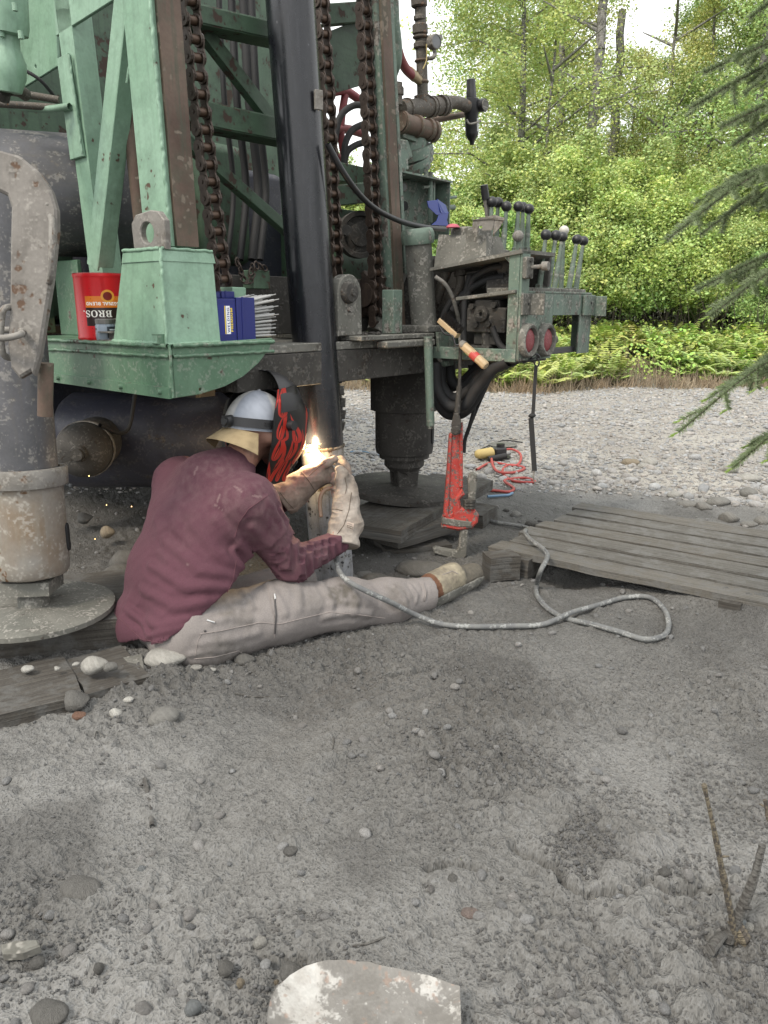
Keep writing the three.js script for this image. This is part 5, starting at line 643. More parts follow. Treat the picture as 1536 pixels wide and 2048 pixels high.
{ // rubber tie-down strap
  const d = 3.15, O = at(1071, 722, d), t = thing('rubber_strap', 'black rubber tie-down strap hanging from the tail panel', 'strap', O), lc = (a, b) => at(a, b, d).sub(O);
  obj('upper_web', [bar(lc(1072, 732), lc(1066, 828), 0.014, 0.005, V(1, 0, 0.3))], M.rubber, t); obj('knot', [stoneGeo(71, 2, 2).toNonIndexed().scale(0.015, 0.011, 0.012).translate(...lc(1064, 831).toArray())], M.rubber, t); obj('lower_web', [bar(lc(1062, 836), lc(1069, 942), 0.021, 0.006, V(1, 0, 0.3), 0.002)], M.rubber, t);
  obj('hook', [hose([lc(1073, 716), lc(1078, 722), lc(1076, 732), lc(1070, 730), lc(1068, 720)], 0.0035, 20, 6)], M.black, t); obj('hook', [hose([lc(1069, 940), lc(1067, 955), lc(1069, 964), lc(1074, 964), lc(1075, 958)], 0.003, 20, 6)], M.steel, t);
  const s = thing('spring_clamp', 'black spring clamp and bungee hook under the red lamps', 'clamp', at(1070, 716, d)); obj('clamp_jaw', [new THREE.TorusGeometry(0.016, 0.005, 8, 18, 5).rotateX(0.3)], M.black, s); obj('clamp_arm', [rod(V(0.01, 0.005, 0), V(-0.05, -0.02, 0.01), 0.004, 0.003, 8), rod(V(0.0, 0.02, 0), V(-0.06, 0.0, 0.01), 0.004, 0.003, 8)], M.black, s);
}
const woodTex = (base, alt, dirt, size = 0.5) => { const S = tileNoise(512, 6, 6, 301, 0.35, 14), col = dataTex(512, (k) => { let c = lerp3(base, alt, clamp((S[k] - 0.3) * 2.5)); c = lerp3(c, dirt, clamp((N512[1][k] * 0.6 + N512[2][k] * 0.5 - 0.48) * 5)); const g = TONE * (0.85 + 0.3 * N512[3][k]); return c.map((v) => v * g); }, true), b = dataTex(512, (k) => 0.6 * S[k] + 0.3 * N512[2][k] + 0.2 * N512[3][k]); for (const t of [col, b]) t.repeat.set(1 / size, 1 / size); return new THREE.MeshStandardMaterial({ map: col, bumpMap: b, bumpScale: 0.005, roughness: 0.95 }); };
M.wood = woodTex([0.05, 0.044, 0.037], [0.085, 0.077, 0.065], [0.1, 0.097, 0.09]); M.pallet = woodTex([0.085, 0.08, 0.07], [0.135, 0.128, 0.114], [0.145, 0.142, 0.133]);
M.pallet2 = woodTex([0.1, 0.092, 0.078], [0.15, 0.14, 0.122], [0.135, 0.131, 0.122]);
// rough plank: box with uneven edges, grain along x
function plank(L, h, w, seed, rag = 0.004) { const g = new THREE.BoxGeometry(L, h, w, Math.max(8, Math.round(L / 0.04)), 2, 4), p = g.attributes.position, r = seed * 7.3; for (let i = 0; i < p.count; i++) { const x = p.getX(i), y = p.getY(i), z = p.getZ(i); p.setXYZ(i, x + rag * 1.5 * noise3(y * 30 + r, z * 25, x > 0 ? 5 : 1), y + rag * 0.7 * noise3(x * 9 + r, z * 20, 2.2), z + rag * noise3(x * 12 + r, 3.3, z > 0 ? 4 : 8)); } g.computeVertexNormals(); const uv = g.attributes.uv, n = g.attributes.normal; for (let i = 0; i < p.count; i++) { const ny = Math.abs(n.getY(i)) > 0.6; uv.setXY(i, p.getX(i) + r, (ny ? p.getZ(i) : p.getY(i) + 0.3) + r * 0.37); } return g; }
{ // pallet of weathered boards
  const y = 0.085, A = onY(985, 1098, y), B = onY(1165, 1005, y), along = B.clone().sub(A), Wd = along.length() , ang = Math.atan2(along.x, along.z), L = 2.0, n = 7;
  const t = thing('pallet', 'weathered grey slatted wooden pallet half buried in mud', 'pallet', V(A.x, 0, A.z), ang), q = rng(3); // x towards the tail, z across
  const inv = along.clone().applyAxisAngle(V(0, 1, 0), -t.rotation.y), sg = Math.sign(inv.z), dirx = onY(1536, 1206, y).sub(A).applyAxisAngle(V(0, 1, 0), -t.rotation.y).x > 0 ? 1 : -1;
  const bw = Wd / n; for (let i = 0; i < n; i++) { const m = obj('board', plank(L, 0.028, bw - 0.02 - q() * 0.008, i + 1), i % 3 ? M.pallet : M.pallet2, t); m.position.set(dirx * (L / 2 + (q() - 0.5) * 0.06 - (i > 6 ? 0.0 : 0)), y - 0.014 + (q() - 0.5) * 0.006, sg * (i + 0.5) * bw); m.rotation.y = (q() - 0.5) * 0.012; m.rotation.x = (q() - 0.5) * 0.04; }
  for (const x of [0.14, 0.95, 1.8]) { const m = obj('stringer', plank(Wd * 1.04, 0.085, 0.07, 20 + x), M.wood, t); m.rotation.y = Math.PI / 2; m.position.set(dirx * x, 0.028, sg * Wd / 2); }
  const b = thing('timber_block', 'short dirty timber block beside the welder boot, under the pallet corner', 'timber', onY(1010, 1162, 0.0), 0.25); obj('block_body', plank(0.13, 0.1, 0.1, 40).translate(0, 0.05, -0.05), M.wood, b);
}
{ // timbers under the jacks
  const T = (name, label, px0, py0, px1, py1, y, h, w, sd, m = M.wood) => { const a = onY(px0, py0, y), b = onY(px1, py1, y), L = a.distanceTo(b), t = obj(name, plank(L, h, w, sd, 0.006), m); t.position.set((a.x + b.x) / 2, y - h / 2, (a.z + b.z) / 2); t.rotation.y = Math.atan2(-(b.z - a.z), b.x - a.x); const off = V(0, 0, -w / 2).applyAxisAngle(V(0, 1, 0), t.rotation.y); t.position.add(off); tag(t, label, 'timber', 'timbers under the rig jacks'); return t; };
  T('crib_timber', 'thick dark timber beam carrying the left foot plate', -160, 1278, 300, 1232, 0.108, 0.13, 0.5, 51);
  T('crib_plank', 'broad low plank in front of the dark timber, scattered with chips', -160, 1472, 166, 1392, 0.04, 0.05, 0.3, 52); T('crib_plank', 'short cracked plank end beside the seated welder', 175, 1388, 300, 1352, 0.034, 0.045, 0.26, 53);
  T('crib_plank', 'lower plank under the far round foot plate', 690, 1040, 795, 1072, 0.12, 0.06, 0.5, 54); T('crib_plank', 'upper plank slanting out behind the far foot plate', 800, 1062, 985, 960, 0.16, 0.055, 0.36, 55); T('crib_plank', 'bottom plank of the stack beside the wrench jaw', 770, 1100, 905, 1090, 0.04, 0.05, 0.34, 56); T('timber_offcut', 'grey timber offcut beside the wrench head', 965, 1030, 995, 1010, 0.08, 0.08, 0.16, 57);
}
{ // cables on the ground
  const cm = coat({ base: [0.12, 0.125, 0.13], alt: [0.2, 0.205, 0.2], chip: [0.33, 0.34, 0.33], dirt: [0.24, 0.235, 0.22], chipAt: 0.56, dirtAmt: 0.6, streak: 0.4, rough: 0.8, size: 0.25 });
  const gy = (a, b, h = 0.014) => { const p = onY(a, b, 0.01); p.y = groundH(p.x, p.z, false) + h; return p; };
  const c1 = [at(672, 1112, 2.6), at(678, 1142, 2.5), at(696, 1162, 2.42), at(728, 1180, 2.41), at(780, 1204, 2.44), at(832, 1230, 2.51), gy(882, 1247), gy(940, 1252), gy(1010, 1250), gy(1085, 1247), gy(1140, 1230, 0.028), gy(1195, 1208), gy(1250, 1197), gy(1295, 1200), gy(1325, 1218), gy(1338, 1245), gy(1325, 1266), gy(1290, 1271), gy(1240, 1262), gy(1180, 1245), gy(1130, 1230, 0.008), gy(1095, 1212), gy(1075, 1190), gy(1073, 1168), onY(1082, 1140, 0.1), onY(1095, 1112, 0.115), onY(1086, 1098, 0.115), onY(1062, 1080, 0.115), onY(1050, 1066, 0.11), gy(1048, 1056), gy(1010, 1052), gy(985, 1046), gy(955, 1026)];
  tag(obj('welding_cable', hose(c1, 0.0095, 420, 9), cm), 'grey muddy welding cable looping over the ground from the glove', 'cable');
  tag(obj('thin_cable', hose([gy(720, 970), gy(700, 968), gy(680, 966), gy(640, 960)], 0.007, 30, 6), M.rubber), 'short black cable lying behind the casing', 'cable'); tag(obj('blue_line', hose([gy(700, 906, 0.005), gy(720, 905, 0.005), gy(755, 912, 0.005), gy(775, 916, 0.005)], 0.005, 30, 6), plain(0.2, 0.35, 0.5, 0.6)), 'thin blue line on the gravel behind the casing', 'cable');
  const rc = []; [[953, 938], [985, 925], [1030, 932], [1040, 915], [1020, 905], [990, 912], [984, 930], [1000, 950], [1030, 945], [1048, 935], [1020, 930], [1005, 945], [1030, 960], [1070, 962], [1050, 955], [1010, 958], [1020, 968], [1028, 974], [1015, 982], [985, 981], [955, 982]].forEach(([a, b], i) => rc.push(gy(a, b, 0.01 + (i > 2 && i < 8 ? 0.02 : 0)))); tag(obj('red_cord', hose(rc, 0.009, 260, 8), plain(0.45, 0.07, 0.06, 0.55)), 'coiled red extension cord on the gravel by the grinder', 'cord');
  tag(obj('blue_hose', hose([gy(975, 996), gy(1000, 994), gy(1015, 992), gy(1025, 985)], 0.008, 30, 7), plain(0.16, 0.28, 0.42, 0.6)), 'short pale blue hose end near the red cord', 'hose');
  tag(obj('black_cord', hose([gy(950, 905), gy(985, 890), gy(1010, 882), gy(1045, 888)], 0.005, 40, 6), M.rubber), 'thin black cord curling past the grinder', 'cord');
  const p = gy(978, 918, 0.04), g = thing('angle_grinder', 'yellow and black angle grinder lying on the gravel', 'grinder', p, 0.5); const yl = plain(0.55, 0.42, 0.16, 0.6);
  obj('motor_body', [rod(V(-0.09, 0.01, 0), V(0.02, 0.01, 0), 0.034, 0.04, 18), new THREE.SphereGeometry(0.034, 14, 10).translate(-0.09, 0.01, 0)], yl, g); obj('gear_head', [box(0.1, 0.075, 0.09, 0.08, 0.01, 0, 0.015), rod(V(0.1, 0.02, 0), V(0.1, 0.07, 0), 0.03, 0.03, 14)], M.black, g); obj('wheel_guard', [rod(V(0.09, -0.03, 0.0), V(0.09, -0.022, 0.0), 0.085, 0.085, 24)], M.black, g); obj('rear_handle', [rod(V(-0.05, -0.02, 0.06), V(0.08, 0.0, 0.1), 0.02, 0.02, 12)], M.rubber, g);
  const pd = tag(obj('grinding_disc', lathe([[0.01, 0], [0.11, 0.002], [0.113, 0.004], [0.11, 0.007], [0.01, 0.008]], 32), M.dusty), 'grey flat disc on the gravel behind the grinder', 'disc'); pd.position.copy(gy(1005, 893, 0.01));
}
{ // shovel blade, sticks, slate, scraps
  const Y = 0.03, pts = [[535, 2052], [541, 2020], [556, 1990], [580, 1966], [612, 1949], [655, 1938], [700, 1934], [742, 1938], [800, 1953], [860, 1969], [919, 1985], [922, 2060], [905, 2200], [860, 2300], [780, 2340], [700, 2330], [600, 2260], [545, 2140]].map(([a, b]) => onY(a, b, Y)); const c = onY(730, 2090, Y), t = thing('shovel', 'pale worn metal shovel blade caked with mud lying on the ground', 'shovel', V(c.x, Y, c.z));
  const fine = []; pts.forEach((p, i) => { const n = pts[(i + 1) % pts.length]; for (let k = 0; k < 5; k++) fine.push(p.clone().lerp(n, k / 5)); }); const R = 14, q = [], hgt = (x, z, s) => 0.016 * s ** 4 + 0.004 * noise2(x * 14, z * 14, 4) + 0.0012 * noise2(x * 60, z * 60, 6);
  const pos = (i, k, dy) => { const b = fine[i % fine.length], s = k / R; return V((b.x - c.x) * s, hgt((b.x - c.x) * s, (b.z - c.z) * s, s) + dy, (b.z - c.z) * s); };
  const tri = (a, b, d) => { for (const v of [a, b, d]) q.push(v.x, v.y, v.z); };
  for (let i = 0; i < fine.length; i++) { for (let k = 0; k < R; k++) { tri(pos(i, k, 0), pos(i, k + 1, 0), pos(i + 1, k + 1, 0)); if (k) tri(pos(i, k, 0), pos(i + 1, k + 1, 0), pos(i + 1, k, 0)); tri(pos(i, k, -0.004), pos(i + 1, k + 1, -0.004), pos(i, k + 1, -0.004)); if (k) tri(pos(i, k, -0.004), pos(i + 1, k, -0.004), pos(i + 1, k + 1, -0.004)); } tri(pos(i, R, 0), pos(i, R, -0.004), pos(i + 1, R, 0)); tri(pos(i + 1, R, 0), pos(i, R, -0.004), pos(i + 1, R, -0.004)); }
  const g = new THREE.BufferGeometry(); g.setAttribute('position', new THREE.Float32BufferAttribute(q, 3)); boxUV(g); g.computeVertexNormals();
  obj('blade', toCreasedNormals(g, 0.8), (() => { const col = dataTex(512, (k) => { const a = N512[0][k] * 0.55 + N512[1][k] * 0.35 + N512[2][k] * 0.2; let c2 = lerp3([0.52, 0.51, 0.48], [0.36, 0.34, 0.31], clamp(N512[2][k] * 1.4 - 0.2)); c2 = lerp3(c2, [0.24, 0.225, 0.2], clamp((N512[1][k] * 0.7 + N512[2][k] * 0.4 - 0.53) * 12) * 0.9); c2 = lerp3(c2, [0.17, 0.16, 0.145], clamp((a + 0.2 * (N512[3][k] - 0.5) - 0.5) * 14) * 0.85); c2 = lerp3(c2, [0.3, 0.2, 0.15], clamp((NSPOT[k] - 0.7) * 8) * 0.5); const s = TONE * (0.88 + 0.24 * N512[3][k]); return c2.map((v) => v * s); }, true), b = dataTex(512, (k) => 0.6 * N512[1][k] + 0.4 * N512[3][k]); for (const x of [col, b]) x.repeat.set(1 / 0.42, 1 / 0.42); return new THREE.MeshStandardMaterial({ map: col, bumpMap: b, bumpScale: 0.0015, roughness: 0.6, metalness: 0.15 }); })(), t);
  obj('socket', [rod(V(0.03, 0.02, 0.12), V(0.08, 0.1, 0.42), 0.024, 0.02, 14)], M.steel, t); obj('shaft', [rod(V(0.08, 0.1, 0.42), V(0.2, 0.28, 1.3), 0.019, 0.018, 14)], M.pallet2, t);
  const bark = woodTex([0.16, 0.13, 0.09], [0.22, 0.19, 0.13], [0.07, 0.06, 0.05], 0.15), dbark = woodTex([0.05, 0.045, 0.04], [0.08, 0.075, 0.068], [0.12, 0.115, 0.105], 0.2);
  const st = (L, r, m, label, nm = 'stick') => { const o = onY(...L[0], 0.0), P3 = L.map(([a, b, dd]) => at(a, b, dd)); const cv = new THREE.CatmullRomCurve3(P3), q = rng(Math.round(L[0][0] * 7 + L[0][1])), N = 16, rr = []; for (let i = 0; i <= N; i++) rr.push(r * mix(1.15, 0.6, i / N) * (0.85 + 0.4 * q() * (q() < 0.25 ? 1.4 : 0.6))); const gs = []; for (let i = 0; i < N; i++) gs.push(rod(cv.getPoint(i / N), cv.getPoint((i + 1.04) / N > 1 ? 1 : (i + 1.04) / N), rr[i], rr[i + 1], 9)); for (const u of [0.35, 0.62]) { const p = cv.getPoint(u), d = V(q() - 0.5, q() - 0.2, q() - 0.5).normalize(); gs.push(rod(p, p.clone().addScaledVector(d, r * 3), r * 0.45, r * 0.25, 6)); } tag(rebase(obj(nm, gs, m), P3[0]), label, 'stick', 'broken sticks in the mud'); };
  const d0 = -onY(1465, 1880).z; st([[1470, 1885, d0], [1462, 1830, d0 - 0.01], [1448, 1760, d0 - 0.02], [1428, 1660, d0 - 0.04], [1408, 1570, d0 - 0.05]], 0.0055, bark, 'pale cut stick standing up out of the mud'); st([[1455, 1880, d0], [1482, 1820, d0], [1510, 1750, d0], [1525, 1690, d0]], 0.0095, dbark, 'thick dark broken stub leaning beside the pale stick'); st([[1420, 1900, d0 - 0.04], [1450, 1868, d0], [1478, 1872, d0 + 0.02]], 0.009, dbark, 'dark knotty root at the foot of the pale stick'); st([[1490, 1890, d0], [1480, 1860, d0], [1470, 1845, d0]], 0.01, bark, 'curled bark strip at the foot of the pale stick'); st([[1540, 1640, d0 + 0.2], [1530, 1600, d0 + 0.2]], 0.006, bark, 'short stub at the yard edge behind the dark stub');
  const gs = (L, r, label) => { const P3 = L.map(([a, b]) => { const p = onY(a, b); p.y = groundH(p.x, p.z) + r * 0.7; return p; }); tag(obj('twig', hose(P3, r, 16, 6), dbark), label, 'twig', 'twigs pressed into the mud'); };
  gs([[290, 1565], [298, 1600], [304, 1650]], 0.006, 'muddy twig pressed in near the middle of the yard'); gs([[655, 1455], [668, 1480], [662, 1510]], 0.0018, 'thin forked twig in front of the welder'); gs([[470, 1386], [510, 1392], [570, 1390]], 0.0022, 'long thin twig lying below the white stone'); gs([[1350, 2000], [1390, 2010], [1440, 2022]], 0.0015, 'pale straw stalk beside the blue-grey dirt'); gs([[770, 1880], [740, 1895], [705, 1900]], 0.002, 'small dark twig left of the shovel tip'); gs([[210, 1480], [195, 1470], [190, 1482]], 0.0015, 'tiny twig below the white chunk'); gs([[1480, 560 + 640], [1400, 1196], [1300, 1194]], 0.0015, 'straw stalk on the pallet edge');
  const sl = (L, th, label, m, nm) => { const o = L.map(([a, b]) => onY(a, b, 0.03)); const g2 = plate(o, th, 0.003, [], V(0, 1, 0)); const c2 = o.reduce((s, v) => s.add(v), V(0, 0, 0)).multiplyScalar(1 / o.length); const m2 = rebase(obj(nm, g2, m), c2); m2.rotation.x = 0.06; tag(m2, label, nm === 'slate' ? 'slate' : 'scrap'); };
  sl([[0, 1888], [30, 1880], [75, 1878], [80, 1890], [45, 1903], [5, 1905]], 0.02, 'flat dark slate piece lying in the mud', M.dusty, 'slate'); sl([[190, 1365], [205, 1340], [240, 1318], [285, 1310], [290, 1345], [255, 1350], [235, 1362]], 0.006, 'torn grey rubber scrap by the plank end', M.dusty, 'rubber_scrap'); sl([[205, 1330], [200, 1335], [228, 1325], [232, 1320]], 0.012, 'thin splinter of wood on the rubber scrap', M.pallet2, 'wood_splinter');
}
// ---------- the welder ----------
const cap = (p, a, b, ra, rb) => { const px = p[0] - a.x, py = p[1] - a.y, pz = p[2] - a.z, bx = b.x - a.x, by = b.y - a.y, bz = b.z - a.z, h = clamp((px * bx + py * by + pz * bz) / (bx * bx + by * by + bz * bz)); return Math.hypot(px - bx * h, py - by * h, pz - bz * h) - (ra + (rb - ra) * h); };
const smin = (a, b, k) => { const h = Math.max(k - Math.abs(a - b), 0) / k; return Math.min(a, b) - h * h * k * 0.25; };
const bones = (L, k) => (p) => { let d = 9; for (const [a, b, ra, rb, kk] of L) d = smin(d, cap(p, a, b, ra, rb), kk || k); return d; };
function mesher(f, lo, hi, s) { // surface nets
  const nx = Math.ceil((hi.x - lo.x) / s) + 1, ny = Math.ceil((hi.y - lo.y) / s) + 1, nz = Math.ceil((hi.z - lo.z) / s) + 1, v = new Float32Array(nx * ny * nz), id = (i, j, k) => (k * ny + j) * nx + i, vi = new Int32Array(nx * ny * nz).fill(-1), P = [], I = [];
  const step = 4; // coarse pass skips empty space
  const cx = Math.ceil(nx / step), cy = Math.ceil(ny / step), coarse = new Float32Array(cx * cy * Math.ceil(nz / step)).fill(99); const q = [0, 0, 0];
  for (let k = 0; k < nz; k++) for (let j = 0; j < ny; j++) for (let i = 0; i < nx; i++) {
    const ck = ((k / step | 0) * cy + (j / step | 0)) * cx + (i / step | 0); let c = coarse[ck];
    if (c === 99) { q[0] = lo.x + ((i / step | 0) * step + step / 2) * s; q[1] = lo.y + ((j / step | 0) * step + step / 2) * s; q[2] = lo.z + ((k / step | 0) * step + step / 2) * s; c = f(q); coarse[ck] = c; }
    if (Math.abs(c) > s * step * 1.0 + 0.018) { v[id(i, j, k)] = c; continue; }
    q[0] = lo.x + i * s; q[1] = lo.y + j * s; q[2] = lo.z + k * s; v[id(i, j, k)] = f(q);
  }
  const E = [[0, 1], [2, 3], [4, 5], [6, 7], [0, 2], [1, 3], [4, 6], [5, 7], [0, 4], [1, 5], [2, 6], [3, 7]];
  for (let k = 0; k + 1 < nz; k++) for (let j = 0; j + 1 < ny; j++) for (let i = 0; i + 1 < nx; i++) {
    const c = []; let m = 0; for (let t = 0; t < 8; t++) { c[t] = v[id(i + (t & 1), j + (t >> 1 & 1), k + (t >> 2))]; if (c[t] < 0) m |= 1 << t; }
    if (m === 0 || m === 255) continue; let x = 0, y = 0, z = 0, n = 0;
    for (const [a, b] of E) if ((c[a] < 0) !== (c[b] < 0)) { const t = c[a] / (c[a] - c[b]); x += (a & 1) + ((b & 1) - (a & 1)) * t; y += (a >> 1 & 1) + ((b >> 1 & 1) - (a >> 1 & 1)) * t; z += (a >> 2) + ((b >> 2) - (a >> 2)) * t; n++; }
    vi[id(i, j, k)] = P.length / 3; P.push(lo.x + (i + x / n) * s, lo.y + (j + y / n) * s, lo.z + (k + z / n) * s);
  }
  const quad = (a, b, c, d, fl) => { if (a < 0 || b < 0 || c < 0 || d < 0) return; fl ? I.push(a, b, c, a, c, d) : I.push(a, c, b, a, d, c); };
  for (let k = 1; k + 1 < nz; k++) for (let j = 1; j + 1 < ny; j++) for (let i = 1; i + 1 < nx; i++) {
    const a = v[id(i, j, k)] < 0;
    if (a !== v[id(i + 1, j, k)] < 0) quad(vi[id(i, j - 1, k - 1)], vi[id(i, j, k - 1)], vi[id(i, j, k)], vi[id(i, j - 1, k)], a);
    if (a !== v[id(i, j + 1, k)] < 0) quad(vi[id(i - 1, j, k - 1)], vi[id(i - 1, j, k)], vi[id(i, j, k)], vi[id(i, j, k - 1)], a);
    if (a !== v[id(i, j, k + 1)] < 0) quad(vi[id(i - 1, j - 1, k)], vi[id(i, j - 1, k)], vi[id(i, j, k)], vi[id(i - 1, j, k)], a);
  }
  const g = new THREE.BufferGeometry(); g.setAttribute('position', new THREE.Float32BufferAttribute(P, 3)); g.setIndex(I); g.computeVertexNormals(); return g;
}
const bounds = (L, m) => { const lo = V(9, 9, 9), hi = V(-9, -9, -9); for (const [a, b, ra, rb] of L) for (const [p, r] of [[a, ra], [b, rb]]) { lo.min(V(p.x - r - m, p.y - r - m, p.z - r - m)); hi.max(V(p.x + r + m, p.y + r + m, p.z + r + m)); } return [lo, hi]; };
const surf = (px, py, f, d0 = 1.8) => { const r = rayTo(px, py).normalize(); let t = d0; for (let i = 0; i < 90; i++) { const p = C0.clone().addScaledVector(r, t), d = f([p.x, p.y, p.z]); if (d < 0.0008) return p; t += Math.max(d * 0.8, 0.0008); if (t > 4) break; } return null; };
const lineOn = (L, f, off = 0.001, n = 8) => { const o = []; for (let i = 0; i + 1 < L.length; i++) for (let k = 0; k < n; k++) { const p = surf(mix(L[i][0], L[i + 1][0], k / n), mix(L[i][1], L[i + 1][1], k / n), f); if (p) o.push(p.addScaledVector(C0.clone().sub(p).normalize(), off)); } return o; };
const polyD = (p, L) => { let m = 9; for (let i = 0; i + 1 < L.length; i++) m = Math.min(m, cap(p, L[i], L[i + 1], 0, 0)); return m; };
{
  const base = at(345, 1325, 2.3); base.y = 0; const man = thing('person', 'person in maroon shirt, backwards cap and welding mask sitting on the ground welding', 'person', V(base.x, 0, base.z));
  const put = (name, g, m, parent = man) => { const o = new THREE.Mesh(g, m); o.name = name; o.castShadow = o.receiveShadow = true; g.translate(-man.position.x, -man.position.y, -man.position.z); parent.add(o); return o; };
  const finish = (g, colour) => { const n0 = g.attributes.normal; let h = boxUV(g); if (colour) { const p = h.attributes.position, nn = h.attributes.normal, c = new Float32Array(p.count * 3), o = []; for (let i = 0; i < p.count; i++) { colour(p.getX(i), p.getY(i), p.getZ(i), o, nn.getX(i), nn.getY(i), nn.getZ(i)); c.set([o[0] * TONE, o[1] * TONE, o[2] * TONE], i * 3); } h.setAttribute('color', new THREE.BufferAttribute(c, 3)); } return h; };
  const R = V(0.66, 0, 0.75), off = (p, s, f = 0, y = 0) => p.clone().addScaledVector(R, s).add(V(0.75 * f, y, -0.66 * f));
  const P0 = at(352, 1248, 2.36), S1 = at(372, 1150, 2.4), S2 = at(402, 1050, 2.46), C = at(430, 972, 2.5), C7 = at(466, 935, 2.52);
  const shR = at(494, 1008, 2.37), shL = at(360, 968, 2.64), elR = at(585, 1130, 2.44), wr0 = at(662, 1092, 2.56), wrR = at(692, 1006, 2.68), elL = at(505, 1040, 2.78), wrL = at(622, 956, 2.8);
  const hipR = at(405, 1262, 2.28), knR = at(690, 1208, 2.5), anR = at(858, 1186, 2.68), hipL = at(400, 1235, 2.55), knL = at(590, 1165, 2.78), anL = at(470, 1215, 2.62);
  const HC = at(516, 852, 2.6), fH = V(0.62, -0.16, -0.77).normalize(), rH = V(0.77, 0, 0.62).normalize(), uH = rH.clone().cross(fH).normalize(), hp = (f, u, r) => HC.clone().addScaledVector(fH, f).addScaledVector(uH, u).addScaledVector(rH, r);
  // --- body (skin): one surface, mostly under clothes
  const skinL = [[P0, S2, 0.1, 0.1], [S2, C7, 0.1, 0.05], [C, shR, 0.06, 0.05], [C, shL, 0.06, 0.05], [shR, elR, 0.045, 0.036], [elR, wr0, 0.03, 0.02], [wr0, wrR, 0.02, 0.018], [shL, elL, 0.045, 0.036], [elL, wrL, 0.034, 0.026], [hipR, knR, 0.075, 0.05], [knR, anR, 0.045, 0.035], [hipL, knL, 0.07, 0.05], [knL, anL, 0.045, 0.035], [P0, hipR, 0.1, 0.08], [P0, hipL, 0.1, 0.08],
    [C7, hp(-0.02, -0.06, 0), 0.058, 0.056], [hp(-0.012, 0.012, 0), hp(0.025, 0.02, 0), 0.088, 0.083], [hp(0.05, -0.06, 0), hp(0.075, -0.1, 0), 0.055, 0.036], [hp(0.09, -0.02, 0), hp(0.108, -0.035, 0), 0.02, 0.014], [hp(0.0, -0.015, 0.078), hp(-0.012, -0.035, 0.084), 0.014, 0.018], [hp(0.0, -0.015, -0.078), hp(-0.012, -0.035, -0.084), 0.014, 0.018]];
  const skin = bones(skinL, 0.035), [sl, sh] = bounds(skinL, 0.02);
  put('body', finish(mesher(skin, sl, sh, 0.011), (x, y, z, o) => { const q = V(x, y, z).sub(HC), f = q.dot(fH), u = q.dot(uH); const b = f > 0.02 && u < -0.045 && u > -0.16 ? 0.85 : clamp((-0.01 - u) * 20) * (q.length() < 0.125 && f < 0.03 ? 0.6 : 0), n = 0.5 + 0.5 * noise3(x * 160, y * 160, z * 160); const c = lerp3([0.36, 0.185, 0.13], [0.05, 0.03, 0.022], clamp(b * (0.55 + 0.6 * n))); o[0] = c[0]; o[1] = c[1]; o[2] = c[2]; }), new THREE.MeshPhysicalMaterial({ vertexColors: true, roughness: 0.6 }));
  // --- shirt
  const shirtL = [[off(P0, 0.085), off(S1, 0.095, 0.02), 0.145, 0.135], [off(P0, -0.09), off(S1, -0.09), 0.14, 0.135], [off(S1, 0.095, 0.02), off(S2, 0.09, 0.01), 0.135, 0.125], [off(S1, -0.09), off(S2, -0.1), 0.135, 0.12], [S1, S2, 0.16, 0.145], [off(S1, 0.06, 0.1, -0.02), off(S2, 0.05, 0.06), 0.12, 0.12], [off(S2, 0.08), shR, 0.12, 0.085], [off(S2, -0.09), shL, 0.115, 0.082], [off(S2, 0.0), C, 0.135, 0.1], [C, C7, 0.105, 0.068], [C, shR, 0.09, 0.078], [C, shL, 0.09, 0.074],
    [shR, elR, 0.083, 0.066, 0.03], [elR, at(676, 1084, 2.585), 0.062, 0.046, 0.03], [shL, elL, 0.078, 0.06, 0.03], [elL, at(580, 985, 2.79), 0.058, 0.05, 0.03], [at(255, 1235, 2.42), off(P0, -0.06, -0.08), 0.05, 0.1]];
  const torsoL = shirtL.filter((b, i) => i < 12 || i > 15), armL = shirtL.slice(12, 16), torso0 = bones(torsoL, 0.055), arms0 = bones(armL, 0.03), shirt0 = (p) => smin(torso0(p), arms0(p), 0.04);
  const pl = (a, b, c) => { const n = b.clone().sub(a).cross(c.clone().sub(a)).normalize(); if (n.y > 0) n.negate(); return (p) => (p[0] - a.x) * n.x + (p[1] - a.y) * n.y + (p[2] - a.z) * n.z; };
  const hem = pl(at(224, 1232, 2.44), at(282, 1292, 2.2), at(412, 1246, 2.14)), collar = (p) => 0.078 - Math.hypot(p[0] - hp(-0.01, -0.04, 0).x, p[1] - hp(-0.01, -0.04, 0).y, p[2] - hp(-0.01, -0.04, 0).z);
  const foldPx = [[[430, 1035], [470, 1075], [520, 1140], 0.02, 0.009], [[385, 1050], [430, 1100], [505, 1150], 0.022, 0.008], [[330, 1080], [400, 1140], [500, 1160], 0.02, 0.008], [[300, 1130], [370, 1175], [500, 1172], 0.02, 0.008], [[285, 1180], [350, 1215], [440, 1200], 0.02, 0.007], [[262, 1225], [320, 1255], [400, 1235], 0.018, 0.006], [[352, 1000], [400, 1040], [455, 1085], 0.03, 0.005], [[535, 1000], [560, 1040], [575, 1080], 0.016, 0.007], [[505, 1055], [545, 1095], [600, 1120], 0.02, 0.008], [[480, 1090], [530, 1130], [590, 1150], 0.018, 0.007], [[600, 1090], [612, 1120], [618, 1150], 0.012, 0.004], [[636, 1080], [646, 1104], [650, 1126], 0.01, 0.003], [[560, 1020], [590, 1060], [600, 1085], 0.012, 0.007], [[468, 1100], [490, 1140], [515, 1162], 0.014, 0.01], [[310, 1040], [330, 1100], [340, 1160], 0.035, 0.005], [[250, 1215], [285, 1245], [300, 1285], 0.015, 0.008], [[370, 1280], [390, 1262], [402, 1240], 0.014, 0.01], [[300, 1270], [340, 1262], [380, 1250], 0.012, 0.007]];
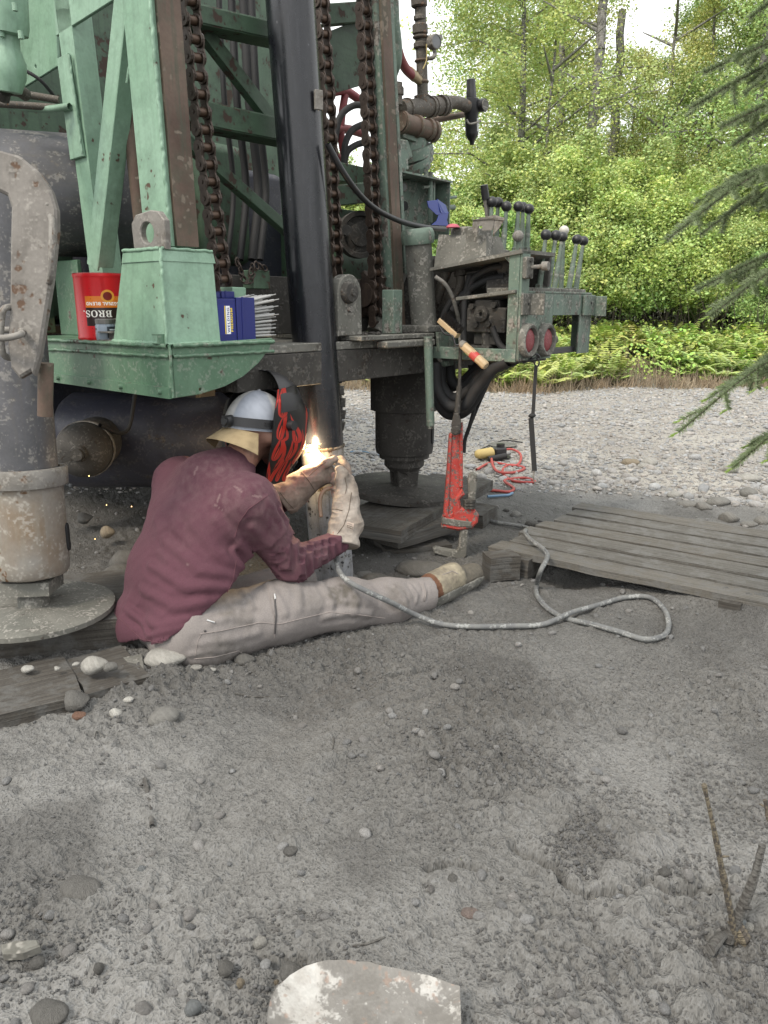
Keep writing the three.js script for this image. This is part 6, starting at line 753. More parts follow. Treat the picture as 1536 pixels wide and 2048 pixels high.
  const folds = []; for (const F of foldPx) { const [a, b, c, w, amp] = F, L = lineOn([a, b, c], shirt0, 0, 3); if (L.length > 2) folds.push([L, w, amp, L.reduce((s, v) => s.add(v), V(0, 0, 0)).multiplyScalar(1 / L.length), Math.max(...L.map((v) => v.distanceTo(L[0]))) + 0.06]); }
  const shirtF = (p) => { let d = shirt0(p); if (Math.abs(d) < 0.035) { for (const [L, w, amp, c, rr] of folds) { if (Math.hypot(p[0] - c.x, p[1] - c.y, p[2] - c.z) > rr) continue; const t = polyD(p, L) / w; if (t < 3) d -= 1.25 * amp * (Math.exp(-t * 2.1) - 0.42 * Math.exp(-((t - 1.25) ** 2) * 3)); } const sx = p[0] * 0.8 + p[1] * 0.6, sy = p[1] * 0.8 - p[0] * 0.6; d += 0.004 * noise3(p[0] * 9, p[1] * 14, p[2] * 9) + 0.003 * Math.abs(noise3(sx * 11, sy * 34, p[2] * 14)) + 0.0015 * Math.abs(noise3(sx * 26 + 5, sy * 60, p[2] * 30)) - 0.003; } const h = hem(p); if (h > -0.02) { const a = arms0(p); d = a < 0.02 && torso0(p) > -0.04 ? Math.max(d, a > -0.002 ? h : -9, a - 0.012) : Math.max(d, h); } return Math.max(d, collar(p)); };
  const [tl, th] = bounds(shirtL, 0.03), fab = tileNoise(256, 64, 2, 401), fabT = dataTex(256, (k, i, j) => { const v = 0.86 + 0.28 * (fab[k] - 0.5) + 0.05 * ((i + j) % 3 - 1); return [v, v, v]; }, true), fabB = dataTex(256, (k, i, j) => 0.5 * fab[k] + 0.2 * ((i >> 1) % 2) + 0.2 * ((j >> 1) % 2)); fabT.repeat.set(7, 7); fabB.repeat.set(7, 7);
  const streaks = [[[395, 935], [385, 958]], [[470, 972], [490, 990]], [[505, 992], [530, 994]], [[430, 1010], [450, 1025]], [[410, 1070], [425, 1085]], [[372, 1120], [378, 1135]], [[440, 990], [432, 1010]]].map((l) => lineOn(l, shirt0, 0, 3));
  const shirtM = new THREE.MeshPhysicalMaterial({ vertexColors: true, map: fabT, bumpMap: fabB, bumpScale: 0.0012, roughness: 0.95, sheen: 0.4, sheenRoughness: 0.6, sheenColor: new THREE.Color().setRGB(0.3, 0.16, 0.18) });
  const dust = [[430, 935, 0.1, 0.5], [380, 950, 0.12, 0.35], [470, 1000, 0.1, 0.5], [520, 1010, 0.1, 0.6], [560, 1060, 0.08, 0.65], [600, 1110, 0.08, 0.6], [650, 1100, 0.06, 0.5], [360, 1050, 0.12, 0.2], [500, 1060, 0.08, 0.4]].map(([a, b, r, k]) => [surf(a, b, shirt0) || C, r, k]);
  const shirt = put('shirt', finish(mesher(shirtF, tl, th, 0.0056), (x, y, z, o) => { let k = 0; for (const [c, r, a] of dust) { const d = Math.hypot(x - c.x, y - c.y, z - c.z); if (d < r * 2) k = Math.max(k, a * Math.exp(-((d / r) ** 2))); } const g = fbm(x * 70, y * 45 + x * 30, z * 70, 3); k = clamp(k * (0.34 + 0.8 * g)); for (const L of streaks) if (L.length > 1 && polyD([x, y, z], L) < 0.004 + 0.002 * g) k = Math.max(k, 0.7); const m = 1 + 0.16 * fbm(x * 6, y * 6, z * 6, 3); const c = lerp3([0.115 * m, 0.041 * m, 0.06 * m], [0.26, 0.17, 0.17], k); o[0] = c[0]; o[1] = c[1]; o[2] = c[2]; }), shirtM);
  const thread = plain(0.13, 0.05, 0.065, 0.9), seam = (nm, L, f, par, m = thread, r = 0.0014) => { const q = lineOn(L, f, r * 0.3, 6); if (q.length > 3) put(nm, hose(q, r, q.length * 3, 5), m, par); };
  seam('armhole_seam', [[537, 990], [497, 1018], [478, 1045], [468, 1080]], shirtF, shirt); seam('hem_stitch', [[228, 1226], [255, 1252], [282, 1278], [320, 1286], [355, 1284]], shirtF, shirt, thread, 0.0011); seam('side_seam', [[473, 1120], [466, 1160], [452, 1190]], shirtF, shirt, thread, 0.0011);
  // --- trousers
  const pantL = [[off(P0, 0.08), hipR, 0.128, 0.118], [off(P0, -0.08), hipL, 0.125, 0.11], [hipR, at(560, 1225, 2.4), 0.118, 0.1], [at(560, 1225, 2.4), knR, 0.1, 0.083], [knR, at(775, 1205, 2.59), 0.081, 0.078], [at(775, 1205, 2.59), anR, 0.078, 0.06], [hipL, knL, 0.1, 0.075], [knL, anL, 0.07, 0.055]];
  const pant0 = bones(pantL, 0.05), pf = [[[535, 1165], [560, 1200], [575, 1240], 0.016, 0.007], [[590, 1160], [600, 1190], [596, 1230], 0.018, 0.006], [[640, 1165], [665, 1200], [660, 1245], 0.016, 0.008], [[700, 1172], [715, 1200], [705, 1240], 0.018, 0.007], [[650, 1235], [700, 1225], [760, 1232], 0.018, 0.008], [[740, 1178], [770, 1195], [800, 1220], 0.014, 0.007], [[790, 1175], [810, 1195], [815, 1225], 0.012, 0.007], [[820, 1170], [835, 1190], [832, 1212], 0.01, 0.008], [[845, 1165], [852, 1185], [846, 1205], 0.008, 0.007], [[420, 1245], [460, 1235], [520, 1240], 0.016, 0.006], [[400, 1290], [460, 1280], [540, 1262], 0.018, 0.005], [[480, 1175], [500, 1200], [505, 1225], 0.014, 0.006], [[380, 1310], [420, 1300], [470, 1300], 0.014, 0.005]].map(([a, b, c, w, amp]) => { const L = lineOn([a, b, c], pant0, 0, 3); return L.length > 2 ? [L, w, amp, L[L.length >> 1], 0.16] : null; }).filter(Boolean);
  const cuff = (p) => { const u = anR.clone().sub(knR).normalize(); return (p[0] - anR.x) * u.x + (p[1] - anR.y) * u.y + (p[2] - anR.z) * u.z - 0.004; }, inGround = (p) => 0.004 - p[1];
  const pantF = (p) => { let d = pant0(p); if (Math.abs(d) < 0.03) { for (const [L, w, amp, c, rr] of pf) { if (Math.hypot(p[0] - c.x, p[1] - c.y, p[2] - c.z) > rr) continue; const t = polyD(p, L) / w; if (t < 3) d -= 1.2 * amp * (Math.exp(-t * 2.1) - 0.38 * Math.exp(-((t - 1.25) ** 2) * 3)); } d += 0.003 * noise3(p[0] * 12, p[1] * 16, p[2] * 12) + 0.002 * Math.abs(noise3(p[0] * 24, p[1] * 12, p[2] * 16)) + 0.0026 * Math.abs(noise3(p[0] * 50, p[1] * 30, p[2] * 40)) - 0.003; } return Math.max(d, cuff(p)); };
  const [pl0, ph0] = bounds(pantL, 0.02), mudP = [[690, 1180, 0.035, 0.9], [672, 1190, 0.03, 0.8], [705, 1200, 0.03, 0.7], [470, 1210, 0.08, 0.35], [800, 1190, 0.05, 0.4], [620, 1190, 0.06, 0.25], [440, 1320, 0.08, 0.4]].map(([a, b, r, k]) => [surf(a, b, pant0) || knR, r, k]);
  const pants = put('trousers', finish(mesher(pantF, pl0, ph0, 0.0066), (x, y, z, o) => { let k = 0; for (const [c, r, a] of mudP) { const d = Math.hypot(x - c.x, y - c.y, z - c.z); k = Math.max(k, a * sstep(r * 1.3, r * 0.7, d + 0.02 * fbm(x * 30, y * 30, z * 30, 3))); } k = clamp(k * (0.8 + 1.2 * fbm(x * 70, y * 70, z * 70, 2))); const m = 1 + 0.18 * fbm(x * 7, y * 7, z * 7, 3), c = lerp3([0.29 * m, 0.262 * m, 0.248 * m], [0.14, 0.125, 0.105], k); o[0] = c[0]; o[1] = c[1]; o[2] = c[2]; }), new THREE.MeshStandardMaterial({ vertexColors: true, map: fabT, bumpMap: fabB, bumpScale: 0.0009, roughness: 0.85 }));
  const th2 = plain(0.32, 0.28, 0.26, 0.9), zip = plain(0.06, 0.055, 0.055, 0.5);
  seam('leg_seam', [[400, 1268], [440, 1262], [520, 1245], [560, 1248], [600, 1238], [660, 1224], [720, 1230], [780, 1238]], pantF, pants, th2); seam('pocket_seam', [[388, 1318], [430, 1314], [478, 1302], [486, 1308]], pantF, pants, th2); seam('pocket_seam', [[390, 1312], [396, 1280], [404, 1266]], pantF, pants, th2, 0.0011); seam('zip', [[549, 1192], [552, 1230], [549, 1275]], pantF, pants, zip, 0.003); seam('hem_seam', [[846, 1168], [852, 1188], [848, 1206]], pantF, pants, th2); seam('side_seam', [[534, 1168], [542, 1210], [552, 1250], [548, 1280]], pantF, pants, th2, 0.0011); seam('zip_pull', [[549, 1188], [551, 1200]], pantF, pants, plain(0.6, 0.6, 0.6, 0.3, 0.6), 0.0035); seam('zip_pull', [[414, 1240], [432, 1246]], pantF, pants, plain(0.6, 0.6, 0.6, 0.3, 0.6), 0.0035);
  put('rivet', (() => { const p = surf(410, 1262, pantF) || hipR; return strip(new THREE.SphereGeometry(0.004, 8, 6).toNonIndexed()).translate(p.x, p.y, p.z); })(), zip, pants);
  { const p = surf(318, 1308, pantF) || P0; put('belt_pouch', box(0.075, 0.03, 0.03, 0, 0, 0, 0.008).rotateY(0.3).rotateZ(-0.12).translate(p.x + 0.02, p.y, p.z + 0.01), plain(0.05, 0.028, 0.022, 0.7)); put('pouch_tag', box(0.022, 0.014, 0.004, 0, 0, 0, 0.001).rotateY(0.3).rotateZ(-0.12).translate(p.x - 0.012, p.y + 0.002, p.z + 0.03), plain(0.5, 0.03, 0.04, 0.6)); }
  // --- boot
  { const heel = at(872, 1186, 2.74), ball = at(928, 1158, 2.86), toe = at(945, 1148, 2.9), L = [[at(850, 1186, 2.69), heel, 0.056, 0.056], [heel, ball, 0.054, 0.047], [ball, toe, 0.047, 0.044], [at(868, 1170, 2.72), at(905, 1150, 2.8), 0.05, 0.05]], f0 = bones(L, 0.03), ax = toe.clone().sub(heel).normalize(), sn = V(0.45, -0.6, 0.5); sn.addScaledVector(ax, -sn.dot(ax)).normalize();
    const h = (p) => (p[0] - heel.x) * sn.x + (p[1] - heel.y) * sn.y + (p[2] - heel.z) * sn.z, [bl, bh] = bounds(L, 0.03), mat = new THREE.MeshStandardMaterial({ vertexColors: true, bumpMap: stoneBump, bumpScale: 0.002, roughness: 0.9 });
    const boot = put('boot', finish(mesher((p) => Math.max(f0(p) + 0.002 * noise3(p[0] * 50, p[1] * 50, p[2] * 50), h(p) - 0.034), bl, bh, 0.0045), (x, y, z, o) => { const s = V(x, y, z).sub(heel).dot(ax), n = fbm(x * 25, y * 25, z * 25, 3), n2 = fbm(x * 120, y * 120, z * 120, 2); let c = lerp3([0.4, 0.35, 0.25], [0.25, 0.215, 0.16], clamp(0.5 + n * 1.6)); c = lerp3(c, [0.13, 0.115, 0.09], sstep(0.1, 0.13, s + 0.03 * n)); if (s < -0.03) c = [0.16, 0.07, 0.035]; const k = 0.9 + 0.3 * n2; o[0] = c[0] * k; o[1] = c[1] * k; o[2] = c[2] * k; }), mat);
    put('sole', finish(mesher((p) => Math.max(f0(p) - 0.005, 0.0345 - h(p), h(p) - 0.056), bl, bh, 0.0045)), M.dusty, boot); const lc = lineOn([[884, 1150], [905, 1142], [920, 1150]], f0, 0.001, 4); if (lc.length > 3) put('seam', hose(lc, 0.0016, 24, 5), th2, boot); }
  { const p = anL.clone().add(V(-0.05, -0.02, 0.02)), L = [[p, p.clone().add(V(-0.12, 0, -0.12)), 0.05, 0.045]]; put('boot', finish(mesher(bones(L, 0.02), ...bounds(L, 0.02), 0.01)), M.dusty); }
  // --- gloves
  const leather = (c1, c2) => (x, y, z, o) => { const n = fbm(x * 18, y * 18, z * 18, 4), n2 = noise3(x * 150, y * 150, z * 150); const c = lerp3(c1, c2, clamp(0.5 + n * 1.7)), k = 0.92 + 0.16 * n2; o[0] = c[0] * k; o[1] = c[1] * k; o[2] = c[2] * k; }, glM = new THREE.MeshStandardMaterial({ vertexColors: true, bumpMap: fabB, bumpScale: 0.0012, roughness: 0.9 }), stitch = plain(0.12, 0.09, 0.065, 0.9);
  const glove = (L, k, cuffP, cuffN, c1, c2, wr) => { const f0 = bones(L, k), f = (p) => { let d = f0(p); if (Math.abs(d) < 0.02) d += 0.0022 * noise3(p[0] * 45, p[1] * 45, p[2] * 45) + wr * Math.abs(noise3(p[0] * 24, p[1] * 60, p[2] * 24)) - wr * 0.4; return Math.max(d, (p[0] - cuffP.x) * cuffN.x + (p[1] - cuffP.y) * cuffN.y + (p[2] - cuffP.z) * cuffN.z); }; return [put('glove', finish(mesher(f, ...bounds(L, 0.02), 0.0036), leather(c1, c2)), glM), f]; };
  { // right hand round the electrode holder
    const kn = at(687, 962, 2.74), cu = at(684, 1092, 2.6), L = [[cu, wrR, 0.062, 0.043], [at(700, 1050, 2.64), wrR, 0.05, 0.042], [wrR, at(694, 985, 2.71), 0.041, 0.034], [at(690, 992, 2.7), at(690, 960, 2.745), 0.034, 0.027], [at(700, 990, 2.7), at(696, 965, 2.74), 0.03, 0.026]];
    const hold = [at(678, 935, 2.79), at(684, 1000, 2.725)]; // grip axis
    [[694, 958, 686, 947, 670, 951], [695, 968, 684, 960, 668, 966], [696, 978, 683, 973, 669, 980], [697, 988, 684, 985, 672, 992]].forEach(([a, b, c, d, e, f], i) => { const A = at(a, b, 2.745 - i * 0.012), B = at(c, d, 2.715 - i * 0.012), D = at(e, f, 2.75 - i * 0.012); L.push([A, B, 0.0165, 0.0155, 0.01], [B, D, 0.0155, 0.0135, 0.01]); });
    L.push([at(690, 985, 2.69), at(681, 958, 2.69), 0.019, 0.0165, 0.012], [at(681, 958, 2.69), at(679, 938, 2.715), 0.0165, 0.0145, 0.012]);
    const n = cu.clone().sub(wrR).normalize(), [g, f] = glove(L, 0.016, cu, n, [0.42, 0.37, 0.32], [0.27, 0.225, 0.185], 0.006);
    seam('seam', [[703, 985], [698, 1020], [688, 1050], [672, 1072]], f, g, stitch, 0.0013); seam('seam', [[659, 1018], [672, 1018], [688, 1022]], f, g, stitch, 0.0013); seam('seam', [[690, 955], [694, 975], [690, 990]], f, g, stitch, 0.0011);
    const txt = canvasTex(128, 96, (x) => { x.fillStyle = '#a5968a'; x.fillRect(0, 0, 128, 96); x.fillStyle = '#2a2522'; x.font = 'bold 36px sans-serif'; x.fillText('STEEL', 8, 42); x.fillRect(4, 52, 118, 40); x.fillStyle = '#b5a798'; x.font = 'bold 34px sans-serif'; x.fillText('LEATHER', 10, 84, 106); });
    const q = [[694, 1043], [708, 1047], [706, 1060], [693, 1055]].map(([a, b]) => surf(a, b, f)).filter(Boolean); if (q.length === 4) { const gg = new THREE.BufferGeometry(); const nn = C0.clone().sub(q[0]).normalize().multiplyScalar(0.0022); const w = q.map((v) => v.clone().add(nn)); gg.setAttribute('position', new THREE.Float32BufferAttribute([w[3], w[2], w[1], w[3], w[1], w[0]].flatMap((v) => [v.x, v.y, v.z]), 3)); gg.setAttribute('uv', new THREE.Float32BufferAttribute([0, 0, 1, 0, 1, 1, 0, 0, 1, 1, 0, 1], 2)); gg.computeVertexNormals(); put('glove_print', gg, new THREE.MeshStandardMaterial({ map: txt, roughness: 0.9, side: THREE.DoubleSide }), g); }
    // holder and rod
    const hd = thing('electrode_holder', 'welding electrode holder with tan lever gripped in the right glove', 'electrode holder', hold[1]), lc = (v) => v.clone().sub(hold[1]); obj('grip', [rod(lc(hold[0]), lc(hold[1]), 0.015, 0.017, 14), rod(lc(hold[1]), lc(at(690, 1060, 2.64)), 0.016, 0.012, 12), rod(lc(at(690, 1060, 2.64)), lc(at(672, 1112, 2.62)), 0.012, 0.01, 10)], M.rubber, hd); obj('jaw', [bar(lc(at(678, 962, 2.74)), lc(at(677, 932, 2.77)), 0.013, 0.011, V(1, 0, 0)), bar(lc(at(685, 960, 2.76)), lc(at(683, 930, 2.79)), 0.011, 0.011, V(1, 0, 0))], plain(0.3, 0.22, 0.15, 0.7), hd); obj('lever', [hose([lc(at(664, 976, 2.74)), lc(at(650, 980, 2.73)), lc(at(642, 992, 2.72)), lc(at(640, 1010, 2.71)), lc(at(642, 1034, 2.69))], 0.0075, 30, 10)], plain(0.32, 0.22, 0.15, 0.75), hd);
    tag(rebase(obj('electrode', [rod(at(678, 943, 2.78), at(629, 895, 2.858), 0.0024, 0.0024, 8)], plain(0.5, 0.5, 0.48, 0.7)), hold[0]), 'grey welding electrode running from the holder to the arc', 'electrode'); }
  { // left hand steadying the electrode
    const cu = at(560, 995, 2.775), L = [[cu, wrL, 0.064, 0.046], [at(575, 1000, 2.76), at(615, 965, 2.79), 0.055, 0.045], [wrL, at(640, 944, 2.81), 0.045, 0.037], [at(630, 958, 2.8), at(655, 948, 2.82), 0.036, 0.03], [at(640, 940, 2.82), at(660, 932, 2.84), 0.034, 0.026]];
    [[660, 926, 682, 921, 690, 932], [662, 935, 688, 930, 696, 942], [662, 946, 690, 944, 697, 955], [658, 958, 684, 957, 693, 966]].forEach(([a, b, c, d, e, f], i) => { const A = at(a, b, 2.84 - i * 0.014), B = at(c, d, 2.85 - i * 0.014), D = at(e, f, 2.83 - i * 0.014); L.push([A, B, 0.0175, 0.016, 0.01], [B, D, 0.016, 0.0145, 0.01]); });
    L.push([at(638, 940, 2.79), at(652, 926, 2.785), 0.02, 0.0175, 0.012], [at(652, 926, 2.785), at(668, 919, 2.8), 0.0175, 0.015, 0.012]);
    const [g, f] = glove(L, 0.016, cu, cu.clone().sub(wrL).normalize(), [0.36, 0.29, 0.24], [0.24, 0.18, 0.145], 0.005); seam('seam', [[603, 944], [618, 962], [632, 985]], f, g, stitch, 0.0013); seam('seam', [[618, 952], [640, 932], [655, 922]], f, g, stitch, 0.0011); seam('cuff_seam', [[560, 985], [575, 1005], [590, 1020]], f, g, stitch, 0.0013); }
  // --- cap, harness, mask: shells in the head's own frame
  const shell = (fn, nu, nv, th) => { const q = [], tri = (a, b, c) => { for (const v of [a, b, c]) q.push(v.x, v.y, v.z); }, P = (i, j, k) => fn(i / nu, j / nv, k * th); for (let i = 0; i < nu; i++) for (let j = 0; j < nv; j++) for (const k of [0, 1]) { const a = P(i, j, k), b = P(i + 1, j, k), c = P(i + 1, j + 1, k), d = P(i, j + 1, k); if (k) { tri(a, c, b); tri(a, d, c); } else { tri(a, b, c); tri(a, c, d); } }
    for (let i = 0; i < nu; i++) for (const j of [0, nv]) { const a = P(i, j, 0), b = P(i + 1, j, 0), c = P(i + 1, j, 1), d = P(i, j, 1); tri(a, b, c); tri(a, c, d); } for (let j = 0; j < nv; j++) for (const i of [0, nu]) { const a = P(i, j, 0), b = P(i, j + 1, 0), c = P(i, j + 1, 1), d = P(i, j, 1); tri(a, b, c); tri(a, c, d); } const g = new THREE.BufferGeometry(); g.setAttribute('position', new THREE.Float32BufferAttribute(q, 3)); let h = mergeVertices(g, 1e-5); h.computeVertexNormals(); h = toCreasedNormals(h, 0.9); return h; };
  const crown = (u, v, t) => { const a = u * 6.2832, e = (0.5 - v * 0.5) * Math.PI, s = Math.sin(e), c = Math.cos(e), k = 1 + t - 0.03 * Math.max(0, Math.cos(a * 6)) * s * (1 - s) * 0.6; return hp((0.113 * s * Math.cos(a) - 0.008) * k, (0.016 + 0.1 * c - 0.028 * (1 - c)) * k, 0.097 * s * Math.sin(a) * k); };
  const cp = put('cap', finish(shell(crown, 48, 16, 0.03), (x, y, z, o) => { const q = V(x, y, z).sub(HC), a = Math.atan2(q.dot(rH), q.dot(fH)), n = fbm(x * 90, y * 90, z * 90, 2), pale = (a > 0.15 && a < 1.75) || (a < -0.3); let c = pale ? [0.58, 0.58, 0.57] : [0.37, 0.4, 0.46]; const s = clamp(0.5 + 1.5 * fbm(x * 16, y * 16, z * 16, 3)); c = lerp3(c, c.map((v) => v * 0.78), s * 0.6); const k = 0.94 + 0.16 * n; o[0] = c[0] * k; o[1] = c[1] * k; o[2] = c[2] * k; }), new THREE.MeshStandardMaterial({ vertexColors: true, bumpMap: fabB, bumpScale: 0.0008, roughness: 0.9 }));
  put('brim', finish(shell((u, v, t) => { const a = Math.PI + (u - 0.5) * 2.05, r = 1 + v * 0.56 * Math.cos((u - 0.5) * 2.0), s = Math.abs(u - 0.5) * 2; return hp(0.113 * Math.cos(a) * r - 0.012, -0.014 - 0.036 * v - 0.03 * s * s * (0.3 + v) + t, 0.097 * Math.sin(a) * r); }, 30, 10, 0.003), (x, y, z, o) => { const n = fbm(x * 40, y * 40, z * 40, 3), c = lerp3([0.42, 0.32, 0.18], [0.3, 0.225, 0.125], clamp(0.5 + n * 1.6)); o[0] = c[0]; o[1] = c[1]; o[2] = c[2]; }), new THREE.MeshStandardMaterial({ vertexColors: true, bumpMap: fabB, bumpScale: 0.0008, roughness: 0.9 }), cp);
  put('cap_button', strip(new THREE.SphereGeometry(0.007, 10, 8).scale(1, 0.6, 1).toNonIndexed()).translate(...hp(-0.008, 0.119, 0).toArray()), plain(0.35, 0.36, 0.38, 0.9), cp);
  const band = (tilt, r, w, a0, a1, up) => shell((u, v, t) => { const a = a0 + (a1 - a0) * u, f = Math.cos(a), s = Math.sin(a); return hp(0.116 * r * f * (1 + t) - 0.008, up + tilt * f + (v - 0.5) * w, 0.101 * r * s * (1 + t)); }, 40, 2, 0.03), hm = thing('welding_mask', 'black welding mask with red flames worn over the cap', 'welding mask', HC), inHead = (n, g, m) => { const o = new THREE.Mesh(g, m); o.name = n; g.translate(-HC.x, -HC.y, -HC.z); o.castShadow = o.receiveShadow = true; hm.add(o); return o; };
  inHead('headband', boxUV(band(0.0, 1.03, 0.03, 0.9, 5.4, 0.012)), M.black); inHead('crown_strap', boxUV(shell((u, v, t) => { const e = -1.5 + 3.0 * u, k = 1 + t; return hp(0.035 + 0.02 * Math.cos(e) + (v - 0.5) * 0.022, (0.016 + 0.108 * Math.cos(e)) * k, 0.107 * Math.sin(e) * k); }, 30, 2, 0.03)), M.black);
  inHead('ratchet_knob', merged([rod(hp(-0.118, 0.012, 0.0), hp(-0.145, 0.008, 0.0), 0.02, 0.02, 18), rod(hp(-0.143, 0.008, 0), hp(-0.15, 0.008, 0), 0.014, 0.012, 12)]), M.black); inHead('pivot_knob', merged([rod(hp(0.03, 0.015, 0.1), hp(0.032, 0.015, 0.142), 0.018, 0.016, 16)]), M.black); inHead('side_arm', merged([bar(hp(-0.06, 0.012, 0.1), hp(0.035, 0.016, 0.108), 0.012, 0.006, uH)]), M.black);
  const flame = canvasTex(512, 1024, (x, w, h) => { x.fillStyle = '#0d0c0c'; x.fillRect(0, 0, w, h); const tongue = (bx, by, L, wd, lean, c) => { x.fillStyle = c; x.beginPath(); x.moveTo(bx - wd, by); x.bezierCurveTo(bx - wd * 1.6, by - L * 0.35, bx + lean - wd * 1.2, by - L * 0.5, bx + lean * 1.3, by - L); x.bezierCurveTo(bx + lean * 0.5 + wd * 0.4, by - L * 0.55, bx + wd * 1.6, by - L * 0.4, bx + wd, by); x.bezierCurveTo(bx + wd * 0.6, by + L * 0.12, bx - wd * 0.6, by + L * 0.12, bx - wd, by); x.fill(); };
    const q = rng(9); for (let i = 0; i < 26; i++) { const bx = 20 + (i % 7) * 78 + q() * 30, by = 980 - Math.floor(i / 7) * 230 + q() * 60, L = 230 + q() * 160, ln = (q() - 0.5) * 110; tongue(bx, by, L, 26 + q() * 12, ln, '#0d0c0c'); tongue(bx, by, L * 0.96, 20 + q() * 10, ln, '#9c2014'); tongue(bx + 4, by - 8, L * 0.62, 8, ln * 0.5, '#0d0c0c'); tongue(bx + 4, by - 4, L * 0.4, 4, ln * 0.4, '#b8341f'); } });
  const mk = (u, v, t) => { // u: round from one cheek to the other, v: from brow rim to chin
    const a = (u - 0.5) * 3.5, y = mix(0.15, -0.185, v), wx = 0.118 - 0.055 * sstep(0.55, 1, v) - 0.012 * sstep(0.25, 0, v), dp = 0.165 - 0.075 * sstep(0.6, 1, v) - 0.07 * sstep(0.3, 0, v), k = 1 + t, side = Math.max(0, Math.abs(a) - 1.2); const c = Math.cos(a), s = Math.sin(a); return hp(0.012 + dp * Math.sign(c) * Math.pow(Math.abs(c), 0.8) * k - side * 0.02 + 0.02 * sstep(0.6, 1, v), y - 0.02 * side + (v < 0.12 ? -0.02 * side : 0), wx * Math.sign(s) * Math.pow(Math.abs(s), 0.75) * k); };
  inHead('mask_lining', boxUV(shell((u, v, t) => mk(u, v, t - 0.03), 40, 30, 0.02)), M.black);
  { const g = shell((u, v, t) => mk(u, v, t + 0.004), 40, 30, 0.012), p = g.attributes.position, uv = new Float32Array(p.count * 2); for (let i = 0; i < p.count; i++) { const q = V().fromBufferAttribute(p, i).sub(HC); uv[i * 2] = 0.5 + Math.atan2(q.dot(rH), q.dot(fH)) / 3.6 * 1.25; uv[i * 2 + 1] = (q.dot(uH) + 0.185) / 0.335; } g.setAttribute('uv', new THREE.BufferAttribute(uv, 2)); flame.wrapS = THREE.RepeatWrapping; inHead('mask_shell', g, new THREE.MeshStandardMaterial({ map: flame, roughness: 0.4 })); }
  inHead('lens_frame', merged([box(0.012, 0.09, 0.12, 0, 0, 0, 0.004).applyMatrix4(new THREE.Matrix4().makeBasis(fH, uH, rH).setPosition(hp(0.176, 0.03, 0)))]), M.black);
  { // shell over the brow, open behind
    const dome = (u, v, t) => { const a = (u - 0.5) * 3.5, e = v * 1.5, k = 1 + t; return hp(0.012 + 0.15 * Math.cos(a) * Math.cos(e) * k, 0.07 + 0.118 * Math.sin(e) * k - 0.03 * Math.max(0, Math.abs(a) - 1.2) * (1 - v), 0.122 * Math.sin(a) * Math.cos(e) * k); }; inHead('mask_brow', boxUV(shell(dome, 34, 12, 0.02)), M.black); }
}
// ---------- vegetation ----------
const leafShape = (L, W, fold) => { const g = new THREE.BufferGeometry(), h = W / 2; g.setAttribute('position', new THREE.Float32BufferAttribute([0, 0, 0, -h, fold, L * 0.42, 0, 0, L, 0, 0, 0, 0, 0, L, h, fold, L * 0.42], 3)); g.setAttribute('uv', new THREE.Float32BufferAttribute([0.5, 0, 0, 0.4, 0.5, 1, 0.5, 0, 0.5, 1, 1, 0.4], 2)); g.computeVertexNormals(); return g; };
function spray(seed, n, R, L) { const r = rng(seed), gs = []; for (let i = 0; i < n; i++) { const l = L * (0.7 + 0.6 * r()), g = leafShape(l, l * 0.72, l * 0.12), q = new THREE.Quaternion().setFromEuler(new THREE.Euler((r() - 0.3) * 1.8, r() * 6.28, (r() - 0.5) * 1.6)); g.applyQuaternion(q).translate((r() - 0.5) * 2 * R, (r() - 0.5) * 1.8 * R, (r() - 0.5) * 2 * R); gs.push(g); } return mergeGeometries(gs); }
const leafM = (r, g, b) => new THREE.MeshPhysicalMaterial({ color: new THREE.Color().setRGB(r, g, b), roughness: 0.75, transmission: 0.35, thickness: 0, side: THREE.DoubleSide });
const birchLeaves = [leafM(0.41, 0.49, 0.16), leafM(0.44, 0.51, 0.18), leafM(0.35, 0.46, 0.15)], alderLeaf = leafM(0.43, 0.55, 0.17), alderLeaves = [alderLeaf, leafM(0.37, 0.51, 0.16), leafM(0.46, 0.56, 0.19)], fernM = leafM(0.42, 0.56, 0.13);
const SPR = [1, 2, 3].map((s) => spray(s, 10, 0.15, 0.048)), SPA = [4, 5, 6].map((s) => spray(s, 10, 0.14, 0.05));
const birchBark = woodTex([0.2, 0.19, 0.17], [0.34, 0.33, 0.31], [0.09, 0.085, 0.075], 0.4), shrubBark = plain(0.085, 0.07, 0.055, 0.9);
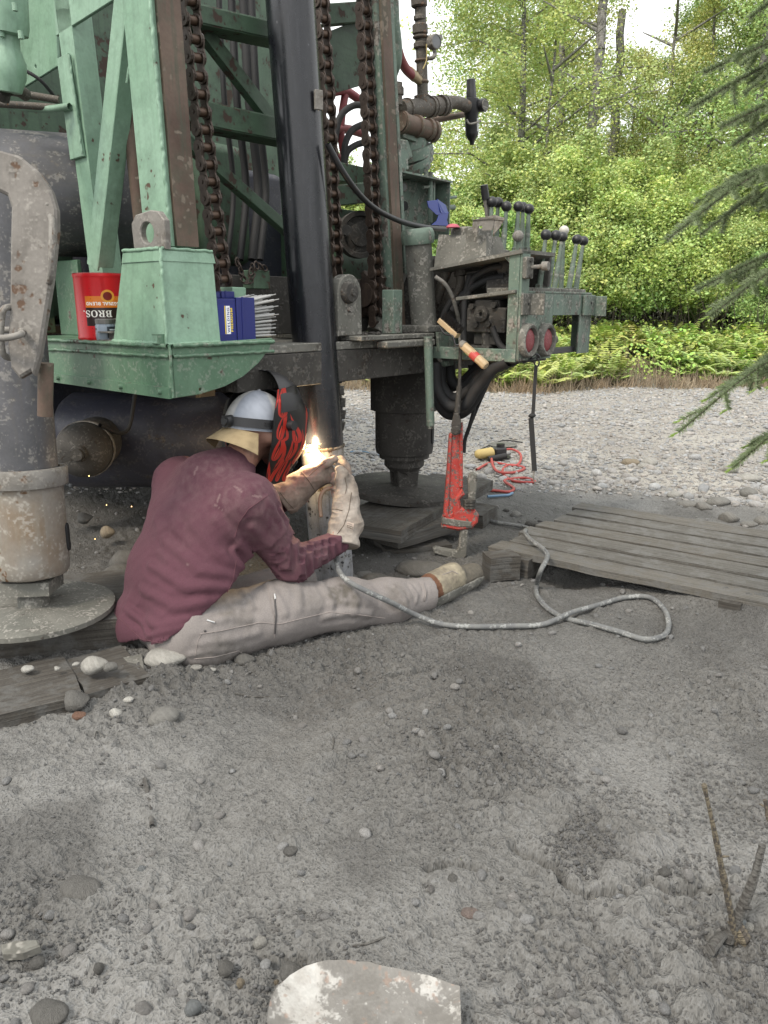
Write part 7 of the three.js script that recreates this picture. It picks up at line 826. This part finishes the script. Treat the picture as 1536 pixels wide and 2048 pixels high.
function makePlant({ name, label, cat, group, H, stems, spread, limbs, leaves, leafGeo, leafMat, crownLo, seed, bark, r0, droop = 0, tint }) {
  const r = rng(seed), g = thing(name, label, cat, V(0, 0, 0), 0, group), tr = [], tips = [];
  for (let s = 0; s < stems; s++) {
    const a = r() * 6.28, top = V(Math.cos(a) * spread * r(), H * (0.75 + 0.3 * r()), Math.sin(a) * spread * r()), base = V(stems > 1 ? Math.cos(a) * 0.25 * r() : 0, -0.2, stems > 1 ? Math.sin(a) * 0.25 * r() : 0), mid = base.clone().lerp(top, 0.5).add(V((r() - 0.5) * H * 0.08, 0, (r() - 0.5) * H * 0.08)), c = new THREE.CatmullRomCurve3([base, mid, top]);
    const N = 10; for (let i = 0; i < N; i++) { const p = c.getPoint(i / N), q = c.getPoint((i + 1) / N); tr.push(rod(p, q, r0 * (1 - 0.85 * i / N), r0 * (1 - 0.85 * (i + 1) / N), stems > 1 ? 5 : 9)); }
    for (let l = 0; l < limbs; l++) { const u = mix(crownLo, 1, (l + r()) / limbs), p = c.getPoint(u), b = r() * 6.28, len = H * (stems > 1 ? 0.26 : 0.24) * (1.25 - u) * (0.6 + 0.7 * r()) + 0.15, e = p.clone().add(V(Math.cos(b) * len, len * (0.5 - droop) * (0.4 + r()), Math.sin(b) * len)), m = p.clone().lerp(e, 0.5).add(V(0, len * 0.14, 0)); const lr = Math.max(0.004, r0 * 0.3 * (1.15 - u)); tr.push(rod(p, m, lr, lr * 0.7, 4), rod(m, e, lr * 0.7, lr * 0.25, 4)); tips.push([p, m, e, len]); }
  }
  obj('trunk', tr, bark, g);
  const per = Math.ceil(leaves / tips.length / leafGeo.length), o = new THREE.Object3D();
  leafGeo.forEach((lg, k) => { const m = new THREE.InstancedMesh(lg, leafMat, per * tips.length); let n = 0; for (const [p, mm, e, len] of tips) { const shade = 0.75 + 0.5 * r(); for (let i = 0; i < per; i++) { const t = Math.pow(r(), 0.55), q = t < 0.5 ? p.clone().lerp(mm, t * 2) : mm.clone().lerp(e, t * 2 - 1), sc = len * (0.14 + 0.24 * t); o.position.set(q.x + (r() + r() - 1) * sc, q.y + (r() + r() - 1) * sc * 0.85 - droop * r() * 0.5, q.z + (r() + r() - 1) * sc); o.rotation.set((r() - 0.5) * 1.2, r() * 6.28, (r() - 0.5) * 1.2); o.scale.setScalar(0.65 + 0.7 * r()); o.updateMatrix(); m.setMatrixAt(n, o.matrix); const v = shade * (0.8 + 0.4 * r()), y = (r() - 0.5) * 0.3 + tint; m.setColorAt(n, new THREE.Color().setRGB(v * (1 + y), v, v * (1 - y * 0.6))); n++; } } m.name = k ? 'foliage' : 'crown'; kind(m, 'stuff'); m.castShadow = m.receiveShadow = true; g.add(m); });
  return g;
}
const cloneTo = (src, x, z, s, turn, label) => { const c = src.clone(); c.name = numbered(src.name.replace(/_\d+$/, '')); c.position.set(x, groundH(x, z, false), z); c.scale.setScalar(s); c.rotation.y = turn; c.userData = { ...src.userData, label: label || src.userData.label }; scene.add(c); return c; };
const drop = (o, x, z, s, turn) => { o.position.set(x, groundH(x, z, false), z); o.scale.setScalar(s); o.rotation.y = turn; };
const atD = (px, d) => (px - 768) / FOCAL * d * 0.99;
{
  const B = [0, 1, 2].map((i) => makePlant({ name: 'birch_tree', label: 'leafy spring-green birch tree standing in the wood beyond the road', cat: 'tree', group: 'birch trees beyond the road', H: 8.5, stems: 1, spread: 0.5, limbs: 34, leaves: [4600, 3600, 5200][i], leafGeo: SPR, leafMat: birchLeaves[i], crownLo: 0.16, seed: 60 + i * 7, bark: birchBark, r0: 0.11, droop: 0.25, tint: [0, 0.06, -0.04][i] }));
  const spots = [[1010, 15.5, 1.05, 0], [1075, 17.5, 1.2, 1], [1110, 20, 1.1, 2], [1285, 22, 0.66, 0], [1370, 16.5, 0.86, 1], [1450, 15, 1.05, 2], [1560, 16, 1.1, 0], [1235, 18, 0.72, 1], [1330, 19, 0.9, 2], [1500, 19, 1.2, 1], [1660, 18, 1.2, 2], [1010, 23, 1.3, 2], [870, 20, 0.4, 0], [740, 18, 0.42, 1], [660, 19, 0.5, 2], [560, 20, 0.6, 0], [1420, 24, 1.35, 0], [440, 20, 0.8, 1]];
  const seen = [0, 0, 0]; spots.forEach(([px, d, s, k], i) => { const x = atD(px, d); if (!seen[k]++) drop(B[k], x, -d, s, i * 1.7); else cloneTo(B[k], x, -d, s, i * 1.7); });
  const A = [0, 1, 2].map((i) => makePlant({ name: 'alder_shrub', label: 'bright green many-stemmed alder shrub at the edge of the wood', cat: 'shrub', group: 'alder shrubs along the far roadside', H: [2.9, 2.5, 3.3][i], stems: [7, 6, 8][i], spread: 0.75, limbs: 9, leaves: [4200, 3600, 4600][i], leafGeo: SPA, leafMat: alderLeaves[i], crownLo: 0.36, seed: 160 + i * 9, bark: shrubBark, r0: 0.018, droop: 0, tint: [0.03, -0.05, 0.0][i] }));
  const q = rng(55), sh = []; for (let i = 0; i < 24; i++) sh.push([690 + i * 43 + (q() - 0.5) * 30, 12.6 + q() * 1.0, 0.6 + 0.3 * q()]); for (let i = 0; i < 18; i++) sh.push([640 + i * 62 + (q() - 0.5) * 40, 14.6 + q() * 1.6, 0.75 + 0.35 * q()]); for (const px of [300, 380, 450, 520, 590, 640, 660]) sh.push([px, 13, 0.9]);
  const s2 = [0, 0, 0]; sh.forEach(([px, d, s], i) => { const k = i % 3, x = atD(px, d); if (!s2[k]++) drop(A[k], x, -d, s, i * 2.3); else cloneTo(A[k], x, -d, s, i * 2.3); });
  // bare grey trunks in the wood
  const bare = (px, d, H, r0, lean, label, limbs) => { const x = atD(px, d), g = thing('bare_trunk', label, 'tree trunk', V(x, groundH(x, -d, false), -d)), rr = rng(px), tr = []; let p = V(0, -0.2, 0); const N = 14; for (let i = 0; i < N; i++) { const n = V(lean * (i + 1) / N * H + (rr() - 0.5) * 0.08, H * (i + 1) / N, (rr() - 0.5) * 0.08); tr.push(rod(p, n, r0 * (1 - 0.4 * i / N), r0 * (1 - 0.4 * (i + 1) / N), 9)); p = n; } obj('trunk', tr, birchBark, g); const br = []; for (let i = 0; i < limbs; i++) { const y = H * (0.4 + 0.55 * rr()), a = rr() * 6.28, L = 0.5 + 0.9 * rr(), s = V(lean * y, y, 0), e = s.clone().add(V(Math.cos(a) * L, L * 0.5, Math.sin(a) * L)); br.push(rod(s, e, 0.035, 0.01, 5)); } br.forEach((b) => obj('branch', b, birchBark, g)); };
  bare(1138, 14.6, 8.5, 0.105, 0.03, 'tall rough grey trunk rising through the wood', 6); bare(1193, 17.5, 6.3, 0.13, 0.0, 'broken dead snag standing behind the grey trunk', 0); bare(1275, 16.5, 6.2, 0.045, 0.03, 'thin dark leaning trunk among the birches', 8); bare(1065, 14.9, 5.5, 0.035, 0.02, 'slender grey pole trunk left of the rough trunk', 3);
}
{ // ferns, dry stalks and brush on the far bank: ground cover
  const frond = (seed) => { const r = rng(seed), gs = [], L = 0.4, n = 12, P = (t) => V(0, 0.05 + t * L * 0.95 - t * t * 0.14, t * L * 0.6); for (let i = 1; i <= n; i++) { const t = i / (n + 0.5), p = P(t), w = 0.12 * Math.sin(Math.PI * Math.pow(1 - t, 0.7)) * 1 + 0.02; for (const s of [-1, 1]) { const a = p, b = p.clone().add(V(s * w, -0.02 + 0.02 * r(), w * 0.35)), m = p.clone().lerp(b, 0.45); gs.push(a, m.clone().add(V(0, 0, 0.02)), b, a, b, m.clone().add(V(0, 0, -0.02))); } } const g = new THREE.BufferGeometry(); g.setAttribute('position', new THREE.Float32BufferAttribute(gs.flatMap((v) => [v.x, v.y, v.z]), 3)); g.setAttribute('uv', new THREE.Float32BufferAttribute(new Float32Array(gs.length * 2), 2)); g.computeVertexNormals(); return g; };
  const clump = (seed) => { const r = rng(seed), gs = []; for (let i = 0; i < 7; i++) gs.push(frond(seed + i).rotateX((r() - 0.5) * 0.5).rotateY(i / 7 * 6.28 + r()).scale(0.8 + 0.4 * r(), 0.8 + 0.5 * r(), 0.8 + 0.4 * r())); return mergeGeometries(gs); };
  for (let k = 0; k < 3; k++) tag(scatter('ferns', clump(700 + k * 31), fernM, 620, 720 + k, (r, o) => { const x = (r() - 0.35) * 13, d = bankEdge(x) + 0.05 + 2.6 * r(); if (fbm2(x * 1.3, d * 1.3, 2, 97) < -0.12 - 0.25 * (d - bankEdge(x) - 0.6)) return false; o.position.set(x, groundH(x, -d, false) - 0.02, -d); o.rotation.set((r() - 0.5) * 0.3, r() * 6.28, (r() - 0.5) * 0.3); o.scale.setScalar(0.6 + 0.6 * r()); }, (r) => new THREE.Color().setRGB(0.8 + 0.4 * r(), 0.8 + 0.3 * r(), 0.7 + 0.4 * r())), 'bright green ferns carpeting the far roadside bank', 'ferns');
  const r = rng(77), st = (n, h, sp, w) => { const gs = []; for (let i = 0; i < n; i++) { const a = r() * 6.28, b = V((r() - 0.5) * sp, 0, (r() - 0.5) * sp), t = b.clone().add(V(Math.cos(a) * h * 0.7 * r(), h * (0.3 + 0.7 * r()), Math.sin(a) * h * 0.7 * r())); gs.push(rod(b, t, w, w * 0.5, 3)); } return mergeGeometries(gs.map(strip)); };
  tag(scatter('dry_stalks', st(14, 0.22, 0.3, 0.004), plain(0.42, 0.36, 0.27, 0.9), 1500, 740, (q, o) => { const x = (q() - 0.35) * 13, d = bankEdge(x) - 0.3 + 1.7 * q() ** 1.3; o.position.set(x, groundH(x, -d, false), -d); o.rotation.set(0, q() * 6.28, 0); o.scale.set(1, 0.5 + q(), 1); }, (q) => { const v = 0.5 + 0.8 * q(), w = q(); return new THREE.Color().setRGB(v, v * (0.86 + 0.12 * w), v * (0.72 + 0.22 * w)); }), 'dry brown stalks and litter at the edge of the road', 'litter');
  tag(scatter('thicket_stems', st(9, 1.3, 0.5, 0.006), shrubBark, 420, 745, (q, o) => { const x = (q() - 0.35) * 15, d = bankEdge(x) + 1.7 + 2.4 * q(); o.position.set(x, groundH(x, -d, false), -d); o.rotation.set(0, q() * 6.28, 0); o.scale.setScalar(0.7 + 0.6 * q()); }), 'tangle of thin dark stems under the shrubs', 'thicket');
  tag(scatter('bank_leaves', SPA[0], alderLeaf, 2600, 748, (q, o) => { const x = (q() - 0.35) * 14, d = bankEdge(x) + 0.1 + 3.9 * q(); o.position.set(x, groundH(x, -d, false) + 0.05 + 0.5 * q() * q(), -d); o.rotation.set(q(), q() * 6, q()); o.scale.setScalar(0.6 + q() * 0.7); }, (q) => new THREE.Color().setRGB(0.75 + 0.45 * q(), 0.8 + 0.35 * q(), 0.7)), 'low leafy undergrowth on the far bank', 'undergrowth');
}
{ // spruce whose boughs reach in beside the pallet
  const base = V(2.55, 0, -2.9), t = thing('spruce_tree', 'spruce with drooping boughs and pale new tips beside the pallet', 'tree', base), rr = rng(404), bark = woodTex([0.11, 0.085, 0.065], [0.17, 0.14, 0.11], [0.06, 0.05, 0.04], 0.2);
  obj('trunk', [rod(V(0, -0.2, 0), V(0.02, 2.2, 0), 0.11, 0.085, 16), rod(V(0.02, 2.2, 0), V(0, 5.5, 0), 0.085, 0.02, 16)], bark, t);
  const needle = new THREE.ConeGeometry(0.001, 0.018, 3, 1, true).translate(0, 0.009, 0), nm = plain(0.25, 0.32, 0.17, 0.6), nm2 = plain(0.24, 0.36, 0.07, 0.6);
  const bough = (tip, root, sag, n, dt, dr) => {
    const T = at(...tip, dt), Rt = at(...root, dr), in0 = base.clone().add(V(-0.05, Rt.y + 0.12, 0)), c = new THREE.CatmullRomCurve3([in0, Rt.clone().add(V(0, 0.02, 0)), Rt.clone().lerp(T, 0.5).add(V(0, sag, 0)), T]), g = new THREE.Group(); g.name = 'bough'; t.add(g); const wood = [], seg = []; const L = c.getLength();
    const add = (a, b, w) => { wood.push(rod(a, b, w, w * 0.75, 5)); seg.push([a, b]); }; const N = 22; for (let i = 0; i < N; i++) add(c.getPointAt(i / N), c.getPointAt((i + 1) / N), mix(0.0065, 0.0016, i / N)); const tips = [T];
    n = Math.round(n * 1.5); for (let i = 0; i < n; i++) { const u = mix(0.22, 0.97, (i + rr() * 0.5) / n), p = c.getPointAt(u), d = c.getTangentAt(u), sd = (i % 2 ? 1 : -1), side = V(-d.z, 0, d.x).normalize().multiplyScalar(sd), len = mix(0.3, 0.06, u) * (0.7 + 0.5 * rr()); let a = p; const dir = d.clone().multiplyScalar(0.75).addScaledVector(side, 0.35 + 0.4 * rr()).add(V(0, 0.1 - 0.5 * rr(), 0)).normalize(); const K = 4; for (let k = 0; k < K; k++) { const b = a.clone().addScaledVector(dir, len / K); add(a, b, mix(0.0026, 0.0012, k / K)); if (k > 0 && len > 0.1) { const e = a.clone().addScaledVector(dir, 0.03).addScaledVector(side, (k % 2 ? -1 : 1) * 0.045 * rr()).addScaledVector(d, 0.045).add(V(0, -0.015, 0)); add(a, e, 0.0012); if (rr() < 0.4) tips.push(e); } dir.y -= 0.09; dir.normalize(); a = b; } tips.push(a); }
    obj('stem', wood, bark, g).geometry.translate(-base.x, -base.y, -base.z);
    const cnt = []; for (const [a, b] of seg) { const l = a.distanceTo(b), k = Math.round(l * 2500); for (let i = 0; i < k; i++) cnt.push([a, b]); } const o = new THREE.Object3D(), mk = (name, list, mat, sc, fwd) => { const m = new THREE.InstancedMesh(needle, mat, list.length); list.forEach(([a, b], i) => { const d = b.clone().sub(a).normalize(), p = a.clone().lerp(b, rr()), x = V(rr() - 0.5, rr() - 0.35, rr() - 0.5); x.addScaledVector(d, -x.dot(d)).normalize(); const dir = d.clone().multiplyScalar(fwd).add(x).normalize(); o.position.copy(p).sub(base); o.quaternion.setFromUnitVectors(V(0, 1, 0), dir); o.scale.set(1, sc * (0.75 + 0.45 * rr()), 1); o.updateMatrix(); m.setMatrixAt(i, o.matrix); const v = 0.75 + 0.5 * rr(); m.setColorAt(i, new THREE.Color().setRGB(v, v, v * 0.95)); }); m.name = name; kind(m, 'stuff'); m.castShadow = m.receiveShadow = true; g.add(m); };
    mk('needles', cnt, nm, 1, 0.7); const nt = []; for (const p of tips) { const d = V(-0.75, -0.35, 0.2).normalize(), b = p.clone().addScaledVector(d, 0.022); for (let i = 0; i < 34; i++) nt.push([p, b]); } mk('new_tips', nt, nm2, 0.8, 2.2);
  };
  bough([1498, 38], [1640, -40], 0.02, 6, 2.2, 2.4); bough([1408, 146], [1640, 70], 0.02, 10, 2.1, 2.4); bough([1378, 218], [1650, 110], 0.03, 12, 2.2, 2.5); bough([1440, 256], [1640, 190], 0.02, 9, 2.1, 2.4); bough([1466, 292], [1640, 210], 0.03, 8, 2.3, 2.5); bough([1334, 480], [1650, 330], 0.06, 14, 2.0, 2.4); bough([1400, 470], [1640, 370], 0.05, 11, 2.15, 2.4); bough([1390, 582], [1640, 500], 0.03, 11, 2.1, 2.4); bough([1420, 632], [1650, 520], 0.04, 12, 2.0, 2.3); bough([1358, 864], [1650, 690], 0.05, 13, 2.0, 2.35); bough([1440, 780], [1640, 730], 0.03, 9, 2.15, 2.4); bough([1466, 936], [1640, 840], 0.04, 9, 2.1, 2.35); bough([1480, 560], [1640, 560], 0.03, 9, 2.3, 2.45);
}
renderer.render(scene, camera);
